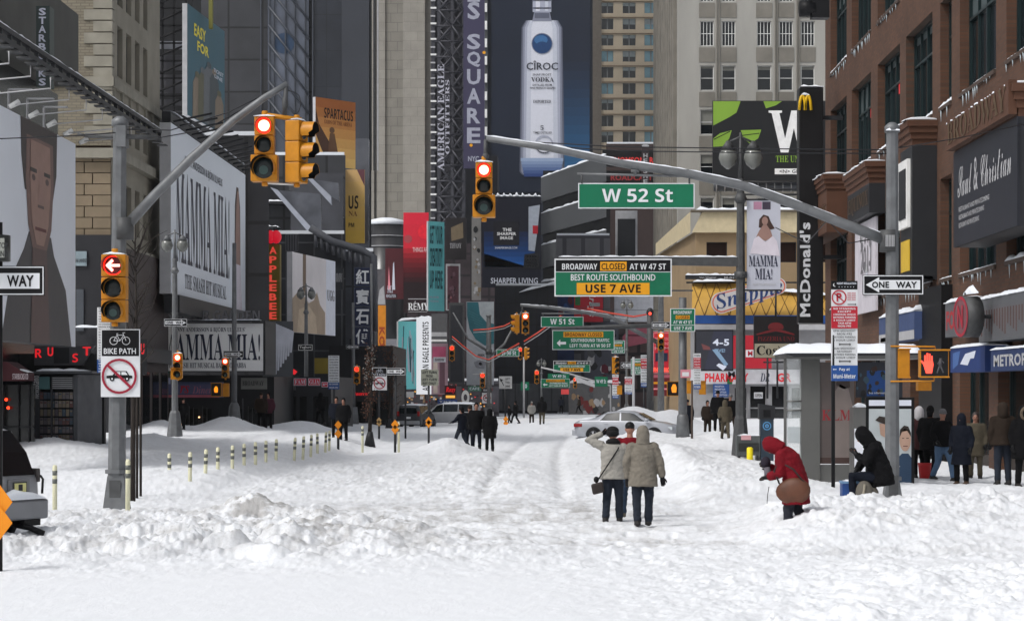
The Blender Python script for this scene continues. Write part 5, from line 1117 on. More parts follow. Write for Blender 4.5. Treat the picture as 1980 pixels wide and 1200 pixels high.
b = Board(px=(687, 268, 712, 470), d=204, face=M('streaked_glass', (88, 90, 96), .2, var=.35, ns=.3), thick=1.5); b.done('glass_fin', 'pale streaked glass fin right of the drama posters', 'panel')
# four-panel sign
d = 150
t = thing('stacked_panel_sign', 'vertical stack of four dark blue panels with white brush characters', 'sign', P(700, 672, d)); bn = M('panel_indigo', (22, 30, 58), .45)
for i, c in enumerate('紅寶石傅'):
    b = Board(px=(685, 517 + i * 38.5, 716, 553.5 + i * 38.5), d=d, face=bn, thick=.6); b.border(.7, M('panel_rim', (80, 88, 110)), .3); b.text(c, 688, 521 + i * 38.5, 713, 549 + i * 38.5, white); b.L += .5; b.text(c, 688.6, 521.4 + i * 38.5, 713.6, 549.4 + i * 38.5, white); b.L += .5; b.text(c, 688.6, 520.6 + i * 38.5, 713.6, 549 + i * 38.5, white); b.done('character_panel', '', '', par=t)
mb = MB(); mb.tube([P(718, 510, d), P(718, 730, d)], .09, galv); mb.build('post', t)
b = Board(px=(676, 655, 716, 700), d=162, face=M('shop_upper_dark', (28, 30, 36), .5)); b.text('Ruby Foo\'s', 682, 672, 712, 684, lgrey, 'it'); b.done('dim_sign', 'dim board with pale script below the four dark blue panels', 'sign')
# lower storefronts between the theatre and the vans
d = 152
t = thing('street_shops', 'dark shop row with red lit FAMIGLIA sign and red script sign', 'shop', (xx(660, d), d, 0))
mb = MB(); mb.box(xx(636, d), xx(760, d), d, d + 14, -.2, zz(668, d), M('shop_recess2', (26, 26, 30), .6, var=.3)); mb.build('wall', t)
for i, x in enumerate((566, 590, 612, 634, 656, 690, 712, 736)): 
    if x > 634: m = MB(); m.box(xx(x, d), xx(x + 16, d), d - .06, d - .005, .3, zz(776, d), shopg); m.build('shop_window', t)
mb = MB(); mb.text(facing(672, 764, d - .2), 'Restaurant', 0, 0, 42 * S(d), 7 * S(d), 0, neon, 'it'); mb.build('neon_lettering', t)
for i, (x0, y0, x1, y1, tx, lab) in enumerate(((568, 731, 592, 745, 'FAM', 'left half of the red pizzeria sign reading FAM'), (596, 731, 619, 745, 'GLIA', 'right half of the red pizzeria sign'), (622, 738, 634, 748, 'P', 'tiny red square sign beside the pizzeria sign'), (512, 728, 523, 738, 'P', 'tiny pink lit square sign beside the theatre marquee'))):
    b = Board(px=(x0, y0, x1, y1), d=122, face=M('pizzeria_red', (170, 30, 50), .5)); b.border(.8, pale).text(tx, x0 + 2, y0 + 3, x1 - 2, y1 - 3, pale, 'serif'); b.done('pizzeria_sign', lab, 'sign')
b = Board(px=(560, 712, 576, 725), d=124, face=dark); b.poly([(561, 722), (568, 713), (575, 718), (570, 724)], neon); b.done('neon_sign', 'small red neon swirl above the pizzeria sign', 'sign')
b = Board(px=(608, 692, 634, 722), d=128, face=M('dull_yellow_box', (120, 104, 30), .6)); b.done('shop_sign', 'dull yellow blank box sign left of the white parking sign', 'sign')
b = Board(px=(577, 666, 604, 677), d=121, face=black); b.border(.8, frost).text('Yoghurt', 579, 668, 602, 675, frost); b.done('shop_sign', 'small black rounded sign with white text on the far lamp post', 'sign')
# --- centre: stacked screens and posters -----------------------------------
d = 330
t = thing('round_tower', 'dark curved glass drum with snowy rim behind the dark red adverts', 'building', (xx(742, d), d + 3.5, 0))
mb = MB(); mb.tube([(xx(744, d), d + 3.5, 0), (xx(744, d), d + 3.5, zz(432, d))], 3.0, M('drum_glass', (44, 44, 46), .25, var=.5, ns=.4, streak=.1), 28); mb.build('drum', t)
mb = MB(); mb.tube([(xx(744, d), d + 3.5, zz(432, d)), (xx(744, d), d + 3.5, zz(424, d)), (xx(744, d), d + 3.5, zz(418, d))], [3.1, 2.9, 1.0], snowm, 28)
for y in (455, 475): mb.tube([(xx(744, d), d + 3.5, zz(y, d)), (xx(744, d), d + 3.5, zz(y - 1.5, d))], 3.08, lgrey, 28)
mb.build('rim', t)
bldg_px('dark_block', 'maroon grey block carrying the dark red adverts in the middle distance', 728, 960, 470, 345, MG('maroon_wall', (58, 48, 52), (48, 40, 44), (30, 26, 30), 2.6, 3.2, 'xz', .2, rough=.6, offset=0, var=.5), roofsnow=False)
mar = M('maroon_poster', (80, 32, 38), .5, var=.15, ns=.3)
b = Board(px=(745, 480, 780, 578), d=322, face=mar); b.poly([(758, 560), (760, 510), (762, 506), (764, 560)], pale).poly([(750, 560), (752, 515), (755, 560)], M('pink_line', (210, 120, 130))).rect(747, 568, 768, 576, M('maroon_dark', (40, 22, 26))).text('SALT', 749, 552, 760, 566, pale, 'serif').text('REVOLUTION', 747, 569, 765, 575, pale); b.done('poster', 'narrow maroon poster with white candle shapes left of the bright red advert', 'billboard')
b = Board(px=(728, 520, 746, 590), d=324, face=M('grey_poster', (92, 90, 94), .5)); b.poly([(730, 588), (734, 560), (742, 552), (745, 588)], lgrey); b.done('poster', 'small grey poster left of the narrow maroon poster', 'billboard')
b = Board(px=(780, 411, 829, 605), d=320, face=M('cognac_dark', (34, 20, 24), .5)); gradrect(b, 780, 411, 829, 480, (190, 32, 52), (176, 30, 46), 3, 'cognac_a'); gradrect(b, 780, 480, 829, 545, (164, 30, 42), (44, 18, 22), 7, 'cognac_b'); b.up()
b.disc(822, 448, 14, M('cognac_glow', (206, 34, 48), .4)).disc(789, 462, 8, M('cognac_soft', (150, 60, 66))).text('THINGS ARE', 798, 478, 829, 487, M('cognac_text', (200, 160, 160))).text('RÉMY', 789, 582, 829, 599, wl2, 'serif').rect(789, 577, 826, 578.5, lgrey).rect(789, 602, 826, 603, lgrey)
b.done('cognac_advert', 'bright red to black advert with white REMY lettering', 'billboard')
cyan = M('cyan_vinyl', (112, 196, 206), .5, var=.06, ns=.2)
b = skew_board(((828, 432, 604), (859, 425, 598)), 300, 302, 32, 175, cyan); 
for i, (w, y) in enumerate((('GET YOUR', 8), ('CREATIVITY', 52), ('UP HERE', 96))): b.text(w, 3, y, 28, y + 36, M('cyan_ink', (24, 60, 72)), 'bold')
b.text('MUSEUM', 3, 146, 20, 150, pale).text('FASHION', 3, 154, 20, 158, pale).done('cyan_banner', 'tall cyan banner with dark condensed lettering right of the red advert', 'billboard')
b = Board(px=(861, 421, 902, 502), d=304, face=M('soot_board', (34, 30, 32), .6)); b.poly([(872, 440), (895, 430), (896, 460), (873, 466)], M('brass_photo', (120, 106, 84))).text('TIFFANY', 870, 470, 892, 480, lgrey, 'serif'); b.done('photo_board', 'black board with a tan photo right of the cyan banner', 'billboard')
b = Board(px=(862, 510, 890, 600), d=303, face=lgrey); b.rect(865, 514, 887, 598, M('plum_window', (84, 52, 60))).up().blobs(867, 520, 885, 590, [M('rose_a', (140, 90, 96)), M('maroon_dark', (40, 22, 26)), M('mauve', (110, 80, 90))], 12, (2, 5), 3); b.done('framed_poster', 'grey framed plum poster below the tan photo board', 'billboard')
b = Board(px=(912, 418, 930, 580), d=301, face=M('strip_stone', (130, 128, 126))); b.blobs(915, 440, 927, 570, [dark, lgrey, M('brass_photo', (120, 106, 84))], 18, (2, 5), 8); b.done('poster_strip', 'narrow pale strip of small posters left of the navy screen advert', 'billboard')
b = Board(px=(932, 380, 1046, 556), d=298, face=M('sharper_navy', (18, 20, 34), .5)); gradrect(b, 936, 448, 1034, 516, (16, 30, 62), (20, 84, 156), 7, 'screen_wave'); b.poly([(936, 490), (1034, 520), (936, 520)], M('sharper_navy', (18, 20, 34))).up()
b.rect(954, 428, 1004, 474, M('sharper_black', (20, 20, 28))).up()
for i, w in enumerate(('THE', 'SHARPER', 'IMAGE')): b.text(w, (972, 961, 967)[i], 441 + i * 8, (989, 998, 992)[i], 447 + i * 8, wl2, 'heavy')
b.text('SHARPERIMAGE.COM', 957, 477, 1000, 481, pale).text('SHARPER LIVING', 949, 537, 1040, 548, pale).poly([(1022, 400), (1044, 396), (1040, 440), (1034, 486), (1022, 484)], M('phone_pale', (140, 146, 156))).up().rect(1030, 436, 1040, 452, red)
b.poly([(1014, 492), (1040, 488), (1044, 520), (1012, 518)], dark)
for r in range(4):
    for c in range(5): b.disc(1018 + c * 5, 496 + r * 6, 1.5, lgrey)
o = b.done('gadget_advert', 'navy advert with a glowing blue wave and white SHARPER LIVING text', 'billboard')
mb = MB(); mb.snow(P(934, 380, 298.5), P(1046, 380, 298.5), .5, .2)
for i in range(9): mb.snow(P(936 + i * 12, 378, 298), P(942 + i * 12, 378, 298), .5, .35)
mb.build('snow_cap', o)
b = skew_board(((770, 622, 752), (805, 620, 752)), 218, 219, 35, 130, cyan); random.seed(2)
for i in range(14): x = random.uniform(4, 31); b.line(x, random.uniform(8, 60), x + random.uniform(-6, 6), random.uniform(70, 126), random.uniform(1, 2.4), random.choice((M('cyan_ink', (24, 60, 72)), pale, M('cyan_mid', (56, 112, 124)))))
b.done('cyan_screen', 'cyan screen with dark scribbled figures left of the white vertical banner', 'billboard')
b = Board(px=(805, 613, 834, 762), d=217, face=ME('banner_lit', (236, 238, 244), .8)); b.text('AMERICAN EAGLE PRESENTS', 817, 622, 829, 755, black, 'bold', rot=90); b.done('vertical_banner', 'bright white vertical banner with black sideways AMERICAN EAGLE PRESENTS', 'billboard')
mb = MB(); mb.snow(P(770, 621, 217.5), P(834, 613, 217.5), .8, .22); tag(mb.build('snow_ridge', loc=P(800, 620, 217)), 'snow ridge on top of the white vertical banner and cyan screen', 'snow')
b = Board(px=(834, 606, 864, 690), d=224, face=M('grey_fascia', (84, 84, 86), .6), thick=2); b.rect(834, 642, 864, 650, lgrey).rect(834, 656, 864, 660, frost); b.done('store_fascia', 'grey store fascia with white bands right of the white vertical banner', 'shop front')
b = Board(px=(833, 664, 866, 762), d=219, face=M('rose_store', (150, 122, 130), .5)); b.poly([(836, 670), (862, 670), (862, 692), (836, 692)], M('rose_bright', (168, 76, 104))).rect(838, 700, 846, 760, M('cream_c', (170, 156, 146))).rect(850, 700, 860, 760, M('mauve', (110, 80, 90))).done('rose_window', 'rose pink and cream shop window poster left of the grey panel tower', 'billboard')
b = Board(px=(868, 585, 897, 742), d=216, face=galvd, thick=1.5); b.rect(871, 590, 894, 738, M('panel_charcoal', (44, 45, 50), .5)); b.done('panel_tower', 'charcoal panel tower in a steel frame between the rose window and teal advert', 'panel')
b = Board(px=(902, 583, 955, 744), d=215, face=M('phone_advert_pale', (140, 144, 150), .5)); tl = M('iris_teal', (30, 84, 94), .5, var=.25, ns=.5)
b.poly([(903, 584), (955, 584), (955, 664), (938, 668), (920, 656), (908, 636), (903, 610)], tl).up().poly([(925, 584), (955, 584), (955, 626), (940, 622), (928, 608)], M('iris_pale', (132, 138, 142))).up()
for i in range(8): b.line(905 + i * 3, 600 + i * 6, 925 + i * 3, 600 + i * 6 + 10, .8, M('iris_light', (60, 110, 118)))
b.text('PEEK', 924, 684, 938, 688, dark).poly([(916, 700), (932, 694), (940, 700), (936, 712), (920, 710)], M('gadget_grey', (110, 112, 120))).disc(929, 703, 3, dark).rect(914, 722, 932, 724, lgrey)
b.done('iris_advert', 'pale phone advert with a large teal curved shape at its top', 'billboard')
b = Board(px=(731, 590, 746, 735), d=226, face=M('kodak_orange', (186, 118, 34), .5)); b.text('KODAK', 733, 632, 744, 728, M('kodak_red', (150, 60, 34)), 'heavy', rot=-90); b.done('orange_sign', 'tall orange vertical sign with sideways red letters', 'sign')
b = Board(px=(746, 655, 772, 692), d=223, face=M('pale_store', (132, 132, 138))); b.blobs(750, 660, 768, 688, [dark, lgrey], 8, (2, 4), 6); b.done('store_poster', 'small pale store poster right of the orange sign', 'billboard')
b = Board(px=(716, 678, 732, 745), d=225, face=M('scrawl_white', (130, 132, 138))); b.text('ILL', 718, 684, 730, 704, dark, 'it').text('R', 720, 712, 730, 724, dark, 'it'); b.done('scrawl_sign', 'pale sign with dark scrawled letters left of the orange sign', 'sign')
b = Board(px=(746, 692, 776, 735), d=222, face=mar); b.rect(748, 696, 774, 700, red).disc(766, 705, 5, ME('dull_red_letters', (190, 20, 34), .6)); b.done('red_store_sign', 'dark red store sign above the black one way sign', 'sign')
# low backdrop behind the vans
bldg_px('street_end_shops', 'dim row of shops with coloured lights behind the two snowy vans', 560, 965, 736, 232, MG('dim_shops', (62, 62, 68), (44, 44, 50), (28, 28, 32), 1.9, 2.8, 'xz', .15, rough=.5, offset=.4, var=.6), depth=8)
d = 231
mb = MB(); random.seed(9); cols = [ME('tiny_red', (220, 40, 40), 1.0), ME('tiny_amber', (240, 170, 70), 1.1), lgrey, dark, M('stall_tan', (140, 116, 90)), M('stall_red', (110, 44, 44)), hm]
for i in range(230):
    x = random.uniform(640, 955); y = random.uniform(736, 812); w = random.uniform(1.5, 8); h = random.uniform(1.5, 8); c = random.choice(cols)
    if c in cols[:2]: w = h = 2.2
    mb.box(xx(x, d), xx(x + w, d), d - .1 - random.random() * .5, d, zz(y + h, d), zz(y, d), c)
tag(mb.build('shop_displays', loc=(xx(820, d), d, 0)), 'clutter of small lit window displays behind the two snowy vans', 'shop display')
struct([o for o in bpy.data.objects if o.name == 'shop_displays'][0], 'stuff')
b = Board(px=(860, 745, 882, 770), d=200, face=M('neon_board', (60, 26, 32))); b.text('Roxy', 847 + 15, 748, 880, 760, neon, 'it').rect(862, 764, 880, 769, ME('tiny_amber', (240, 170, 70), 1.1)); b.done('neon_sign', 'small red neon script sign between the vans and the signal mast', 'sign')
mb = MB(); fr = facing(900, 768, 198); mb.ring(fr, 0, 0, .28, .62, 0, frost, asp=.55); mb.ring(fr, 0, 0, .28, .62, -.3, dark, asp=.55); tag(mb.build('ring_sign', loc=P(900, 785, 198)), 'white oval ring sign behind the walking group', 'sign')

for x0, y0, x1, y1, c, tx, lab in ((642, 742, 700, 752, (120, 30, 40), 'CAMERAS', 'narrow dark red camera shop fascia left of the small tree'), (838, 690, 862, 700, (190, 190, 196), 'SHOW', 'small white fascia under the rose window poster'), (846, 772, 884, 780, (40, 70, 130), 'TKTS', 'thin blue strip sign just above the pale silver van'),
        (905, 746, 930, 756, (60, 110, 90), 'CAFE', 'small green fascia behind the head of the walking group'), (782, 757, 800, 768, (200, 200, 205), '', 'small bright white lit box under the cyan screen'), (640, 722, 656, 734, (150, 130, 40), '', 'tiny mustard panel beside the white and blue parking sign'),
        (688, 726, 712, 736, (140, 40, 50), 'DELI', 'tiny red fascia behind the small tree trunk'), (1085, 752, 1100, 762, (180, 60, 60), '', 'tiny red panel on the market stall front')):
    b = Board(px=(x0, y0, x1, y1), d=214 if x0 < 1000 else 240, face=M('mini_%d' % x0, c, .5))
    if tx: b.text(tx, x0 + 3, y0 + 2.5, x1 - 3, y1 - 2.5, pale if max(c) < 180 else dark, 'bold')
    b.done('shop_fascia', lab, 'sign')
# ---------------------------------------------------------------- street furniture
def on_ground(px, d): x = xx(px, d); return Vector((x, d, gz(x, d)))
# traffic signals -----------------------------------------------------------
def signal(label, px, py_top, d, h, rz=0, lit=0, big=False, group='traffic signals', arrow=False, cat='traffic light', name='traffic_signal', dim=False):
    """three-section signal, h = height in metres, front faces -Y before rotation; lit: 0 top, None dark"""
    loc = P(px, py_top, d); t = thing(name, label, cat, loc, rz, group)
    secs = [.28, .28, .40] if big else [1 / 3] * 3
    z = 0; tot = sum(secs); wv = h * .36; mb = MB(); mv = MB(); lens = []
    for i, q in enumerate(secs):
        hh = h * q / tot; w = wv * (1.0 if not big or i == 2 else .74) * (1.12 if big else 1); c = z - hh / 2
        mb.box(-w / 2, w / 2, -w * .32, w * .35, c - hh * .485, c + hh * .485, yellow)
        r = min(w, hh) * .43; N = 14; fr = Fr((0, -w * .33, c), (1, 0, 0), (0, 0, 1))
        mv.ring(fr, 0, 0, r * .95, r * 1.08, .01, yellow, 20)
        vs_ = []; fs = []                                   # tunnel visor, open at the bottom
        for k in range(N + 1):
            a = R(-35 + 250 * k / N)
            for n_, rr in ((0, r * 1.05), (r * (1.5 if math.sin(a) > 0 else 1.0), r * 1.02)): vs_.append(fr.at(rr * math.cos(a), rr * math.sin(a), n_))
        for k in range(N): fs.append((2 * k, 2 * k + 1, 2 * k + 3, 2 * k + 2))
        mv.add(vs_, fs, yellow, True); mv.add([v + Vector((0, 0, 0)) - fr.v * .0 + (Vector(v) - fr.at(0, 0, 0)).normalized() * -.006 for v in vs_], [f[::-1] for f in fs], black, True)
        lens.append((fr, r, i)); z -= hh
    mb.tube([(0, 0, .12), (0, 0, 0)], h * .05, yellow); mb.tube([(0, 0, z), (0, 0, z - .08)], h * .05, yellow)
    mb.build('housing', t, local=True, bevel=h * .012); mv.build('visor', t, local=True)
    for fr, r, i in lens:
        m = MB(); on = lit == i
        if on and arrow:
            m.disc(fr, 0, 0, r * .96, .012, M('arrow_field', (120, 16, 20), .3)); w = .14 * r; lw = ME('arrow_red', (255, 120, 110), 7)
            for a_ in ((-.6, 0, .6, 0), (-.6, 0, -.1, .5), (-.6, 0, -.1, -.5)):
                p = Vector((a_[0] * r, a_[1] * r)); q = Vector((a_[2] * r, a_[3] * r)); dv = (q - p).normalized(); n_ = Vector((-dv.y, dv.x)) * w; p = p - dv * w * .6; q = q + dv * w * .6
                m.poly([fr.at(p.x + n_.x, p.y + n_.y, .02), fr.at(q.x + n_.x, q.y + n_.y, .02), fr.at(q.x - n_.x, q.y - n_.y, .02), fr.at(p.x - n_.x, p.y - n_.y, .02)], lw)
            m.ring(fr, 0, 0, r * .9, r, .014, redl)
        elif on: m.disc(fr, 0, 0, r * .97, .012, redl if not dim else redg); m.disc(fr, 0, 0, r * .68, .02, redh if not dim else redl)
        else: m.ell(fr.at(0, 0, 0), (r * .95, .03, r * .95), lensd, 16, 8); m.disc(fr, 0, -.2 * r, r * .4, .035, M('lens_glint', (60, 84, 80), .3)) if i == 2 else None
        m.build('lens', t, local=True)
    m = MB(); m.snow((-wv * .45, 0, .0), (wv * .45, 0, .0), wv * .6, .05); m.build('snow_cap', t, local=True)
    return t
D1 = 47.0
# left pole ------------------------------------------------------------------
def sig_pole(label, px, base_py, top_py, d, r0, r1, basew, baseh, arm, cat='signal pole', guy=None, cap=True, bot=None, steel_m=None, group=None):
    g = galv if steel_m is None else steel_m; b = on_ground(px, d); t = thing('signal_pole', label, cat, b, group=group); top = P(px + (6 if px < 400 else 0), top_py, d)
    mb = MB(); mb.tube([b + Vector((0, 0, baseh * .9)), top], [r0, r1], g, 8, smooth=False)
    mb.tube([top, top + Vector((0, 0, .12)), top + Vector((0, 0, .2))], [r1 * 1.25, r1 * 1.25, r1 * .5], g, 12); mb.build('shaft', t)
    mb = MB(); w = basew / 2; vs_ = []
    for z_, q in ((-.3, 1), (baseh * .0, 1), (baseh * .93, .66), (baseh, .58)): vs_ += [b + Vector((a * w * q, c * w * q, z_)) for a, c in ((-1, -1), (1, -1), (1, 1), (-1, 1))]
    fs = [(i * 4 + k, i * 4 + (k + 1) % 4, i * 4 + 4 + (k + 1) % 4, i * 4 + 4 + k) for i in range(3) for k in range(4)] + [(12, 13, 14, 15)]
    mb.add(vs_, fs, g); mb.tube([b + Vector((0, 0, baseh)), b + Vector((0, 0, baseh + .08))], r0 * 1.3, g, 8); mb.box(b.x - w * .45, b.x + w * .45, b.y - w * .86, b.y - w * .84, b.z + .25, b.z + .65, galvd); mb.build('base', t, bevel=.015)
    if arm:
        mb = MB(); pts = [P(a, c, d + e) for a, c, e in arm[0]]; mb.tube(pts, arm[1], g, 10)
        mb.tube([pts[0] + Vector((0, 0, .22)), pts[0] - Vector((0, 0, .22))], r1 * 1.45, galvd, 10); mb.build('mast_arm', t)
        if arm[2]: m = MB(); [m.snow(pts[i] + Vector((0, 0, arm[1][i] * .8)), pts[i + 1] + Vector((0, 0, arm[1][i + 1] * .8)), .07, .035) for i in range(len(pts) - 1)]; m.build('snow_cap', t)
    if guy: mb = MB(); [mb.tube([P(*q) for q in g_], .012 if len(g_) > 2 or g_[0][2] > 0 else .02, dark, 5) for g_ in guy]; mb.build('guy_wire', t)
    return t
t = sig_pole('grey octagonal left signal pole with a long arm rising to the paired signals', 226, 990, 244, D1, .185, .135, .50, .78,
    ([(240, 442, 0), (300, 376, 0), (370, 306, 0), (450, 234, 0), (510, 190, 0), (556, 162, 0)], [.11, .1, .09, .08, .07, .06], False),
    guy=[[(240, 250, D1), (330, 252, D1), (440, 218, D1), (548, 165, D1)], [(240, 262, D1), (300, 268, D1), (400, 250, D1), (480, 205, D1)], [(-40, 270, D1 - 3), (160, 262, D1 - .5), (240, 255, D1)]])
mb = MB(); mb.tube([P(165, 262, D1), P(304, 266, D1)], .05, galvd, 8); mb.tube([P(165, 262, D1), P(150, 259, D1)], .03, galvd); mb.box(xx(228, D1), xx(246, D1), D1 - .2, D1 + .2, zz(285, D1), zz(244, D1), galv)
mb.tube([P(232, 250, D1), P(232, 240, D1), P(244, 238, D1), P(244, 250, D1)], .02, galvd); mb.build('crossbar', t)
# paired signals
mb = MB(); mb.tube([P(553, 165, D1), P(550, 222, D1)], .045, galvd); mb.tube([P(510, 222, D1), P(583, 232, D1)], .05, yellow); mb.tube([P(510, 222, D1), P(512, 232, D1)], .04, yellow); mb.tube([P(510, 354, D1), P(568, 357, D1)], .02, frost); mb.ell(P(551, 200, D1), (.06, .06, .16), galvd)
mb.tube([P(556, 175, D1)] + [P(568 + 14 * math.sin(a), 200 - 22 * math.cos(a), D1) for a in (0, .8, 1.6, 2.4, 3.1)], .01, dark, 5)
tag(mb.build('signal_bracket', loc=P(550, 232, D1)), 'yellow double bracket hanging the paired signals from the left arm', 'bracket')
signal('yellow signal with lit red lamp and oversized green lens, left of the hanging pair', 512, 226, D1, 1.32, 0, 0, True)
signal('yellow signal turned sideways, right of the hanging pair over the left street', 574, 234, D1, 1.26, R(72), None)
signal('yellow signal showing a lit red left arrow on the left pole', 222, 492, D1 - .35, 1.36, 0, 0, arrow=True)
# right pole
t = sig_pole('grey signal pole at the right corner carrying the long arm over the street', 1725, 970, 256, D1, .15, .125, .42, .55,
    ([(1718, 466, 0), (1640, 436, 0), (1560, 404, 0), (1440, 360, 0), (1330, 336, 0), (1200, 316, 0), (1060, 286, 0), (940, 268, 0)], [.115, .105, .1, .095, .09, .08, .07, .06], True),
    guy=[[(1725, 290, D1), (1500, 288, D1), (1200, 284, D1), (940, 270, D1)], [(1725, 297, D1), (1500, 296, D1), (1200, 292, D1), (960, 276, D1)], [(1738, 286, D1), (1850, 268, D1 + 4), (1990, 238, D1 + 8)], [(1700, 460, D1), (1640, 470, D1), (1600, 425, D1), (1560, 470, D1 + 2), (1500, 440, D1 + 5)]])
mb = MB(); mb.box(xx(1708, D1), xx(1728, D1), D1 - .25, D1 - .1, zz(478, D1), zz(456, D1), galvd)
for i in range(6): mb.box(xx(1709 + i * 3, D1), xx(1710.5 + i * 3, D1), D1 - .28, D1 - .25, zz(478, D1), zz(456, D1), lgrey)
mb.snow(P(1712, 254, D1), P(1738, 254, D1), .3, .12); mb.build('collar', t)
mb = MB(); mb.tube([P(939, 270, D1), P(938, 312, D1)], .04, galvd); mb.ell(P(939, 302, D1), .07, galvd); tag(mb.build('signal_bracket', loc=P(939, 312, D1)), 'short grey bracket hanging a signal from the right arm tip', 'bracket')
signal('yellow signal with lit red lamp at the tip of the right arm', 936, 314, D1, 1.12, 0, 0, True)

# green street sign
b = Board(px=(1118, 354, 1343, 403), d=D1, face=white, thick=.03); b.rect(1120, 356, 1341, 401, green).up().text('W 52 St', 1164, 365, 1301, 391, white, 'bold'); b.done('street_sign', 'big green sign reading W 52 St hanging from the right arm', 'street sign')
mb = MB(); mb.tube([P(1116, 336, D1), P(1340, 341, D1)], .025, galv); [mb.tube([P(x, 337, D1), P(x, 355, D1)], .02, galvd) for x in (1125, 1333)]; mb.tube([P(1228, 318, D1), P(1228, 338, D1)], .035, galv); mb.tube([P(1220, 330, D1), P(1236, 330, D1)], .04, galv)
tag(mb.build('sign_hanger', loc=P(1228, 345, D1)), 'grey hanger rail on the near arm over the big W 52 St sign', 'bracket')
# one way signs
def oneway(label, x0, y0, x1, y1, d, left=True, st=True, hidden=None):
    b = Board(px=(x0, y0, x1, y1), d=d, face=black, thick=.02); w = x1 - x0; h = y1 - y0; b.border(h * .045, white, h * .03).up(); sg = (lambda x: x0 + x * w) if left else (lambda x: x1 - x * w)
    ah = h * .38; cy_ = (y0 + y1) / 2; b.poly([(sg(.05), cy_), (sg(.27), cy_ - ah), (sg(.27), cy_ - ah * .62), (sg(.94), cy_ - ah * .62), (sg(.94), cy_ + ah * .62), (sg(.27), cy_ + ah * .62), (sg(.27), cy_ + ah)][::1 if left else -1], white).up()
    a, c = sorted((sg(.15), sg(.89))); hh = ah * .42
    b.text('ONE', a, cy_ - hh, a + (c - a) * .38, cy_ + hh, black, 'heavy').text('WAY', a + (c - a) * .53, cy_ - hh, c, cy_ + hh, black, 'heavy')
    return b.done('one_way_sign', label, 'road sign', 'one way signs')
oneway('black ONE WAY sign pointing left on the right corner pole', 1668, 531, 1786, 570, D1 - .25)
DN = 32.0
b = Board(px=(-104, 514, 86, 571), d=DN, face=black, thick=.02); b.border(2, white, 1.5).up().rect(-95, 528, 77, 558, white).up().text('ONE', -80, 532, -20, 553, black, 'heavy').text('WAY', 14, 532, 66, 554, black, 'heavy'); b.done('one_way_sign', 'close black sign cut by the left edge so only WAY shows', 'road sign', 'one way signs')
g0 = on_ground(-2, DN)
t = thing('sign_post', 'close black post at the left edge of the picture', 'post', g0); mb = MB(); mb.tube([g0 - Vector((0, 0, .3)), P(-2, 430, DN + .06)], .05, black, 8); mb.build('pole', t)
mb = MB(); mb.tube([P(-20, 455, DN), P(-20, 505, DN)], .28, M('dark_olive_box', (40, 42, 40), .5), 14); mb.rect = None; mb.box(xx(-14, DN), xx(18, DN), DN - .3, DN - .28, zz(500, DN), zz(463, DN), M('counter_label', (130, 132, 126)))
mb.text(facing(-8, 496, DN - .305), 'MIND', 0, 0, .16, .08, 0, dark); mb.text(facing(-8, 480, DN - .305), 'STOP', 0, 0, .16, .08, 0, dark); tag(mb.build('round_box', loc=P(-20, 505, DN)), 'dark round box with a pale label above the WAY sign', 'sign')
for i, y in enumerate((970, 1010)):
    b = Board(px=(-26, y - 34, 24, y + 34), d=DN - .1 - .03 * i, face=M('marker_orange', (232, 140, 14), .5), shape=[(-26, y), (-1, y - 34), (24, y), (-1, y + 34)], thick=.01)
    b.done('object_marker', ('upper', 'lower')[i] + ' of two orange diamond markers on the close left post', 'road sign', 'orange diamond markers')
# bike path sign on left pole
dd = D1 - .22
def bike(b, cx, cy_, k, m):
    for s_ in (-1, 1): b.ring(cx + s_ * 13 * k, cy_ + 5 * k, 7.4 * k, 8.6 * k, m)
    for (a, c, e, f) in ((-13, 5, -6, -7), (-6, -7, 8, -7), (8, -7, 13, 5), (-6, -7, 0, 5), (0, 5, 8, -7), (-13, 5, 0, 5), (8, -7, 6, -12), (6, -12, 11, -12), (-7.5, -10, -3.5, -10), (-6, -7, -6.3, -10)): b.line(cx + a * k, cy_ + c * k, cx + e * k, cy_ + f * k, 1.2 * k, m)
def carsym(b, cx, cy_, k, m, bg_):
    b.poly([(cx - 25 * k, cy_ + 4 * k), (cx - 25 * k, cy_ - 1 * k), (cx - 13 * k, cy_ - 2 * k), (cx - 7 * k, cy_ - 10 * k), (cx + 14 * k, cy_ - 10 * k), (cx + 19 * k, cy_ - 2 * k), (cx + 25 * k, cy_ - 1 * k), (cx + 25 * k, cy_ + 4 * k)], m).up()
    b.poly([(cx - 9 * k, cy_ - 2.6 * k), (cx - 5 * k, cy_ - 8.4 * k), (cx + 2 * k, cy_ - 8.4 * k), (cx + 2 * k, cy_ - 2.6 * k)], bg_).poly([(cx + 4 * k, cy_ - 2.6 * k), (cx + 4 * k, cy_ - 8.4 * k), (cx + 12 * k, cy_ - 8.4 * k), (cx + 16 * k, cy_ - 2.6 * k)], bg_)
    for s_ in (-14, 15): b.disc(cx + s_ * k, cy_ + 5 * k, 4.6 * k, m).up().disc(cx + s_ * k, cy_ + 5 * k, 1.8 * k, bg_)
b = Board(px=(195, 636, 271, 767), d=dd, face=white, thick=.012, edge=galv); b.rect(197, 638, 269, 688, black).up(); bike(b, 232, 654, .92, white); b.text('BIKE PATH', 201, 673, 263, 684, white)
carsym(b, 231, 727, 1.0, black, white); b.up().up().ring(231, 727, 29.5, 34, M('sign_crimson', (150, 24, 50), .5)).up().line(209, 706, 253, 748, 5, M('sign_crimson', (150, 24, 50), .5)); b.done('bike_path_sign', 'large near black and white bike path sign with no car symbol on the left pole', 'road sign', 'bike path signs')
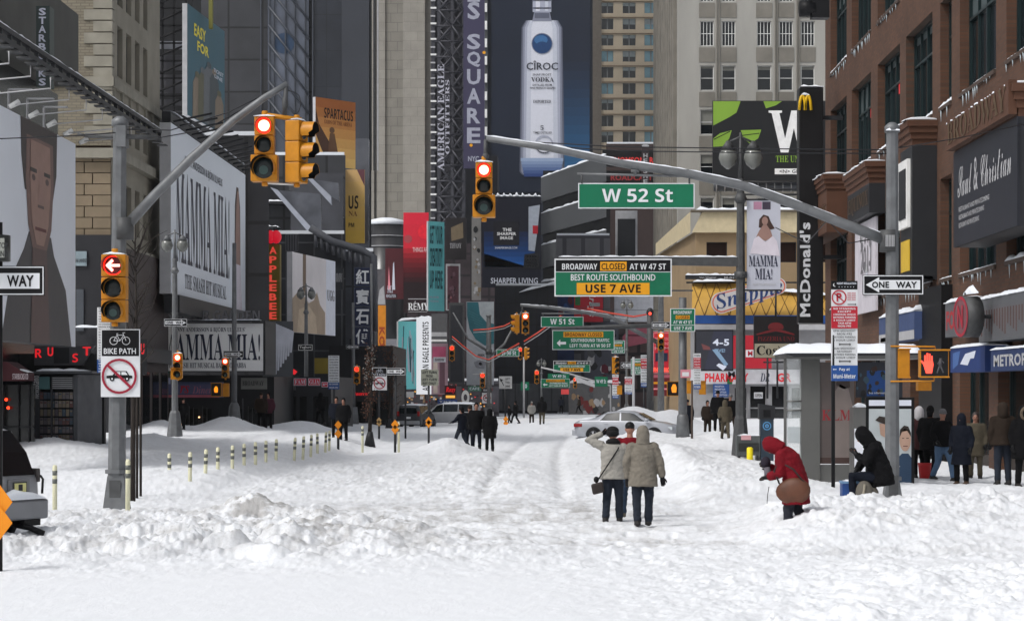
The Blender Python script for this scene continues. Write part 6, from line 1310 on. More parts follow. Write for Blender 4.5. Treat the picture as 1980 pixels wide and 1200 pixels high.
def regsign(label, x0, y0, x1, y1, d, kind='full', name='parking_sign', group='parking regulation signs'):
    b = Board(px=(x0, y0, x1, y1), d=d, face=white, thick=.015, edge=galvd); w = x1 - x0; h = y1 - y0; U = lambda a, c: (x0 + a * w, y0 + c * h)
    def R_(a, c, e, f, m): b.rect(*U(a, c), *U(e, f), m)
    def T(s_, a, c, e, f, m): b.text(s_, *U(a, c), *U(e, f), m, 'bold')
    if kind == 'full':
        R_(0, 0, 1, .085, black); b.up(); T('NIGHT REGULATION', .22, .015, .95, .035, pale); b.disc(*U(.14, .04), 3.4, white).up().disc(*U(.17, .037), 3.2, black); b.up()
        for i in range(6): b.disc(*U(.3 + i * .11, .06), .8, pale)
        b.ring(*U(.3, .165), 12, 14.5, red); b.text('P', *U(.2, .12), *U(.4, .205), red, 'heavy'); b.up(); b.line(*U(.1, .12), *U(.5, .21), 2, red)
        for i in range(4): T('MID-8AM', .62, .115 + i * .022, .92, .13 + i * .022, red)
        b.arrow(*(U(.62, 0)[0], U(.95, 0)[0]), U(0, .235)[1], 1.5, black)
        R_(0, .255, 1, .475, red); b.up()
        for i, s_ in enumerate(('NO STANDING', 'EXCEPT', 'COMMERCIAL VEHICLES', 'METERED PARKING', '3 HOUR LIMIT', '7AM-6PM', 'MON-FRI')): T(s_, .08 if len(s_) > 8 else .25, .268 + i * .029, .92 if len(s_) > 8 else .75, .287 + i * .029, white)
        for j in (0, 1):
            for i, s_ in enumerate(('6PM-MIDNIGHT', 'MON-FRI', 'METERED PARKING', '6 HOUR LIMIT') if j == 0 else ('8AM-MIDNIGHT', 'SATURDAY', 'METERED PARKING', '6 HOUR LIMIT')): T(s_, .08 if len(s_) > 8 else .22, .49 + j * .175 + i * .031, .92 if len(s_) > 8 else .78, .51 + j * .175 + i * .031, M('sign_text_grey', (70, 74, 76)))
            b.arrow(U(.5, 0)[0], U(.75, 0)[0], U(0, .635 + j * .17)[1], 2, black); b.arrow(U(.5, 0)[0], U(.28, 0)[0], U(0, .635 + j * .17)[1], 2, black)
        R_(0, .845, 1, 1, blue); b.up(); T('Pay at', .3, .87, .7, .905, white); T('Muni-Meter', .08, .93, .92, .975, white); b.arrow(U(.2, 0)[0], U(.06, 0)[0], U(0, .885)[1], 1.4, white)
    else:
        q = [('w', .12), ('r', .3), ('w', .45), ('b', .13)] if kind == 'mini' else [('w', .8), ('b', .2)]
        c = 0
        for k_, f in q:
            if k_ != 'w': R_(0, c, 1, c + f, red if k_ == 'r' else blue)
            n = max(1, int(f * h / 5)); b.up()
            for i in range(n): T(('NO STANDING', 'MON-FRI', '7AM-6PM')[i % 3], .1, c + f * (i + .25) / n, .9, c + f * (i + .75) / n, white if k_ != 'w' else M('sign_text_grey', (70, 74, 76)))
            c += f
    return b.done(name, label, 'road sign', group)
regsign('stacked white parking regulation signs behind the bike path sign', 188, 594, 219, 720, D1 + .3, 'plain')
g0 = on_ground(1611, 52)
t = thing('sign_post', 'black post under the large near parking regulation sign', 'post', g0); mb = MB(); mb.tube([g0 - Vector((0, 0, .2)), P(1611, 545, 52.05)], .045, black, 8); mb.build('pole', t)
regsign('large near parking regulation sign with black, red, white and blue panels', 1607, 543, 1658, 736, 52, 'full')
# pedestrian signals on the right pole
def ped(label, x0, y0, x1, y1, d, state, rz=0):
    w = (x1 - x0) * S(d); h = (y1 - y0) * S(d); t = thing('pedestrian_signal', label, 'pedestrian signal', P((x0 + x1) / 2, y1, d), rz, 'pedestrian signals'); m = MB(); m.box(-w / 2, w / 2, 0, w * .45, 0, h, yellow); m.box(-w / 2 - .01, w / 2 + .01, -.03, 0, -.01, .02, yellow); m.box(-w / 2 - .01, w / 2 + .01, -w * .25, 0, h - .02, h + .01, yellow); m.build('housing', t, local=True, bevel=.01)
    fr = Fr((-w / 2, -.012, 0), (1, 0, 0), (0, 0, 1)); m = MB(); m.obox(fr, .02, w - .02, .025, h - .025, -.01, 0, M('ped_black', (8, 8, 10), .3) if state != 'none' else yellow)
    if state == 'hand':
        cx, cz = w * .30, h * .5; q = min(w, h) * .4
        m.slab(fr, [(cx - .5 * q, cz - .1 * q), (cx - .25 * q, cz - .9 * q), (cx + .28 * q, cz - .9 * q), (cx + .42 * q, cz - .1 * q), (cx + .36 * q, cz + .25 * q), (cx - .42 * q, cz + .25 * q)], .002, .006, redg)
        for i in range(4): a = cx - .42 * q + i * .2 * q; m.obox(fr, a, a + .16 * q, cz + .2 * q, cz + (.75, .95, .9, .7)[i] * q, .002, .006, redg)
        m.slab(fr, [(cx - .5 * q, cz - .1 * q), (cx - .75 * q, cz + .2 * q), (cx - .66 * q, cz + .3 * q), (cx - .4 * q, cz + .05 * q)], .002, .0065, redg)
        for (a, b_, c, e, w_) in ((.70, .80, .70, .80, .10), (.70, .70, .68, .42, .12), (.68, .45, .58, .15, .06), (.69, .45, .80, .16, .06), (.70, .66, .60, .48, .045), (.70, .66, .82, .52, .045)): m.tube([fr.at(a * w, b_ * h, .004), fr.at(c * w, e * h + .001, .004)], w_ * h * .5, M('walk_grey', (84, 84, 88)), 6)
    elif state == 'amber':
        cx, cz, q = w * .5, h * .52, min(w, h) * .3; m.slab(fr, [(cx - .5 * q, cz - q), (cx + .5 * q, cz - q), (cx + .6 * q, cz + .2 * q), (cx + .3 * q, cz + q), (cx - .3 * q, cz + q), (cx - .7 * q, cz + .1 * q)], .002, .02, amberl)
    m.build('display', t, local=True); return t
ped('pedestrian signal with red hand beside the right corner pole', 1779, 676, 1835, 729, D1 - .2, 'hand')
ped('plain yellow side of a pedestrian signal left of the red hand one', 1736, 674, 1760, 730, D1 - .1, 'none', R(8))
mb = MB(); mb.tube([P(1722, 669, D1 - .15), P(1808, 670, D1 - .15), P(1808, 677, D1 - .15)], .018, yellow, 6); mb.tube([P(1722, 737, D1 - .15), P(1806, 736, D1 - .15), P(1806, 729, D1 - .15)], .018, yellow); mb.box(xx(1780, D1), xx(1806, D1), D1 + .3, D1 + .6, zz(755, D1), zz(738, D1), yellow)
tag(mb.build('signal_bracket', loc=P(1760, 740, D1)), 'yellow double bracket holding the pedestrian signals on the right pole', 'bracket')
# black signal at the top right edge, held by an arm from outside
t = thing('traffic_signal', 'black signal cut by the top edge at the upper right', 'traffic light', P(1590, 34, 34), group='traffic signals'); s = S(34)
mb = MB(); mb.box(xx(1570, 34), xx(1604, 34), 34, 34.25, zz(34, 34), zz(-40, 34), black); mb.build('housing', t); mb = MB(); mb.tube([P(1575, 17, 34.1), P(1546, 17, 34.1)], .125, black, 14); mb.ell(P(1547, 17, 34.1), (.02, .12, .12), black); mb.build('visor', t)
mb = MB(); mb.tube([P(1590, -30, 34.1), P(1590, -60, 34.1), P(2040, -20, 34.1), P(2040, 1150, 34.1)], .07, black); tag(mb.build('signal_pole', loc=P(2040, 1150, 34)), 'black mast outside the right edge holding the black signal', 'signal pole')

# street lamps ----------------------------------------------------------------
def lamp(label, px, py_top, d, base_w, sc=1.0, m=None, group='twin globe street lamps', h=None):
    b = on_ground(px, d); m = m or galv; H = zz(py_top, d) - b.z; t = thing('street_lamp', label, 'street lamp', b, group=group)
    mb = MB(); mb.tube([(0, 0, 0), (0, 0, H * .6), (0, 0, H - 1.1 * sc)], [.13 * sc, .11 * sc, .09 * sc], m, 8, smooth=False); mb.tube([(0, 0, H * .55), (0, 0, H * .56), (0, 0, H * .57)], .16 * sc, m)
    mb.tube([(0, 0, H - 1.7 * sc), (0, 0, H - 1.6 * sc), (0, 0, H - 1.45 * sc)], [.1 * sc, .17 * sc, .1 * sc], m); mb.tube([(0, 0, H - 1.2 * sc), (0, 0, H)], [.07 * sc, .03 * sc], m); mb.tube([(-.3 * sc, 0, H - .25 * sc), (0, 0, H - .1 * sc), (.3 * sc, 0, H - .25 * sc)], .03 * sc, m); mb.build('shaft', t, local=True)
    mb = MB(); w = base_w / 2; mb.tube([(0, 0, -.3), (0, 0, .1), (0, 0, .9 * sc), (0, 0, 1.0 * sc)], [w, w, w * .66, w * .5], m, 8, smooth=False); mb.build('base', t, local=True)
    gl = M('lamp_globe', (112, 114, 110), .15, var=.1, spec=.6)
    for sx_ in (-1, 1):
        g = MB(); c = Vector((sx_ * .3 * sc, 0, H - .62 * sc)); g.tube([c + Vector((0, 0, .3 * sc)), c + Vector((0, 0, .15 * sc)), c, c - Vector((0, 0, .15 * sc)), c - Vector((0, 0, .26 * sc))], [.05 * sc, .2 * sc, .23 * sc, .17 * sc, .03 * sc], gl, 14); g.tube([c + Vector((0, 0, .42 * sc)), c + Vector((0, 0, .2 * sc))], [.04 * sc, .2 * sc], m); g.build('globe', t, local=True)
    return t
lamp('twin globe lamp post nearest on the left, in front of the musical billboard', 338, 444, 90, .62)
lamp('twin globe lamp post on the left in front of the boot advert', 592, 548, 128, .75, 1.0)
lamp('far twin globe lamp post against the blank white billboard', 1212, 576, 185, .6, 1.0)
lamp('distant twin globe lamp in front of the night blue wall', 1047, 692, 240, .5, 1.0)
big = lamp('tall dark lamp post right of centre carrying the musical banner', 1432, 256, 75, .62, 1.35, galvd)
t = thing('street_pole', 'slim grey tapering street pole left of the white parking sign', 'pole', on_ground(453, 107)); mb = MB(); b0 = on_ground(453, 107); mb.tube([b0, P(453, 470, 107)], [.14, .09], galv, 8); mb.tube([b0 - Vector((0, 0, .2)), b0 + Vector((0, 0, .8)), b0 + Vector((0, 0, 1.0))], [.34, .25, .15], galv, 8); mb.build('shaft', t)
t = thing('street_pole', 'slim grey street pole in front of the four dark blue panels', 'pole', on_ground(683, 150)); mb = MB(); b0 = on_ground(683, 150); mb.tube([b0, P(683, 585, 150)], [.16, .1], galv, 8); mb.tube([b0 - Vector((0, 0, .2)), b0 + Vector((0, 0, 1.1))], [.42, .28], galv, 8); mb.build('shaft', t)
b0 = on_ground(322, 84)
# banner on the tall lamp
d = 75
b = Board(px=(1444, 386, 1509, 562), d=d, face=M('banner_pale', (156, 158, 168), .6, var=.06, ns=1), thick=.02)
b.rect(1457, 390, 1473, 405, M('pink_square', (150, 110, 130))).rect(1474, 390, 1490, 405, M('plum_square', (60, 52, 66))).up()
b.poly([(1467, 440), (1468, 424), (1476, 415), (1486, 418), (1490, 428), (1498, 442), (1490, 444)], hr).up().disc(1479, 427, 6, sk, ry=8).poly([(1476, 434), (1482, 434), (1490, 446), (1494, 458), (1480, 466), (1462, 458), (1468, 446)], sk).up().poly([(1450, 490), (1458, 462), (1466, 456), (1480, 468), (1494, 456), (1502, 466), (1508, 495)], wd_)
b.text('MAMMA', 1448, 494, 1504, 515, ink2, 'serif').text('MIA!', 1460, 519, 1493, 540, ink2, 'serif').text('NOW ON BROADWAY', 1456, 548, 1500, 552, lgrey); b.done('street_banner', 'pale vertical banner with a bride and musical lettering on the tall lamp', 'banner')
mb = MB()
for y in (386, 561): mb.tube([P(1434, y, d), P(1512, y, d)], .03, dark)
tag(mb.build('banner_rod', loc=P(1440, 561, d)), 'thin dark rods holding the musical banner top and bottom', 'bracket')
# gantry and big closure sign
t = thing('sign_gantry', 'flat grey steel arm carrying the large road closure sign', 'gantry', P(1432, 510, 75)); mb = MB(); mb.box(xx(1076, 75), xx(1428, 75), 74.9, 75.1, zz(509, 75), zz(497, 75), galvd); mb.slab(Fr((0, 75, 0), (1, 0, 0), (0, 0, 1)), [(xx(1076, 75), zz(509, 75)), (xx(1428, 75), zz(515, 75)), (xx(1428, 75), zz(503, 75)), (xx(1076, 75), zz(500, 75))], -.11, .11, galvd); mb.snow(P(1080, 497, 75), P(1425, 497, 75), .2, .05); mb.build('arm', t)
def closure(label, x0, y0, x1, y1, d):
    b = Board(px=(x0, y0, x1, y1), d=d, face=white, thick=.04); w = x1 - x0; h = y1 - y0; U = lambda a, c: (x0 + a * w, y0 + c * h); e = h * .035
    b.rect(x0 + e, y0 + e, x1 - e, y0 + h * .34, black).rect(x0 + e, y0 + h * .36, x1 - e, y1 - e, green).up()
    b.rect(*U(.39, .08), *U(.615, .32), amber).rect(*U(.19, .64), *U(.81, .95), amber).up()
    b.text('BROADWAY', *U(.065, .13), *U(.365, .29), white, 'bold').text('CLOSED', *U(.4, .12), *U(.605, .29), black, 'sans').text('AT W 47 ST', *U(.64, .13), *U(.95, .29), white, 'bold')
    b.text('BEST ROUTE SOUTHBOUND', *U(.14, .41), *U(.86, .58), white, 'sans').text('USE 7 AVE', *U(.265, .68), *U(.735, .9), black, 'bold')
    return b.done('closure_sign', label, 'road sign', 'road closure signs')
closure('large closure sign, black over green, with USE 7 AVE on yellow', 1072, 500, 1299, 573, 74.7)
closure('small distant closure sign, black over green, above the W 49 St sign', 1070, 697, 1141, 719, 235)
# 51st street cluster ---------------------------------------------------------
d = 126
t = sig_pole('grey mast pole far right of the 51 street crossing with a curved arm', 1278, 815, 560, d, .2, .15, .6, .8, ([(1276, 664, 0), (1230, 640, 0), (1180, 612, 0), (1120, 602, 0), (1060, 594, 0), (1006, 590, 0)], [.13, .12, .11, .10, .09, .08], True), guy=[[(1276, 600, d), (1180, 598, d), (1006, 590, d)]])
b = Board(px=(1046, 612, 1128, 632), d=d - .2, face=white, thick=.04); b.rect(1047, 613, 1127, 631, green).up().text('W 51 St', 1064, 616, 1111, 627, white, 'bold'); b.done('street_sign', 'smaller green sign reading W 51 St under the farther arm', 'street sign')
mb = MB(); mb.tube([P(1047, 606, d - .2), P(1128, 606, d - .2)], .035, galv); [mb.tube([P(x, 606, d - .2), P(x, 612, d - .2)], .03, galvd) for x in (1050, 1125)]; mb.tube([P(1090, 599, d), P(1090, 607, d)], .04, galv); tag(mb.build('sign_hanger', loc=P(1088, 612, d)), 'tiny hanger rail on the farther arm over the W 51 St sign', 'bracket')
mb = MB(); mb.tube([P(1010, 591, d), P(1010, 606, d)], .05, galvd); tag(mb.build('signal_bracket', loc=P(1010, 606, d)), 'short bracket under the tip of the farther arm', 'bracket')
signal('distant yellow signal with lit red lamp at the tip of the farther arm', 1016, 605, d, 1.12, 0, 0)
signal('distant yellow signal seen from the side at the farther arm tip', 999, 608, d, 1.0, R(-80), None)
signal('yellow signal with lit red lamp on the far right mast pole', 1278, 643, d - .3, .95, 0, 0)
t = thing('sign_gantry', 'thin grey gantry arm above the arrow detour sign', 'gantry', P(1330, 632, 120)); mb = MB(); mb.tube([P(1066, 636, 120), P(1200, 631, 120), P(1320, 628, 120)], .12, galvd); mb.build('arm', t)
def detour(label, x0, y0, x1, y1, d):
    b = Board(px=(x0, y0, x1, y1), d=d, face=white, thick=.05); w = x1 - x0; h = y1 - y0; U = lambda a, c: (x0 + a * w, y0 + c * h); b.rect(x0 + w * .01, y0 + h * .03, x1 - w * .01, y1 - h * .03, green).up().rect(*U(.18, .09), *U(.82, .36), amber).up()
    b.text('BROADWAY CLOSED', *U(.2, .13), *U(.8, .32), M('sign_brown', (90, 50, 10)), 'bold').text('SOUTHBOUND TRAFFIC', *U(.3, .43), *U(.92, .6), white, 'bold').text('LEFT TURN AT W 50 ST', *U(.28, .70), *U(.94, .87), white, 'bold'); b.arrow(U(.22, 0)[0], U(.07, 0)[0], U(0, .66)[1], h * .13, white)
    return b.done('detour_sign', label, 'road sign', 'detour signs')
detour('green detour sign with yellow strip and left arrow in the middle distance', 1068, 638, 1188, 676, 119.7)
detour('smaller farther green detour sign with a faint left arrow', 1046, 732, 1102, 749, 225)
b = Board(px=(1059, 722, 1101, 732), d=226, face=green); b.text('W 49 St', 1068, 724, 1094, 730, pale); b.done('street_sign', 'tiny green sign reading W 49 St above the farther detour sign', 'street sign')
mb = MB(); mb.tube([P(1046, 710, 228), P(1100, 722, 228), P(1180, 745, 228), P(1181, 806, 228)], .09, lgrey); tag(mb.build('signal_pole', loc=P(1181, 806, 228)), 'thin distant mast behind the farther detour sign', 'signal pole')
def small_closed(label, x0, y0, x1, y1, d):
    b = Board(px=(x0, y0, x1, y1), d=d, face=white, thick=.03); w = x1 - x0; h = y1 - y0; U = lambda a, c: (x0 + a * w, y0 + c * h); b.rect(x0 + w * .03, y0 + h * .03, x1 - w * .03, y1 - h * .03, green).up().rect(*U(.22, .3), *U(.78, .46), amber).up()
    b.text('BROADWAY', *U(.13, .1), *U(.87, .24), white, 'bold').text('CLOSED', *U(.25, .32), *U(.75, .44), M('sign_brown', (90, 50, 10)), 'bold').text('AT W 47 ST', *U(.12, .52), *U(.88, .66), white, 'bold').rect(*U(.04, .71), *U(.96, .73), white).text('USE 7 AVE', *U(.15, .78), *U(.87, .92), white, 'bold')
    return b.done('closure_sign', label, 'road sign', 'road closure signs')
small_closed('square green closure sign on the pole left of the soft drink sign', 1296, 596, 1344, 641, 99.6)
small_closed('small square green closure sign behind the arrow detour sign', 1183, 658, 1208, 683, 165)
small_closed('faint small green closure sign right of the previous pole group', 1220, 693, 1244, 724, 150)
b = Board(px=(1150, 728, 1175, 747), d=200, face=green); b.text('W 49 St', 1153, 733, 1172, 741, pale); b.done('street_sign', 'tiny square green sign above the market stall', 'street sign')
b = Board(px=(1007, 738, 1023, 754), d=228, face=green); b.text('50', 1011, 742, 1019, 750, pale); b.done('street_sign', 'tiny square dark green sign on a thin pole before the hoarding', 'street sign')
# poles right of centre
def pole(label, px, py_top, d, r, m=None, base=0, name='street_pole', cat='pole'):
    b0 = on_ground(px, d); t = thing(name, label, cat, b0); mb = MB(); mb.tube([b0 - Vector((0, 0, .2)), P(px, py_top, d)], [r, r * .85], m or galv, 10); mb.build('shaft', t)
    if base: mb = MB(); mb.tube([b0 - Vector((0, 0, .2)), b0 + Vector((0, 0, .9)), b0 + Vector((0, 0, 1))], [base, base * .75, r], m or galv, 10); mb.build('base', t)
    return t
pole('thick pale pole behind the silver sedan carrying the square closure sign', 1320, 575, 100, .2, galv, .33)
t = pole('dark pole behind the sedan with the small one way sign', 1257, 600, 122, .2, galvd); mb = MB(); mb.ell(P(1257, 604, 122), (.2, .2, .25), dark); mb.ell(P(1257, 606, 121.8), .08, redg); mb.build('beacon', t)
pole('pale pole behind the sedan left of the dark pole', 1225, 690, 140, .09, lgrey)
pole('thin brown post leaning beside the thick pale pole', 1338, 735, 96, .05, M('post_brown', (74, 62, 54), .7))
pole('dark thin post left of the pole group behind the sedan', 1245, 740, 130, .06, dark)
pole('thin post in front of the snow pile behind the sedan', 1211, 760, 150, .07, galvd)
b = Board(px=(1298, 560, 1340, 563), d=99.8, face=galvd); b.done('sign_rail', 'thin rail on top of the square closure sign', 'bracket')
ped('lit amber pedestrian signal behind the sedan', 1290, 737, 1317, 765, 121, 'amber')
ped('yellow pedestrian signal side right of the thick pale pole', 1328, 736, 1340, 760, 99.5, 'none')
ped('yellow pedestrian signal side left of the pharmacy posters', 1352, 736, 1365, 762, 104, 'none')
ped('small dark pedestrian signal under the far arrow signal', 1405 - 212, 745, 1405 - 202, 762, 150, 'none')
regsign('small parking sign on the leaning thin brown post', 1341, 683, 1355, 752, 95.8, 'mini')
regsign('small parking sign on the dark thin post behind the sedan', 1239, 686, 1252, 748, 129.7, 'mini')
regsign('small parking sign before the distant poles left of the pharmacy panel', 1208, 728, 1222, 762, 150, 'mini')
regsign('tiny parking sign beside the market stall', 1184, 724, 1196, 770, 170, 'mini')
oneway('small distant one way sign pointing right beside the pharmacy panel', 1260, 622, 1296, 635, 118, False)
oneway('tiny distant one way sign pointing left behind the dark pole', 1200, 700, 1224, 712, 160, True)
b = Board(px=(1316, 714, 1336, 730), d=99.7, face=M('notice_pink', (170, 110, 120))); b.rect(1319, 719, 1332, 727, white); b.done('notice', 'small pink and white notice on the thick pale pole', 'notice')
signal('distant yellow signal left of the dark pole behind the sedan', 1190, 690, 160, 1.15, R(20), None)
signal('distant yellow signal with dim red lamp left of the farther detour sign', 1038, 716, 215, 1.2, 0, 0, dim=True)
signal('distant signal with dim red lamp right of the farther detour sign', 1112, 730, 226, 1.0, 0, 0, dim=True)
mb = MB(); mb.slab(Fr((0, 140, 0), (1, 0, 0), (0, 0, 1)), [(xx(1112, 140), zz(726, 140)), (xx(1150, 140), zz(742, 140)), (xx(1150, 140), zz(749, 140)), (xx(1112, 140), zz(735, 140))], -.05, 0, lgrey); 
tag(mb.build('tilted_board', loc=P(1130, 745, 140)), 'tilted pale board right of the farther detour sign', 'sign')
b = Board(px=(1140, 585, 1160, 592), d=124, face=galv); b.done('luminaire', 'small grey luminaire under the farther arm', 'lamp')
# centre poles and signals
t = sig_pole('grey mast pole in front of the iris advert with two short arms', 945, 800, 612, 200, .3, .2, .7, 1, ([(945, 680, 0), (905, 655, 0), (876, 604, 0)], [.12, .10, .07], False))
mb = MB(); mb.tube([P(945, 690, 200), P(975, 665, 200), P(1011, 598, 200)], [.12, .1, .07], galv); mb.build('mast_arm', t)
signal('signal with dim red lamp left of the iris advert', 874, 668, 200, 1.3, 0, 0, dim=True)
signal('signal with red lamp low on the centre mast pole', 933, 721, 199, 1.25, 0, 0, dim=True)
signal('yellow signal seen from the side at the W 50 St sign', 1017, 672, 200, 1.0, R(75), None)
b = Board(px=(960, 675, 1004, 689), d=199, face=white); b.rect(961, 676, 1003, 688, green).up().text('W 50 St', 970, 678, 998, 686, pale, 'bold'); b.done('street_sign', 'tiny green sign reading W 50 St left of the centre', 'street sign')
signal('red topped signal beside the tiny W 50 St sign', 1006, 672, 200.5, 1.0, 0, 0, dim=True)
pole('thin pale pole before the hoarding with a square dark green sign', 1013, 690, 215, .1, lgrey)
orc = M('cable_red_reflection', (170, 60, 44), .5)  # plain wires; the red reflection on them is put into their colour
mb = MB()
for pts in ([(915, 638), (945, 636), (975, 630), (998, 618)], [(1013, 660), (1040, 643), (1065, 625), (1085, 610)], [(874, 650), (895, 668), (920, 688), (945, 695), (975, 680), (1003, 664)], [(1135, 596), (1180, 605), (1225, 612), (1260, 606)]):
    q = [P(a, c, 190 - (35 if a > 1000 else 0)) for a, c in pts]; m = MB(); m.tube(q, .055, orc, 6); m.tube([v - Vector((0, 0, .2)) for v in q], .025, lgrey, 6)
    tag(m.build('tinted_cable', loc=q[0]), {915: 'cable swag with painted red reflection left of the farther arm tip', 1013: 'straight cable with painted red reflection crossing in front of the night blue wall', 874: 'long cable swag with painted red reflection before the iris advert', 1135: 'faint cable with painted red reflection right of the W 51 St sign'}[pts[0][0]], 'cable')
# left of centre: signs on posts
def signpost(label, px, py_top, py_base, d, r=.05, m=None): 
    b0 = on_ground(px, d); t = thing('sign_post', label, 'post', b0); mb = MB(); mb.tube([b0 - Vector((0, 0, .2)), P(px, py_top, d)], r, m or M('post_black', (34, 36, 40), .6), 8); mb.build('pole', t); return t
signpost('dark post of the small bike path sign left of the vans', 733, 705, 848, 105)
b = Board(px=(720, 710, 748, 754), d=104.9, face=white, thick=.012); b.rect(721, 711, 747, 727, black).up(); bike(b, 734, 716.5, .3, pale); b.text('BIKE PATH', 722, 722, 745, 726, pale)
carsym(b, 734, 740.5, .36, black, white); b.up().up().ring(734, 740.5, 9.5, 11.5, M('sign_crimson', (150, 24, 50), .5)).up().line(726, 733, 742, 748, 2, M('sign_crimson', (150, 24, 50), .5)); b.done('bike_path_sign', 'small bike path sign with no car symbol left of the vans', 'road sign', 'bike path signs')
signpost('dark post of the small black one way sign left of the vans', 765, 712, 856, 100)
oneway('small black one way sign pointing right beside the small bike path sign', 747, 711, 784, 725, 99.8, False)
oneway('one way sign pointing right on the nearest left lamp post', 317, 616, 362, 631, 88, False)
oneway('one way sign pointing right on the slim pole by the marquee', 432, 678, 471, 691, 105.5, False)
oneway('tiny one way sign pointing left below the four dark blue panels', 669, 667, 694, 674, 148, True)
signpost('dark post of the beige lane sign in front of the silver van', 829, 715, 850, 103)
b = Board(px=(814, 714, 848, 745), d=102.9, face=M('sign_beige', (128, 130, 118), .5), thick=.012); [b.text(w, 830 - len(w) * 1.6, 717 + i * 7, 830 + len(w) * 1.6, 722 + i * 7, dark, 'bold') for i, w in enumerate(('LEFT TURN', 'FROM', 'LEFT TURN', 'BAY ONLY'))]; b.done('lane_sign', 'beige lane rule sign on a dark post before the silver van', 'road sign')
signpost('dark thin post between the silver vans', 784, 745, 845, 112)
signpost('thin post with lone small no car sign behind the walking group', 941, 755, 800, 200, .1)
b = Board(px=(932, 750, 950, 758), d=199.8, face=dark); b.text('BIKE', 935, 752, 947, 756, pale); b.rect(933, 759, 950, 779, white).up(); b.ring(941.5, 769, 6, 7.5, M('sign_crimson', (150, 24, 50), .5)); b.mb.obox(b.fr, 0, 18 * S(200), -21 * S(200), -1 * S(200), -.03, -.001, white); carsym(b, 941.5, 769, .2, black, white); b.line(936, 764, 947, 774, 1.5, M('sign_crimson', (150, 24, 50), .5)); b.done('bike_path_sign', 'tiny distant no car sign above the walking group', 'road sign', 'bike path signs')
b = Board(px=(965, 727, 990, 751), d=205, face=M('sign_plain_white', (180, 182, 184), .5)); b.text('LEFT', 977, 730, 986, 734, dark).text('TURN', 977, 737, 986, 741, dark).text('LANE', 977, 744, 986, 748, dark).line(968, 733, 974, 745, 1.5, dark).poly([(966, 731), (973, 734), (968, 738)], dark); b.done('lane_sign', 'white lane sign with a slanted arrow left of the hoarding', 'road sign')
signpost('thin post under the white slanted arrow lane sign', 977, 751, 805, 205, .08)
regsign('white and blue parking sign right of the pizzeria sign', 635, 687, 656, 752, 120, 'plain')
signpost('dark post under the white and blue parking sign', 646, 752, 850, 120)
signpost('thin dark post on the left sidewalk beside the slim pole', 469, 770, 852, 104, .03)
# left lower signals
signal('small signal with lit red lamp on the nearest left lamp post', 344, 683, 88.5, .95, 0, 0)
signal('small signal with lit red lamp on the slim pole by the marquee', 436, 692, 105, .9, 0, 0)
ped('lit amber hand pedestrian signal on the slim pole', 408, 740, 428, 766, 105, 'amber')
ped('yellow back of a pedestrian signal beside the amber hand', 430, 741, 443, 766, 105.2, 'none')
ped('yellow back of a pedestrian signal on the nearest left lamp post', 330, 711, 350, 733, 88.4, 'none')
signal('signal with dim red lamp on the pole before the four dark blue panels', 690, 708, 148, 1.1, 0, 0, dim=True)
ped('small lit amber pedestrian signal right of the white and blue parking sign', 658, 738, 671, 752, 148, 'amber')
# flexible posts and diamonds
fp = thing('flexible_post', 'x', 'bollard', (0, 0, 0), group='flexible delineator posts'); cream_p = M('post_cream', (178, 176, 150), .5, var=.08, ns=4); band = M('reflective_band', (92, 95, 90), .4)
mb = MB(); mb.tube([(0, 0, -.6), (0, 0, .99), (0, 0, 1.03), (0, 0, 1.04)], [.046, .046, .038, .01], cream_p, 12); mb.build('tube', fp, local=True)
for z in (.72, .88): m = MB(); m.tube([(0, 0, z - .045), (0, 0, z + .045)], .0485, band, 12); m.build('band', fp, local=True)
posts = [(106, 45.5, 1000, 1.03, 'nearest the grey vehicle at the left'), (247, 44.6, 1000, 1.12, 'in front of the big left signal pole base'), (328, 58.0, 941, .84, 'tallest and first of the receding row')]
row = [(367, 55, 'second'), (396, 57, 'third'), (421, 59, 'fourth'), (449, 61, 'fifth'), (472, 63.5, 'sixth'), (494, 65.5, 'seventh'), (514, 67.5, 'eighth'), (533, 69, 'ninth'), (568, 72, 'tenth'), (585, 74, 'eleventh'), (600, 76.5, 'twelfth'), (614, 79, 'thirteenth'), (628, 81, 'fourteenth'), (636, 83, 'last, slightly leaning,')]
first = True
for px, d, by, h, w in posts:
    top = by - h / S(d); z = zz(top, d) - 1.04
    o = fp if first else copy_thing(fp, (0, 0, 0)); first = False; o.location = (xx(px, d), d, z); o.rotation_euler = (R(random.uniform(-1, 1)), R(random.uniform(-1, 2)), 0); o['label'] = 'cream flexible post with grey bands, ' + w
for i, (px, d, w) in enumerate(row):
    top = 873 - 41 * (i / 13) ** .8; o = copy_thing(fp, (xx(px, d), d, zz(top, d) - 1.04)); o.rotation_euler = (R(random.uniform(-2, 2)), R(random.uniform(-2, 3)), 0); o['label'] = 'cream flexible post with grey bands, %s of the receding row' % w
for px, d, top, w in ((153 + 618, 88, 815, 'beside the double orange diamonds left of the vans'), (701, 88, 823, 'beside the wrapped small tree')):
    o = copy_thing(fp, (xx(px, d), d, zz(top, d) - 1.04)); o['label'] = 'pale flexible post ' + w
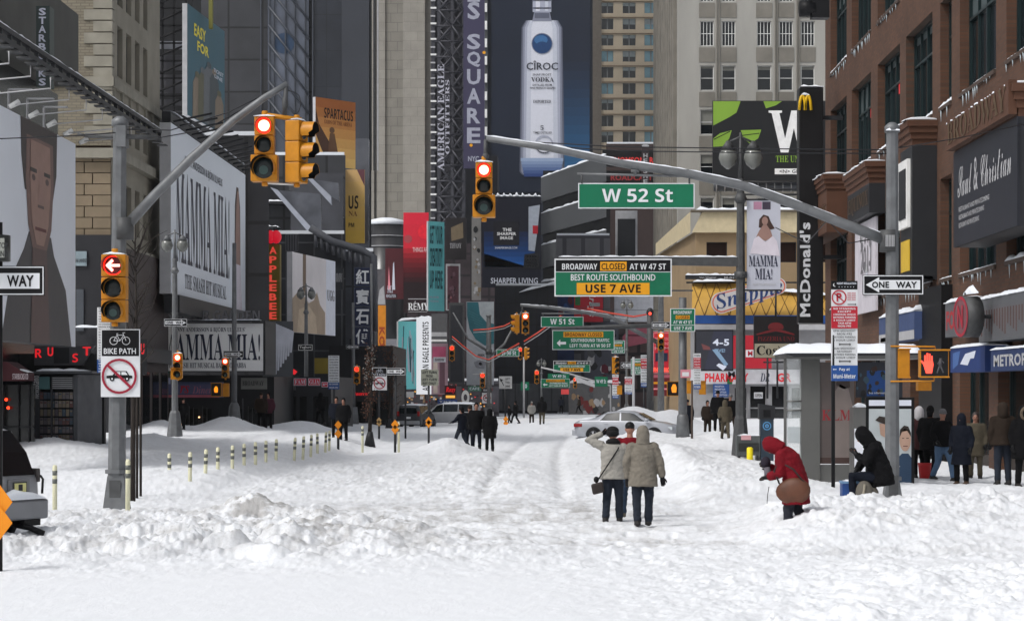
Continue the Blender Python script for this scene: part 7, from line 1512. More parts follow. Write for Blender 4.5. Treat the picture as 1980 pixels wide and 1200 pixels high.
def diamond(label, px, ys, d, hw, base, m=None):
    b0 = on_ground(px, d); t = thing('object_marker', label, 'road sign', b0, group='orange diamond markers'); mb = MB(); mb.tube([b0 - Vector((0, 0, .2)), P(px, ys[0] - hw, d)], .05, M('post_black', (34, 36, 40), .6)); mb.build('pole', t); m = m or M('marker_orange', (232, 140, 14), .5)
    for y in ys: mb = MB(); mb.slab(Fr((0, d - .06, 0), (1, 0, 0), (0, 0, 1)), [(xx(px - hw, d), zz(y, d)), (xx(px, d), zz(y + hw * 1.25, d)), (xx(px + hw, d), zz(y, d)), (xx(px, d), zz(y - hw * 1.25, d))], -.02, 0, m); mb.build('diamond', t)
diamond('two orange diamonds on a dark post right of the flexible row', 654, (821, 838), 86, 7, 861)
diamond('two overlapping orange diamonds on a post left of the silver van', 764, (820, 830), 88, 7.5, 860)
diamond('orange diamond pair low on the post of the beige lane sign', 829, (813, 819), 102.5, 6.5, 850)
diamond('faded orange diamond pair on the small bike path sign post', 733, (812, 818), 104.7, 5, 848, M('marker_faded', (170, 136, 86), .6))
diamond('small distant orange diamonds beside the walking group', 978, (810, 818), 150, 5, 835)
# slender dark trunks beside the left pole
t = thing('young_tree', 'slender bare dark tree with tangled twigs just right of the left signal pole', 'tree', on_ground(257, 51)); bark = M('dark_bark', (38, 32, 28), .9, var=.2, ns=8); b0 = on_ground(257, 51)
mb = MB(); mb.tube([b0 - Vector((0, 0, .2)), P(257, 860, 51), P(259, 740, 51), P(264, 620, 51), P(262, 520, 51)], [.06, .055, .05, .035, .015], bark, 8); mb.build('trunk', t)
mb = MB(); random.seed(21)
for i in range(46):
    y = random.uniform(470, 760); p = P(262 + random.uniform(-3, 3), y, 51); q = p + Vector((random.uniform(-.5, .45), random.uniform(-.4, .4), random.uniform(.15, .75))); r_ = q + Vector((random.uniform(-.25, .3), random.uniform(-.2, .2), random.uniform(.1, .5))); mb.tube([p, q, r_], [.014, .008, .003], bark, 5)
mb.build('crown', t)
for px, d, top, lab in ((265, 51.6, 700, 'middle dark slim stake right of the left signal pole'), (272, 52.0, 690, 'rightmost dark slim stake right of the left signal pole')): signpost(lab, px, top, 968, d, .03, bark)
# wrapped small tree left of the vans
def small_tree(label, px, d, hgt, spread, seed, leaf=None):
    b0 = on_ground(px, d); t = thing('street_tree', label, 'tree', b0); random.seed(seed); mb = MB(); mb.tube([b0 - Vector((0, 0, .1)), b0 + Vector((0, 0, .4)), b0 + Vector((.02, 0, .6))], [.26, .16, .1], dark, 8); mb.tube([b0 + Vector((0, 0, .5)), b0 + Vector((.05, 0, hgt * .5)), b0 + Vector((0, 0, hgt))], [.09, .06, .02], bark, 7); mb.build('trunk', t)
    mb = MB(); lf = [M('dead_leaf', (86, 58, 44), .9), M('rust_twig', (70, 44, 36), .9), M('snow_twig', (120, 118, 114), .8)]
    for i in range(120):
        z = random.uniform(.9, hgt); a = random.uniform(0, 6.28); r_ = spread * (1.1 - .5 * z / hgt) * random.uniform(.3, 1); p = b0 + Vector((0, 0, z)); q = p + Vector((r_ * math.cos(a), r_ * math.sin(a) * .6, random.uniform(.2, .7))); mb.tube([p, q], [.014, .005], bark, 4)
        for k in range(4):
            c = p.lerp(q, random.uniform(.4, 1.1)) + Vector((random.uniform(-.06, .06), 0, random.uniform(-.08, .08))); u = Vector((random.uniform(-1, 1), random.uniform(-1, 1), random.uniform(-1, 1))).normalized() * .045; v = u.cross(Vector((.3, .8, .2))).normalized() * .03; mb.poly([c + u, c + v, c - u, c - v], random.choice(lf[:2] if z < hgt * .6 or leaf else lf))
    mb.build('crown', t)
small_tree('small wrapped street tree with rusty leaves left of the small bike path sign', 715, 93, 3.6, .42, 4)
small_tree('thin bare street tree with dark red twigs between the post signs', 752, 140, 4.6, .9, 6, True)
# --- bus shelter group -----------------------------------------------------
d = 55.0
g0 = gz(xx(1630, d), d)
t = thing('bus_shelter', 'steel and glass bus shelter with a thick snow covered roof behind the near parking sign', 'shelter', (xx(1640, d), d, g0)); stl = M('brushed_shelter_steel', (104, 104, 102), .4, metal=.5, var=.15, ns=1.5)
mb = MB(); mb.box(xx(1516, d), xx(1775, d), d - .5, d + 2.2, zz(694, d), zz(684, d), stl); mb.slab(Fr((0, d, 0), (1, 0, 0), (0, 0, 1)), [(xx(1512, d), zz(683, d)), (xx(1775, d), zz(683, d)), (xx(1775, d), zz(686, d)), (xx(1530, d), zz(690, d))], -2.2, .55, dark); mb.build('roof', t)
mb = MB(); random.seed(8); NX, NY = 46, 12; vs_ = []; fs = []
for i in range(NX + 1):
    for j in range(NY + 1):
        x = xx(1510, d) + (xx(1776, d) - xx(1510, d)) * i / NX; y = d - .55 + 2.8 * j / NY; e = min(1, i / 5, (NX - i) / 2 + .2) ** .5 * min(1, j / 1.6, (NY - j) / 1.5) ** .5
        vs_.append((x, y, zz(684, d) + .24 * e + .04 * mnoise.noise(Vector((x * 3, y * 3, 0))) * e))
for i in range(NX):
    for j in range(NY): fs.append((i * (NY + 1) + j, (i + 1) * (NY + 1) + j, (i + 1) * (NY + 1) + j + 1, i * (NY + 1) + j + 1))
mb.add(vs_, fs, snowm, True); mb.build('snow_cap', t)
mb = MB(); mb.box(xx(1549, d), xx(1585, d), d - .05, d + .3, g0 - .3, zz(692, d), M('shelter_grey_column', (92, 92, 90), .55, metal=.2)); mb.box(xx(1516, d), xx(1521, d), d, d + .08, g0 - .3, zz(692, d), stl); mb.build('column', t)
mb = MB(); gl2 = bpy.data.materials.new('shelter_glass'); gl2.use_nodes = True; p_ = gl2.node_tree.nodes['Principled BSDF']; p_.inputs['Base Color'].default_value = (.75, .8, .8, 1); p_.inputs['Roughness'].default_value = .05; p_.inputs['Alpha'].default_value = .25
mb.box(xx(1521, d), xx(1549, d), d + .03, d + .05, g0 + .1, zz(694, d), gl2); mb.build('glass_panel', t)
mb = MB(); mb.box(xx(1523, d), xx(1547, d), d - .0, d + .02, zz(856, d), zz(825, d), M('etched_panel', (150, 156, 158), .5)); mb.tube([P(1521, 793, d), P(1549, 793, d)], .02, stl); mb.tube([P(1521, 775, d), P(1549, 775, d)], .02, stl); mb.build('rail', t)
b = Board(px=(1585, 700, 1652, 896), d=d, face=M('shelter_ad_warm', (84, 76, 74), .3, var=.15, ns=1.2), thick=.15, edge=stl); b.poly([(1610, 896), (1612, 760), (1624, 742), (1640, 750), (1650, 790), (1652, 896)], M('ad_figure_pale', (118, 108, 104), .4, var=.1)).poly([(1616, 744), (1620, 728), (1632, 722), (1642, 730), (1644, 748), (1632, 752)], M('portrait_hair', (46, 36, 34))).up().text('KLM', 1589, 792, 1646, 812, M('ad_red', (130, 40, 46)), 'serif').rect(1585, 884, 1652, 896, M('ad_brown', (60, 44, 40))); b.mb.obox(b.fr, 0, 67 * S(d), -41 * S(d), -.02, -.15, -.005, stl)
b.done('advert_panel', '', '', par=t)
b = Board(px=(1655, 700, 1745, 768), d=d + .05, face=M('shelter_map', (40, 44, 54), .4)); b.rect(1676, 716, 1722, 765, blue).blobs(1657, 706, 1740, 762, [M('ad_brown', (60, 44, 40)), M('map_teal', (60, 84, 100)), dark], 24, (2, 6), 15).text('bus information', 1680, 757, 1718, 761, pale); b.done('map_panel', '', '', par=t)
# phone kiosk with bright panel
d = 52.5; g0 = gz(xx(1662, d), d)
t = thing('phone_kiosk', 'narrow silver phone kiosk with bright reflective side behind the seated man', 'kiosk', (xx(1662, d), d, g0)); mb = MB(); mb.box(xx(1650, d), xx(1674, d), d, d + .7, g0 - .2, zz(788, d), stl); mb.build('cabinet', t)
mb = MB(); mb.box(xx(1652, d), xx(1673, d), d - .02, d - .001, g0 - .1, zz(828, d), M('kiosk_bright', (190, 192, 200), .3, var=.12, ns=2)); mb.build('panel', t); mb = MB(); mb.snow(P(1651, 787, d + .3), P(1672, 787, d + .3), .5, .18); mb.build('snow_cap', t)
# ad frame with portrait faces
b = Board(px=(1674, 768, 1768, 946), d=54.2, face=black, thick=.25); b.rect(1680, 773, 1762, 784, pale).rect(1680, 790, 1762, 938, M('ad_sky', (150, 156, 158), .3)).up(); fc = M('ad_face', (150, 122, 106), .4); hb_ = M('ad_hair', (44, 36, 32)); cb = M('ad_shirt_blue', (34, 56, 80))
b.rect(1680, 884, 1762, 938, M('ad_slate', (56, 64, 76))).up().poly([(1728, 938), (1730, 890), (1744, 876), (1756, 876), (1762, 884), (1762, 938)], cb).up().disc(1750, 850, 11, fc, ry=22).poly([(1739, 846), (1740, 830), (1748, 822), (1756, 824), (1761, 836), (1761, 844), (1754, 832), (1744, 834)], hb_).up()
b.rect(1744, 846, 1748, 847.4, hb_).rect(1752, 846, 1757, 847.4, hb_).rect(1746, 861, 1755, 862.6, M('portrait_lip', (96, 58, 56))).poly([(1692, 812), (1700, 804), (1712, 806), (1720, 816), (1716, 822), (1706, 818)], hb_).poly([(1700, 818), (1714, 820), (1712, 846), (1702, 840)], fc).rect(1684, 900, 1740, 902, lgrey); b.done('poster_case', 'black framed poster case with smiling faces behind the right corner pole', 'poster case')
# boxes and hydrant post
d = 71; g0 = gz(xx(1448, d), d)
t = thing('newspaper_box', 'low grey newspaper box with snow on top by the tall lamp', 'newspaper box', (xx(1447, d), d, g0)); mb = MB(); bx_ = M('box_grey', (72, 76, 76), .6, var=.2); mb.box(xx(1425, d), xx(1470, d), d, d + .6, zz(880, d), zz(842, d), bx_); mb.box(xx(1427, d), xx(1432, d), d, d + .5, g0 - .2, zz(880, d), dark); mb.box(xx(1463, d), xx(1468, d), d, d + .5, g0 - .2, zz(880, d), dark); mb.box(xx(1433, d), xx(1452, d), d - .02, d, zz(850, d), zz(841, d), M('pink_sticker', (170, 130, 134))); mb.box(xx(1428, d), xx(1467, d), d - .015, d, zz(872, d), zz(856, d), M('box_window', (40, 42, 42), .3)); mb.build('cabinet', t)
mb = MB(); mb.snow(P(1427, 842, d + .3), P(1468, 842, d + .3), .5, .08); mb.build('snow_cap', t)
t = thing('waste_kiosk', 'tall dark blue steel box with slanted open lid and round emblem', 'litter bin', (xx(1483, d), d, g0)); mb = MB(); bd = M('bin_blue_grey', (36, 50, 62), .45, var=.15); mb.box(xx(1471, d), xx(1496, d), d, d + .5, g0 - .2, zz(808, d), bd); mb.build('cabinet', t)
mb = MB(); mb.slab(Fr((0, d, 0), (1, 0, 0), (0, 0, 1)), [(xx(1468, d), zz(810, d)), (xx(1497, d), zz(810, d)), (xx(1499, d), zz(784, d)), (xx(1468, d), zz(780, d))], -.5, .02, dark); mb.box(xx(1476, d), xx(1490, d), d - .03, d - .021, zz(806, d), zz(792, d), black); mb.build('lid', t)
mb = MB(); f_ = facing(1483, 823, d - .01); mb.ring(f_, 0, 0, .1, .13, 0, M('emblem_blue', (70, 120, 160))); mb.ring(f_, 0, 0, .02, .06, 0, M('emblem_blue', (70, 120, 160))); mb.build('emblem', t)
d = 69.5; t = thing('bollard', 'short bright yellow bollard in front of the newspaper box', 'bollard', on_ground(1450, d)); mb = MB(); b0 = on_ground(1450, d); mb.tube([b0 - Vector((0, 0, .3)), P(1450, 866, d), P(1450, 864, d)], [.095, .095, .05], M('bollard_yellow', (210, 180, 20), .5, var=.08), 14); mb.build('post', t)
# blue crate, bag next to the seated man
mb = MB(); mb.box(xx(1629, 45), xx(1662, 45), 45.0, 45.4, zz(966, 45), zz(932, 45), M('crate_blue', (24, 62, 120), .5)); mb.box(xx(1628, 45), xx(1663, 45), 44.98, 45.42, zz(934, 45), zz(930, 45), M('crate_rim', (90, 120, 150))); mb.snow(P(1629, 930, 45.2), P(1650, 930, 45.2), .3, .05); tag(mb.build('crate', loc=P(1645, 966, 45.2)), 'blue plastic crate half buried in snow beside the seated man', 'crate')
mb = MB(); mb.ell(P(1673, 952, 44.9), (.17, .2, .24), M('sack_grey', (92, 88, 80), .8, bump=.4, bs=14), 16, 10, jit=.25); mb.ell(P(1686, 956, 45.0), (.14, .18, .2), M('sack_grey', (92, 88, 80)), 14, 8, jit=.25); mb.tube([P(1672, 936, 44.75), P(1670, 952, 44.7), P(1671, 968, 44.72)], .025, M('sack_strap', (130, 124, 110))); tag(mb.build('sack', loc=P(1676, 970, 44.9)), 'lumpy grey bag in the snow under the seated man', 'bag')
for o in bpy.data.objects:
    if o.name.startswith('sack') and 'label' in o: o['label'] = 'lumpy grey bag in the snow at the knees of the seated man'
# ---------------------------------------------------------------- vehicles
def vehicle(name, label, cat, loc, rz, st, W, glassr, wheels, paint, sc=1, group=None, roof_snow=.06, lights=(), trim=None):
    """st: stations (x, bottom, belt, roof, half_low, half_belt, half_roof), x from rear to front; local +x is forward"""
    t = thing(name, label, cat, loc, rz, group, sc); xs = [s_[0] for s_ in st]
    def I(x):
        for a, b in zip(st[:-1], st[1:]):
            if a[0] <= x <= b[0]: f = (x - a[0]) / (b[0] - a[0]); f = f; return [a[k] + (b[k] - a[k]) * f for k in range(7)]
        return st[-1] if x > xs[-1] else st[0]
    def prof(x):
        _, zb, zm, zr, wl, wb, wr = I(x); fl = max(0, min(1, (zr - zm) / .25))
        return [(0, zb), (wl * .9, zb), (wl, zb + .08), (wl * 1.0, (zb + zm) / 2), (wb, zm - .03), (wb - .02, zm + .01), (wr + (wb - wr) * .25 + .0, zm + (zr - zm) * .68), (wr, zr - .03 * fl - .02), (wr * .7, zr - .005), (0, zr)]
    mb = MB(); n = 10; X = []
    for a, b in zip(xs[:-1], xs[1:]): k = max(1, int((b - a) / .12)); X += [a + (b - a) * i / k for i in range(k)]
    X.append(xs[-1]); vs_ = []; fs = []; ring = []
    for x in X:
        p = prof(x); vs_ += [(x, -y, z) for y, z in p] + [(x, y, z) for y, z in p[-2:0:-1]]
    m_ = 18
    for i in range(len(X) - 1):
        for k in range(m_): fs.append((i * m_ + k, (i + 1) * m_ + k, (i + 1) * m_ + (k + 1) % m_, i * m_ + (k + 1) % m_))
    fs.append(tuple(range(m_))); fs.append(tuple((len(X) - 1) * m_ + k for k in range(m_ - 1, -1, -1))); mb.add(vs_, fs, paint, True); mb.build('body', t, local=True)
    gm = M('car_glass', (20, 26, 28), .06, var=.2, spec=.7)
    def sidept(x, f, sgn, off=.012):
        p = prof(x); lo, hi = p[5], p[7]; mid = p[6]
        y, z = (lo[0] + (mid[0] - lo[0]) * f / .68, lo[1] + (mid[1] - lo[1]) * f / .68) if f < .68 else (mid[0] + (hi[0] - mid[0]) * (f - .68) / .32, mid[1] + (hi[1] - mid[1]) * (f - .68) / .32)
        return (x, sgn * (y + off), z)
    for sgn in (-1, 1):
        for (a, b, c, e) in glassr.get('side', ()):        # lower a..b, upper c..e
            m = MB(); N = 6; v_ = []; f_ = []
            for i in range(N + 1):
                for j in range(5):
                    f = .06 + .84 * j / 4; x = (a + (b - a) * i / N) * (1 - j / 4) + (c + (e - c) * i / N) * j / 4; v_.append(sidept(x, f, sgn))
            for i in range(N):
                for j in range(4): f_.append((i * 5 + j, (i + 1) * 5 + j, (i + 1) * 5 + j + 1, i * 5 + j + 1))
            m.add(v_, f_, gm, True); m.build('side_window', t, local=True)
    for nm, (a, b) in glassr.get('ends', {}).items():
        m = MB(); v_ = []; f_ = []
        for i in range(7):
            x = a + (b - a) * i / 6; p = prof(x); w = p[7][0] * .9
            dz = (prof(b)[-1][1] - prof(a)[-1][1]) / (b - a + 1e-6); nx = -dz; L = math.hypot(nx, 1)
            for j in range(5): v_.append((x + nx / L * .02, -w + 2 * w * j / 4, p[-1][1] + .02 / L - .004 * 0))
        for i in range(6):
            for j in range(4): f_.append((i * 5 + j, (i + 1) * 5 + j, (i + 1) * 5 + j + 1, i * 5 + j + 1))
        m.add(v_, f_, gm, True); m.build(nm, t, local=True)
    tyre = M('tyre_rubber', (20, 20, 22), .9); rim = M('wheel_rim', (104, 106, 110), .35, metal=.7)
    for x, r in wheels:
        for sgn in (-1, 1):
            w = I(x)[4]; m = MB(); m.tube([(x, sgn * (w + .02), r), (x, sgn * (w - .2), r)], r, tyre, 24); wo = m.build('wheel', t, local=True); m = MB(); m.tube([(x, sgn * (w + .035), r), (x, sgn * (w + .0), r)], r * .62, rim, 18)
            for k in range(5): a = k * 1.257; m.tube([(x, sgn * (w + .045), r), (x + r * .56 * math.cos(a), sgn * (w + .045), r + r * .56 * math.sin(a))], .03, dark, 5)
            m.build('rim', wo, local=True)
            m = MB(); m.ring(Fr((x, sgn * (w + .008), r), (1, 0, 0), (0, 0, 1)), 0, 0, r, r * 1.15, 0, dark, 20, a0=-10, a1=190); m.build('wheel_arch', t, local=True)
    for nm, (x0, x1, y0, y1, z0, z1), m_l in lights:
        for sgn in ((-1, 1) if nm != 'plate' else (1,)):
            m = MB(); m.box(x0, x1, sgn * y0, sgn * y1, z0, z1, m_l) if nm != 'plate' else m.box(x0, x1, -y1, y1, z0, z1, m_l); m.build(nm if nm != 'plate' else 'licence_plate', t, local=True, bevel=.02)
    for nm, (x0, x1, y1, z0, z1), m_l in (trim or ()): m = MB(); m.box(x0, x1, -y1, y1, z0, z1, m_l); m.build(nm, t, local=True, bevel=.04)
    if roof_snow:
        m = MB(); a, b = glassr['roof']; N = 10; v_ = []; f_ = []
        for i in range(N + 1):
            x = a + (b - a) * i / N; p = prof(x); w = p[7][0]
            for j in range(7): q = j / 6 * 2 - 1; e = (1 - q ** 4) * min(1, i / 1.5, (N - i) / 1.5); v_.append((x, q * w, p[-1][1] - .03 * abs(q) ** 3 - .02 + (roof_snow + .02) * e * (1 + .25 * mnoise.noise(Vector((x * 3, q * 3, loc[0]))))))
        for i in range(N):
            for j in range(6): f_.append((i * 7 + j, (i + 1) * 7 + j, (i + 1) * 7 + j + 1, i * 7 + j + 1))
        m.add(v_, f_, snowm, True); m.build('snow_cap', t, local=True)
    return t
silver = M('silver_paint', (164, 167, 174), .35, metal=.25, var=.05, coat=.5); taill = M('tail_light_red', (130, 24, 26), .25); headl = M('head_light', (170, 176, 180), .15)
sedan = [(-2.42, .42, .80, .82, .55, .50, .40), (-2.36, .30, .88, .90, .76, .72, .55), (-2.15, .24, .98, 1.02, .86, .82, .66), (-1.75, .22, 1.0, 1.07, .89, .85, .66), (-1.45, .22, .99, 1.14, .90, .86, .62), (-.85, .2, .97, 1.40, .90, .87, .60), (-.3, .2, .96, 1.46, .90, .87, .61), (.25, .2, .95, 1.44, .90, .87, .61), (.6, .2, .95, 1.34, .90, .87, .62), (1.25, .2, .94, .99, .90, .86, .72), (1.7, .22, .90, .93, .89, .83, .68), (2.15, .24, .80, .82, .84, .76, .6), (2.38, .3, .66, .68, .7, .62, .5)]
c = Vector((xx(1214, 108), 108, CH - (853 - HY) / F * 108 - .02))
vehicle('parked_car', 'silver sedan stuck in the snow beyond the three walkers', 'car', c, R(-14), sedan, .9, {'side': [(-1.15, -.22, -.85, -.25), (-.14, 1.05, -.18, .45)], 'ends': {'rear_window': (-1.42, -.92), 'windscreen': (.62, 1.2)}, 'roof': (-2.3, -1.5)}, ((-1.42, .33), (1.42, .33)), silver,
    lights=[('tail_light', (-2.38, -1.98, .62, .872, .70, .86), taill), ('headlight', (1.95, 2.25, .5, .80, .58, .72), headl), ('plate', (-2.44, -2.41, 0, .16, .55, .68), white), ('door_handle', (-.95, -.75, .885, .91, .84, .87), silver), ('door_handle', (.05, .25, .885, .91, .82, .85), silver)], trim=[('bumper', (-2.48, -2.2, .78, .3, .58), silver)])
mb = MB(); mb.tube([(1.0, -.93, .98), (1.05, -1.08, 1.04), (1.2, -1.08, 1.04)], [.03, .08, .07], silver); o = [x for x in bpy.data.objects if x.name == 'parked_car'][0]; mb.build('wing_mirror', o, local=True)
van = [(-2.4, .4, .9, 1.55, .6, .6, .5), (-2.36, .3, 1.0, 1.66, .86, .82, .62), (-2.2, .26, 1.05, 1.74, .93, .9, .72), (-1, .24, 1.05, 1.78, .95, .92, .74), (.4, .24, 1.03, 1.76, .95, .92, .74), (.8, .24, 1.02, 1.66, .95, .92, .72), (1.5, .24, 1.02, 1.16, .94, .9, .74), (2.0, .26, .95, 1.0, .9, .84, .66), (2.4, .32, .78, .8, .78, .7, .5)]
vanpaint = M('van_paint', (148, 150, 154), .35, metal=.2, var=.06); darkpaint = M('dark_van_paint', (62, 64, 68), .35, metal=.4)
G = {'side': [(-2.1, -1.0, -2.05, -1.0), (-.92, .2, -.92, .2), (.28, 1.3, .28, .75)], 'ends': {'windscreen': (.82, 1.46)}, 'roof': (-2.3, .6)}
LV = [('tail_light', (-2.42, -2.3, .68, .86, .95, 1.3), taill), ('headlight', (2.15, 2.42, .45, .8, .62, .76), headl), ('plate', (-2.44, -2.4, 0, .2, .75, .9), white)]
vehicle('parked_van', 'dark grey minivan seen from behind, left of the paler van, snow on its roof', 'van', Vector((xx(806, 148), 148, zz(828, 148) + .0)), R(78), van, .95, G, ((-1.5, .34), (1.55, .34)), darkpaint, .86, lights=LV, trim=[('rear_window', (-2.43, -2.36, .66, 1.12, 1.56), M('car_glass', (20, 26, 28))), ('bumper', (-2.52, -2.3, .86, .34, .6), vanpaint)])
vehicle('parked_van', 'pale silver minivan showing its long side behind the walking group', 'van', Vector((xx(868, 152), 152, zz(824, 152) + .05)), R(168), van, .95, G, ((-1.5, .34), (1.55, .34)), vanpaint, .84, lights=LV, trim=[('bumper', (-2.52, -2.3, .86, .34, .6), vanpaint)])
# grey SUV at the left edge, its snowy rear turned right
suv = [(-2.3, .45, 1.0, 1.05, .86, .84, .60), (-2.28, .42, 1.05, 1.12, .92, .90, .72), (-2.16, .38, 1.06, 1.48, .94, .92, .70), (-1.95, .36, 1.06, 1.86, .95, .92, .66), (-1, .36, 1.05, 1.92, .95, .92, .75), (.4, .36, 1.04, 1.78, .95, .92, .75), (.9, .36, 1.04, 1.6, .95, .92, .74), (1.4, .36, 1.04, 1.12, .95, .9, .78), (2.1, .4, .98, 1.02, .93, .86, .7), (2.35, .5, .8, .84, .8, .7, .6)]
suvp = M('suv_paint', (142, 144, 148), .35, metal=.15, var=.08, coat=.4)
ang = math.atan2(-(-.44), -.9); rear = Vector((xx(4, 36.6), 36.6, 0)); ctr = rear + Vector((math.cos(ang), math.sin(ang), 0)) * 2.3
ctr.z = zz(1058, 36.6)
sv = vehicle('parked_suv', 'grey off-road car at the left edge with snow on its rear bumper', 'car', ctr, ang, suv, .95, {'side': [(-1.9, -1.05, -1.85, -1.05), (-.95, .1, -.95, .1), (.2, 1.2, .2, .8)], 'ends': {'windscreen': (.9, 1.38)}, 'roof': (-1.9, .7)}, ((-1.45, .38), (1.5, .38)), suvp,
    lights=[('tail_light', (-2.31, -2.1, .86, .945, 1.0, 1.22), M('suv_light', (60, 56, 56), .3)), ('headlight', (2.1, 2.36, .5, .8, .7, .86), headl)], trim=[('bumper', (-2.48, -2.18, .94, .42, .74), M('bumper_silver', (120, 122, 126), .35, metal=.4))])
mb = MB(); v_ = [(-2.31, -.78, 1.12), (-2.31, .78, 1.12), (-2.2, .72, 1.48), (-1.97, .6, 1.83), (-1.97, -.6, 1.83), (-2.2, -.72, 1.48)]; mb.add(v_ + [(x + .12, y, z) for x, y, z in v_], [(0, 1, 2, 5), (5, 2, 3, 4), (0, 5, 11, 6), (5, 4, 10, 11), (1, 7, 8, 2), (2, 8, 9, 3), (3, 9, 10, 4), (0, 6, 7, 1)], M('suv_glass', (16, 18, 22), .12)); mb.build('rear_window', sv, local=True)
mb = MB(); mb.box(-2.345, -2.31, -.62, -.12, .78, 1.06, M('suv_plate_recess', (120, 120, 122))); mb.box(-2.36, -2.345, -.54, -.2, .82, 1.02, M('plate_frame', (60, 62, 60))); mb.box(-2.366, -2.36, -.51, -.23, .84, 1.0, M('plate_yellow', (176, 172, 116))); mb.box(-2.37, -2.366, -.42, -.32, .88, .98, dark); mb.build('licence_plate', sv, local=True)
mb = MB(); mb.snow((-2.38, -.85, .74), (-2.38, .3, .74), .22, .15, side=(1, 0, 0)); mb.snow((-2.36, -.5, .44), (-2.36, 0, .44), .1, .06, side=(1, 0, 0)); mb.build('bumper_snow', sv, local=True)
mb = MB(); mb.tube([(-2.2, -.3, .36), (-2.5, -.42, .3), (-2.72, -.5, .2)], .05, black); mb.box(-2.46, -2.2, -.75, -.35, .32, .42, black); mb.box(-2.47, -2.46, -.35, -.25, .52, .62, M('reflector_red', (90, 20, 24))); mb.build('tow_hook', sv, local=True)
mb = MB(); mb.box(-2.36, -2.3, -.4, .4, .75, .79, black); mb.tube([(-2.34, -.9, 1.1), (-2.42, -.86, 1.05), (-2.42, -.84, .82)], .02, black); mb.build('trim_strip', sv, local=True)
# ---------------------------------------------------------------- people
skinm = M('skin_tone', (150, 108, 90), .6, var=.05)
BASE = dict(hip=(0, 0, .93), waist=(0, 0, 1.06), chest=(0, 0, 1.28), nk=(0, 0, 1.47), head=(0, .02, 1.62), sl=(-.19, 0, 1.40), sr=(.19, 0, 1.40), el=(-.27, -.03, 1.13), er=(.27, -.03, 1.13), wl=(-.26, .05, .90), wr=(.26, .05, .90),
            hl=(-.09, 0, .90), hr=(.09, 0, .90), kl=(-.11, .02, .50), kr=(.11, .02, .50), al=(-.12, -.02, .09), ar=(.12, -.02, .09))
POSE = {'stand': {}, 'walk': dict(kl=(-.10, .20, .53), al=(-.11, .30, .10), kr=(.10, -.02, .49), ar=(.10, -.26, .15), wl=(-.27, -.12, .92), wr=(.27, .2, .95)),
        'stroll': dict(kl=(-.11, .08, .5), al=(-.12, .12, .09), kr=(.11, 0, .5), ar=(.12, -.16, .11)),
        'salute': dict(kl=(-.11, .02, .5), al=(-.13, -.10, .09), kr=(.11, .06, .5), ar=(.12, .10, .09), el=(-.47, .02, 1.52), wl=(-.20, .10, 1.64), sl=(-.2, 0, 1.42), er=(.25, .06, 1.14), wr=(.18, .26, 1.05)),
        'phone': dict(er=(.30, .12, 1.2), wr=(.14, .16, 1.5), el=(-.26, .08, 1.15), wl=(-.12, .25, 1.1)),
        'bend': dict(waist=(0, .03, 1.05), chest=(0, .10, 1.24), nk=(0, .25, 1.40), head=(0, .38, 1.45), sl=(-.18, .19, 1.33), sr=(.18, .19, 1.33), el=(-.23, .22, 1.03), er=(.23, .22, 1.03), wl=(-.12, .40, .98), wr=(.10, .42, 1.12), kl=(-.10, .10, .50), al=(-.12, .10, .09), kr=(.1, -.02, .48), ar=(.12, -.22, .09)),
        'sit': dict(hip=(0, -.02, .46), waist=(0, .0, .60), chest=(0, .08, .84), nk=(0, .17, 1.02), head=(0, .27, 1.14), sl=(-.19, .1, .96), sr=(.19, .1, .96), el=(-.24, .22, .70), er=(.24, .24, .72), wl=(-.12, .36, .84), wr=(.10, .34, .60), hl=(-.1, 0, .45), hr=(.1, 0, .45), kl=(-.13, .44, .50), kr=(.14, .40, .42), al=(-.13, .40, .1), ar=(.14, .36, .0))}
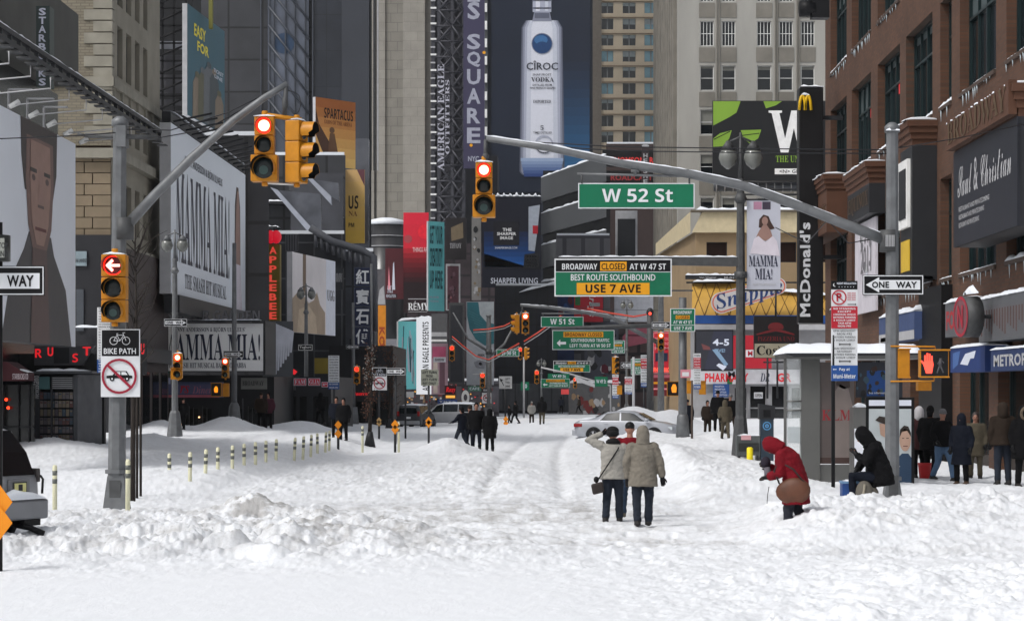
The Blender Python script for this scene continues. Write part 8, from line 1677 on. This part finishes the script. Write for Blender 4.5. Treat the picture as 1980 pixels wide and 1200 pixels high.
def person(label, px, d, h, face, pose, coat, hem, legs, head='hood', hm=None, bag=None, vox=.03, z=None, wide=1.0, group=None, flare=1.0, glove=None, fur=None, shoe=None, over=None):
    j = dict(BASE); j.update(POSE[pose]); j.update(over or {}); j = {k: Vector(v) for k, v in j.items()}
    b0 = on_ground(px, d) - Vector((0, 0, .03));
    if z is not None: b0.z = z
    t = thing('person', label, 'person', b0, R(face), group, h / 1.75)
    near = vox < .025; X = (1, 0, 0)
    # body: one continuous surface
    b = MB(); hd = j['head']; hax = (hd - j['nk']).normalized()
    fwd = Vector((0, 1, 0)) - hax * hax.y; fwd = fwd.normalized() if fwd.length > .1 else Vector((0, 0, -1))
    rot = Matrix(((1, 0, 0), tuple(fwd), tuple(hax))).transposed()
    b.ell(hd + hax * .0, (.074, .095, .112), skinm, 14, 10, rot=rot); b.ell(hd + fwd * .095 - hax * .02, (.014, .022, .024), skinm, 8, 6, rot=rot); b.ell(hd + fwd * .05 - hax * .085, (.04, .045, .03), skinm, 8, 6, rot=rot)
    for s_ in (-1, 1): b.ell(hd + Vector((s_ * .076, 0, 0)) - hax * .01, (.014, .025, .034), skinm, 8, 6, rot=rot)
    b.tube([j['chest'], j['nk'], hd - hax * .05], [.07, .056, .052], skinm, 10)
    b.tube([j['hip'] - Vector((0, 0, .06)), j['hip'], j['waist'], j['chest'], (j['sl'] + j['sr']) / 2, j['nk']], [(.13, .09), (.155, .10), (.13, .09), (.16, .1), (.16, .08), (.06, .05)], skinm, 14, xd=X)
    for q in 'lr':
        b.tube([j['s' + q], j['e' + q], j['w' + q]], [.048, .038, .026], skinm, 8); b.tube([j['h' + q], j['k' + q], j['a' + q]], [.08, .054, .036], skinm, 8)
        a_ = j['a' + q]; b.tube([a_ + Vector((0, -.05, -.04)), a_ + Vector((0, .15, -.055))], [.04, .03], skinm, 8)
        w = j['w' + q]; dv = (w - j['e' + q]).normalized(); b.tube([w - dv * .02, w + dv * .05, w + dv * .09], [(.026, .018), (.04, .016), (.038, .013)], skinm, 8)
        sd2 = dv.cross(Vector((0, 1, .3))).normalized()
        if near:
            for k in range(4): o_ = w + dv * .085 + sd2 * (k - 1.5) * .019; L_ = (.062, .074, .07, .054)[k]; b.tube([o_, o_ + dv * L_ * .55, o_ + dv * L_ + Vector((0, .012, 0))], [.009, .0085, .007], skinm, 6)
            b.tube([w + dv * .03 + sd2 * .03, w + dv * .065 + sd2 * .055, w + dv * .095 + sd2 * .058], [.012, .0105, .008], skinm, 6)
    b.build('body', t, local=True, remesh=.012 if near else vox, smooth=1)
    c = MB(); g = wide; dn = Vector((0, 0, -1)); hp = j['hip']
    if pose == 'sit': tor = [(hp - Vector((0, .02, .12)), (.23, .22)), (hp, (.24, .22)), (j['waist'], (.23, .20)), (j['chest'], (.24, .18)), ((j['sl'] + j['sr']) / 2 + Vector((0, -.01, .03)), (.19, .13)), (j['nk'], (.08, .08))]
    else:
        hz = Vector((hp.x, hp.y - .01, hem)); tor = [(hz, (.245 * g * flare, .185 * g * flare)), (hp.lerp(hz, .5), (.235 * g, .175 * g)), (hp, (.225 * g, .165 * g)), (j['waist'], (.21 * g, .15 * g)), (j['chest'], (.225 * g, .155 * g)), ((j['sl'] + j['sr']) / 2 + (j['nk'] - j['chest']) * .12, (.195 * g, .12 * g)), (j['nk'], (.085, .08))]
    c.tube([p for p, _ in tor], [r for _, r in tor], coat, 18, xd=X)
    for q in 'lr':
        c.ell(j['s' + q] - Vector((0, 0, .01)), .082 * g, coat, 10, 8); w2 = j['w' + q]; c.tube([j['s' + q], j['s' + q].lerp(j['e' + q], .5), j['e' + q], j['e' + q].lerp(w2, .5), w2], [.085 * g, .078 * g, .07 * g, .064 * g, .055 * g], coat, 12)
    if head == 'hood':
        hmt = hm or coat
        if hmt is coat or True: c.tube([j['nk'] - hax * .05, j['nk'] + hax * .02], [.11, .12], coat, 12)
    c.build('coat', t, local=True, remesh=max(vox * .8, .014), smooth=5, wrinkle=.013 if near else .008)
    l = MB()
    for q in 'lr': h2 = j['h' + q]; l.tube([h2 + Vector((0, 0, .04)), h2.lerp(j['k' + q], .5), j['k' + q], j['k' + q].lerp(j['a' + q], .5), j['a' + q]], [.112, .10, .082, .074, .072], legs, 12); l.ell(h2, .115, legs, 10, 8)
    l.build('trousers', t, local=True, remesh=max(vox * .8, .014), smooth=3, wrinkle=.011 if near else .006)
    sh = shoe or M('dark_boot', (28, 26, 26), .7)
    for q in 'lr':
        m = MB(); a_ = j['a' + q]; m.tube([a_ + Vector((0, -.09, -.055)), a_ + Vector((0, -.04, -.03)), a_ + Vector((0, .05, -.04)), a_ + Vector((0, .15, -.06)), a_ + Vector((0, .19, -.068))], [(.038, .03), (.052, .055), (.05, .045), (.05, .028), (.03, .015)], sh, 10, xd=X); m.tube([a_ + Vector((0, -.01, -.06)), a_ + Vector((0, 0, .06))], .06, sh, 10); m.build('boot', t, local=True)
        m = MB(); w = j['w' + q]; dv = (w - j['e' + q]).normalized(); gm_ = glove or black; sd2 = dv.cross(Vector((0, 1, .3))).normalized()
        m.tube([w - dv * .03, w + dv * .02, w + dv * .07, w + dv * .10], [.045, .042, (.048, .03), (.04, .024)], gm_, 10)
        for k in range(4): o_ = w + dv * .09 + sd2 * (k - 1.5) * .021; L_ = (.06, .072, .068, .05)[k]; m.tube([o_, o_ + dv * L_ * .55, o_ + dv * L_ + Vector((0, .015, 0))], [.014, .013, .009], gm_, 6)
        m.tube([w + dv * .03 + sd2 * .035, w + dv * .075 + sd2 * .062, w + dv * .105 + sd2 * .062], [.016, .014, .009], gm_, 6); m.build('glove', t, local=True)
    hm = hm or coat; m = MB(); back = -fwd
    if head == 'hood':
        m.tube([j['nk'] - hax * .06 + back * .02, j['nk'] + hax * .03 + back * .02, hd - hax * .03 + back * .025, hd + hax * .06 + back * .02, hd + hax * .12 + back * .01, hd + hax * .145], [(.13, .11), (.118, .12), (.118, .13), (.11, .125), (.075, .085), (.02, .02)], hm, 16, xd=X)
        if fur: m.tube([hd + fwd * .11 + Vector((.1 * math.cos(a), 0, 0)) + hax * .13 * math.sin(a) for a in [k * math.pi / 8 for k in range(17)]], .03, fur, 8)
        m.build('hood', t, local=True, wrinkle=.006, remesh=.016 if near else 0, smooth=3)
    elif head == 'furhat':
        m.ell(hd + hax * .075 + back * .01, (.115, .125, .085), hm, 16, 10, rot=rot, jit=.12); m.ell(hd + hax * .02 + back * .04, (.12, .12, .07), hm, 16, 10, rot=rot, jit=.15); m.build('fur_hat', t, local=True)
        m = MB(); m.tube([j['nk'] + Vector((0, 0, -.02)), j['nk'] + Vector((0, 0, .03)), j['nk'] + hax * .075], [(.13, .12), (.135, .13), (.10, .10)], hm, 16, xd=X); m.build('scarf', t, local=True, wrinkle=.008, remesh=.018, smooth=2)
    elif head == 'cap':
        m.ell(hd + hax * .045 + back * .008, (.088, .105, .088), hm, 14, 8, rot=rot); m.tube([hd + hax * .03 + fwd * .06, hd + hax * .02 + fwd * .10], [(.08, .02), (.05, .01)], hm, 10, xd=X); m.build('knit_cap', t, local=True)
    else:
        m.ell(hd + hax * .02 + back * .025, (.092, .1, .115), hm, 14, 10, rot=rot, jit=.1); m.tube([hd + back * .05, j['nk'] + back * .05], [.08, .06], hm, 10); m.build('hair', t, local=True)
    if face % 360 > 100 and face % 360 < 260 or pose in ('sit',):
        m = MB()
        for s_ in (-1, 1): m.ell(hd + fwd * .086 + Vector((s_ * .03, 0, 0)) + hax * .008, (.012, .008, .008), dark, 8, 6)
        m.build('eyes', t, local=True); m = MB(); m.ell(hd + fwd * .088 - hax * .052, (.024, .01, .006), M('lip', (110, 60, 56)), 8, 6); m.build('mouth', t, local=True)
    if bag: bag(t, j)
    return t
beige = M('beige_quilted', (146, 143, 136), .85, var=.06, ns=9, bump=.8, bs=16); taupe = M('taupe_quilted', (114, 108, 98), .85, var=.12, ns=9, bump=.8, bs=16); jeans = M('dark_jeans', (24, 31, 43), .9, var=.15, ns=10, bump=.2)
redc = M('red_coat', (108, 10, 24), .85, var=.2, ns=6, bump=.8, bs=14, spec=.2); blk = M('black_cloth', (13, 13, 15), .9, var=.3, ns=6, bump=.2, spec=.15); nvy = M('navy_cloth', (18, 22, 32), .9, var=.2, spec=.15); brn = M('brown_cloth', (42, 34, 28), .9, var=.2, spec=.15); olive = M('khaki_cloth', (74, 67, 53), .85, var=.2, ns=6)
bluej = M('blue_jeans', (72, 96, 124), .85, var=.15, ns=8); tanl = M('tan_leather', (88, 52, 34), .55, var=.2, ns=5, bump=.2); gcap = M('grey_knit', (92, 92, 94), .9, bump=.4)
def crossbag(t, j):
    m = MB(); pts = [Vector((.12, .12, 1.38)), Vector((.13, .0, 1.47)), Vector((.10, -.135, 1.36)), Vector((-.08, -.2, 1.08)), Vector((-.24, -.13, .84)), Vector((-.29, -.08, .76))]; m.tube(pts, .013, black, 6); m.build('bag_strap', t, local=True)
    m = MB(); f_ = Fr((-.36, -.16, .52), (1, .1, .25), (-.2, 0, 1)); m.obox(f_, 0, .22, 0, .2, -.05, .06, M('bag_leather', (38, 30, 28), .5)); m.ell((-.30, -.12, .80), (.05, .05, .06), black); m.build('shoulder_bag', t, local=True, bevel=.03)
person('person in a pale quilted jacket and black fur hat, one hand raised to the hat', 1185, 43.6, 1.78, -4, 'salute', beige, .80, jeans, 'furhat', M('black_fur', (14, 13, 14), .95, bump=.6, bs=60), crossbag, .018, wide=1.02)
person('person in a red jacket and black cap walking between the two pale coats', 1218, 45.2, 1.88, 3, 'stroll', redc, .84, M('faded_jeans', (40, 56, 76), .85, var=.2, ns=8), 'cap', black, None, .022, shoe=M('brown_boot', (90, 84, 74), .8))
person('person in a long taupe hooded coat seen from behind with hands down', 1243, 41.9, 1.80, 2, 'stand', taupe, .70, jeans, 'hood', taupe, None, .018, wide=1.08, over=dict(el=(-.29, -.02, 1.12), wl=(-.27, .02, .84), er=(.30, -.02, 1.12), wr=(.34, 0, .86), ar=(.10, .06, .09), al=(-.10, -.08, .09)))
def handbag(t, j):
    m = MB(); m.ell((-.23, .0, .76), (.10, .27, .21), tanl, 16, 10, jit=.15); m.tube([(-.24, .22, .88), (-.27, .3, 1.08), (-.25, .22, 1.22), (-.26, .0, 1.1), (-.26, -.16, .9)], .014, M('bag_leather', (38, 30, 28), .5), 6); m.build('shoulder_bag', t, local=True)
    m = MB(); m.ell((.0, .46, 1.2), (.07, .08, .09), M('dark_mitten', (30, 24, 36), .9), 12, 8); m.tube([(.0, .44, 1.12), (-.02, .42, 1.0), (-.03, .40, .94)], [.05, .06, .03], M('grey_scarf', (92, 88, 96), .9), 8); m.tube([(.1, .42, .82), (.1, .44, .7), (.1, .45, .56)], .006, dark, 5); m.build('camera_bag', t, local=True)
g = on_ground(1530, 40.6)
person('person in a red hooded coat bent forward in deep snow with a tan bag', 1538, 40.6, 1.98, 78, 'bend', redc, .56, M('dark_skirt', (24, 26, 36), .85), 'hood', redc, handbag, .018, z=zz(1044, 40.6), wide=1.2)
person('person in a black hooded jacket sitting low beside the right corner pole', 1700, 45.1, 2.12, 86, 'sit', blk, .3, nvy, 'hood', blk, None, .018, z=zz(980, 45.1), wide=1.08)
def stick(t, j): m = MB(); m.tube([(.12, .3, 1.1), (.2, .45, .2)], .012, dark, 5); m.build('shovel_handle', t, local=True)
person('person in a black jacket, pale blue jeans and grey knit cap looking back at us', 1822, 56.3, 1.78, 205, 'walk', blk, .86, bluej, 'cap', gcap, None, .03, group=None)
person('person in a long black hooded coat and tan boots on the right sidewalk', 1859, 55.0, 1.68, 150, 'stand', nvy, .5, blk, 'hood', nvy, None, .03, shoe=M('tan_boot', (84, 66, 52), .8), flare=1.12)
person('person in a brown hooded jacket and jeans near the right edge', 1939, 54.6, 1.93, 8, 'stand', brn, .84, jeans, 'hood', brn, None, .03, wide=1.15)
person('person cut by the right edge in a dark coat with a fur trimmed hood', 1979, 54.3, 1.88, 190, 'stand', blk, .62, blk, 'hood', blk, None, .03, fur=M('fur_trim', (96, 84, 70), .95), wide=1.15)
person('person in a dark red coat and white hood behind the poster case', 1777, 58.5, 1.8, 20, 'stand', M('maroon_cloth', (58, 24, 26), .85), .7, blk, 'hood', M('white_hood', (150, 148, 150), .8), stick, .035)
person('person in black between the dark red coat and the grey knit cap', 1799, 58.0, 1.85, -30, 'stroll', blk, .7, blk, 'hair', blk, None, .035, wide=1.1)
person('person in faded khaki behind the shop glass on the right sidewalk', 1886, 58.5, 1.7, 170, 'stand', olive, .6, olive, 'hair', hair, None, .035)
mb = MB(); q = on_ground(1788, 57.6); mb.tube([q, q + Vector((0, 0, .35)), q + Vector((0, 0, .38))], [.13, .17, .18], M('bucket_red', (150, 20, 22), .5), 14); tag(mb.build('bucket', loc=q), 'small red bucket on the snow among the people by the poster case', 'bucket')
# walking group in the lane
person('leftmost dark figure of the walking group leaning into a stride', 893, 92, 1.66, 60, 'walk', nvy, .78, jeans, 'hair', blk, None, .035, over=dict(wl=(-.3, .3, 1.1), el=(-.3, .15, 1.15)))
person('tall dark figure at the centre of the walking group', 921, 91.0, 1.84, 185, 'stroll', blk, .74, nvy, 'hair', blk, None, .035, wide=1.15)
person('figure half hidden behind the tall centre one of the walking group', 908, 93.5, 1.74, 200, 'stand', blk, .8, nvy, 'cap', brn, None, .035, wide=1.1)
person('rightmost woman of the walking group in a long black coat', 947, 90.5, 1.66, 175, 'stand', blk, .55, blk, 'hood', blk, None, .035, flare=1.05, wide=1.1)
# distant walkers
G_ = 'distant walkers'
for i, (px, d, h, f, ps, co, tr, hd, lab) in enumerate(((997, 158, 1.6, 60, 'walk', blk, blk, 'hair', 'distant walker in black leaning left before the hoarding'), (1028, 160, 1.55, 180, 'stand', M('pale_cloth', (130, 128, 124), .9), brn, 'cap', 'distant walker in a pale jacket before the hoarding'),
        (1048, 145, 1.75, 0, 'walk', blk, olive, 'hood', 'distant walker in a big black jacket and khaki trousers'), (505, 108, 1.7, 190, 'stand', brn, blk, 'cap', 'left one of two dark figures before the gift shops'), (519, 109, 1.75, 170, 'stand', M('plum_cloth', (70, 30, 44), .9), blk, 'hair', 'right one of two figures before the gift shops, in plum'),
        (664, 92, 1.7, 170, 'stand', blk, blk, 'hair', 'dark figure with brown hair beside the double orange diamonds'), (650, 93.5, 1.66, 180, 'stand', nvy, blk, 'hair', 'dark figure half hidden behind the one by the orange diamonds'),
        (355, 98, 1.35, 150, 'stroll', blk, blk, 'cap', 'small dark figure behind the nearest left lamp post'), (1329, 112, 1.75, 180, 'stand', nvy, blk, 'cap', 'dark figure right of the thick pale pole'), (1368, 112, 1.7, 190, 'stand', brn, brn, 'hair', 'brown figure before the pharmacy door'),
        (1388, 100, 1.78, 175, 'stroll', blk, blk, 'cap', 'dark figure behind the khaki couple beside the tall lamp'), (1402, 94, 1.62, 185, 'walk', olive, olive, 'hood', 'stooped khaki figure left of the tall lamp post'), (1412, 97, 1.72, 200, 'walk', blk, brn, 'cap', 'dark figure with a light cap next to the khaki one'),
        (985, 162, 1.3, 100, 'stroll', blk, blk, 'hair', 'small stooped dark figure among the distant walkers'), (1085, 235, 1.7, 0, 'stand', nvy, blk, 'hair', 'tiny dark figure by the market stall'), (1120, 238, 1.7, 90, 'walk', brn, blk, 'hair', 'tiny brown figure before the market stall'), (1020 - 400, 118, 1.7, 30, 'walk', blk, blk, 'hood', 'dark figure by the dark shop row left of the vans'))):
    person(lab, px, d, h, f, ps, co, .78, tr, hd, blk if hd == 'hair' else (gcap if 'light cap' in lab else None), None, .045, group=G_, wide=1.1)
# ---------------------------------------------------------------- cold haze
hz = MB(); hz.box(-120, 120, -40, 900, -2, 135, M('haze_dummy', (200, 200, 200))); ho = hz.build('haze'); ho.data.materials.clear()
hmat = bpy.data.materials.new('haze_air'); hmat.use_nodes = True; n = hmat.node_tree.nodes; n.remove(n['Principled BSDF'])
pv = n.new('ShaderNodeVolumePrincipled'); pv.inputs['Color'].default_value = (.92, .94, .97, 1); pv.inputs['Density'].default_value = .00009; pv.inputs['Anisotropy'].default_value = .2
hmat.node_tree.links.new(pv.outputs[0], n['Material Output'].inputs['Volume']); ho.data.materials.append(hmat); ho['kind'] = 'stuff'
bpy.data.materials.remove(bpy.data.materials['haze_dummy']); MATS.pop('haze_dummy')
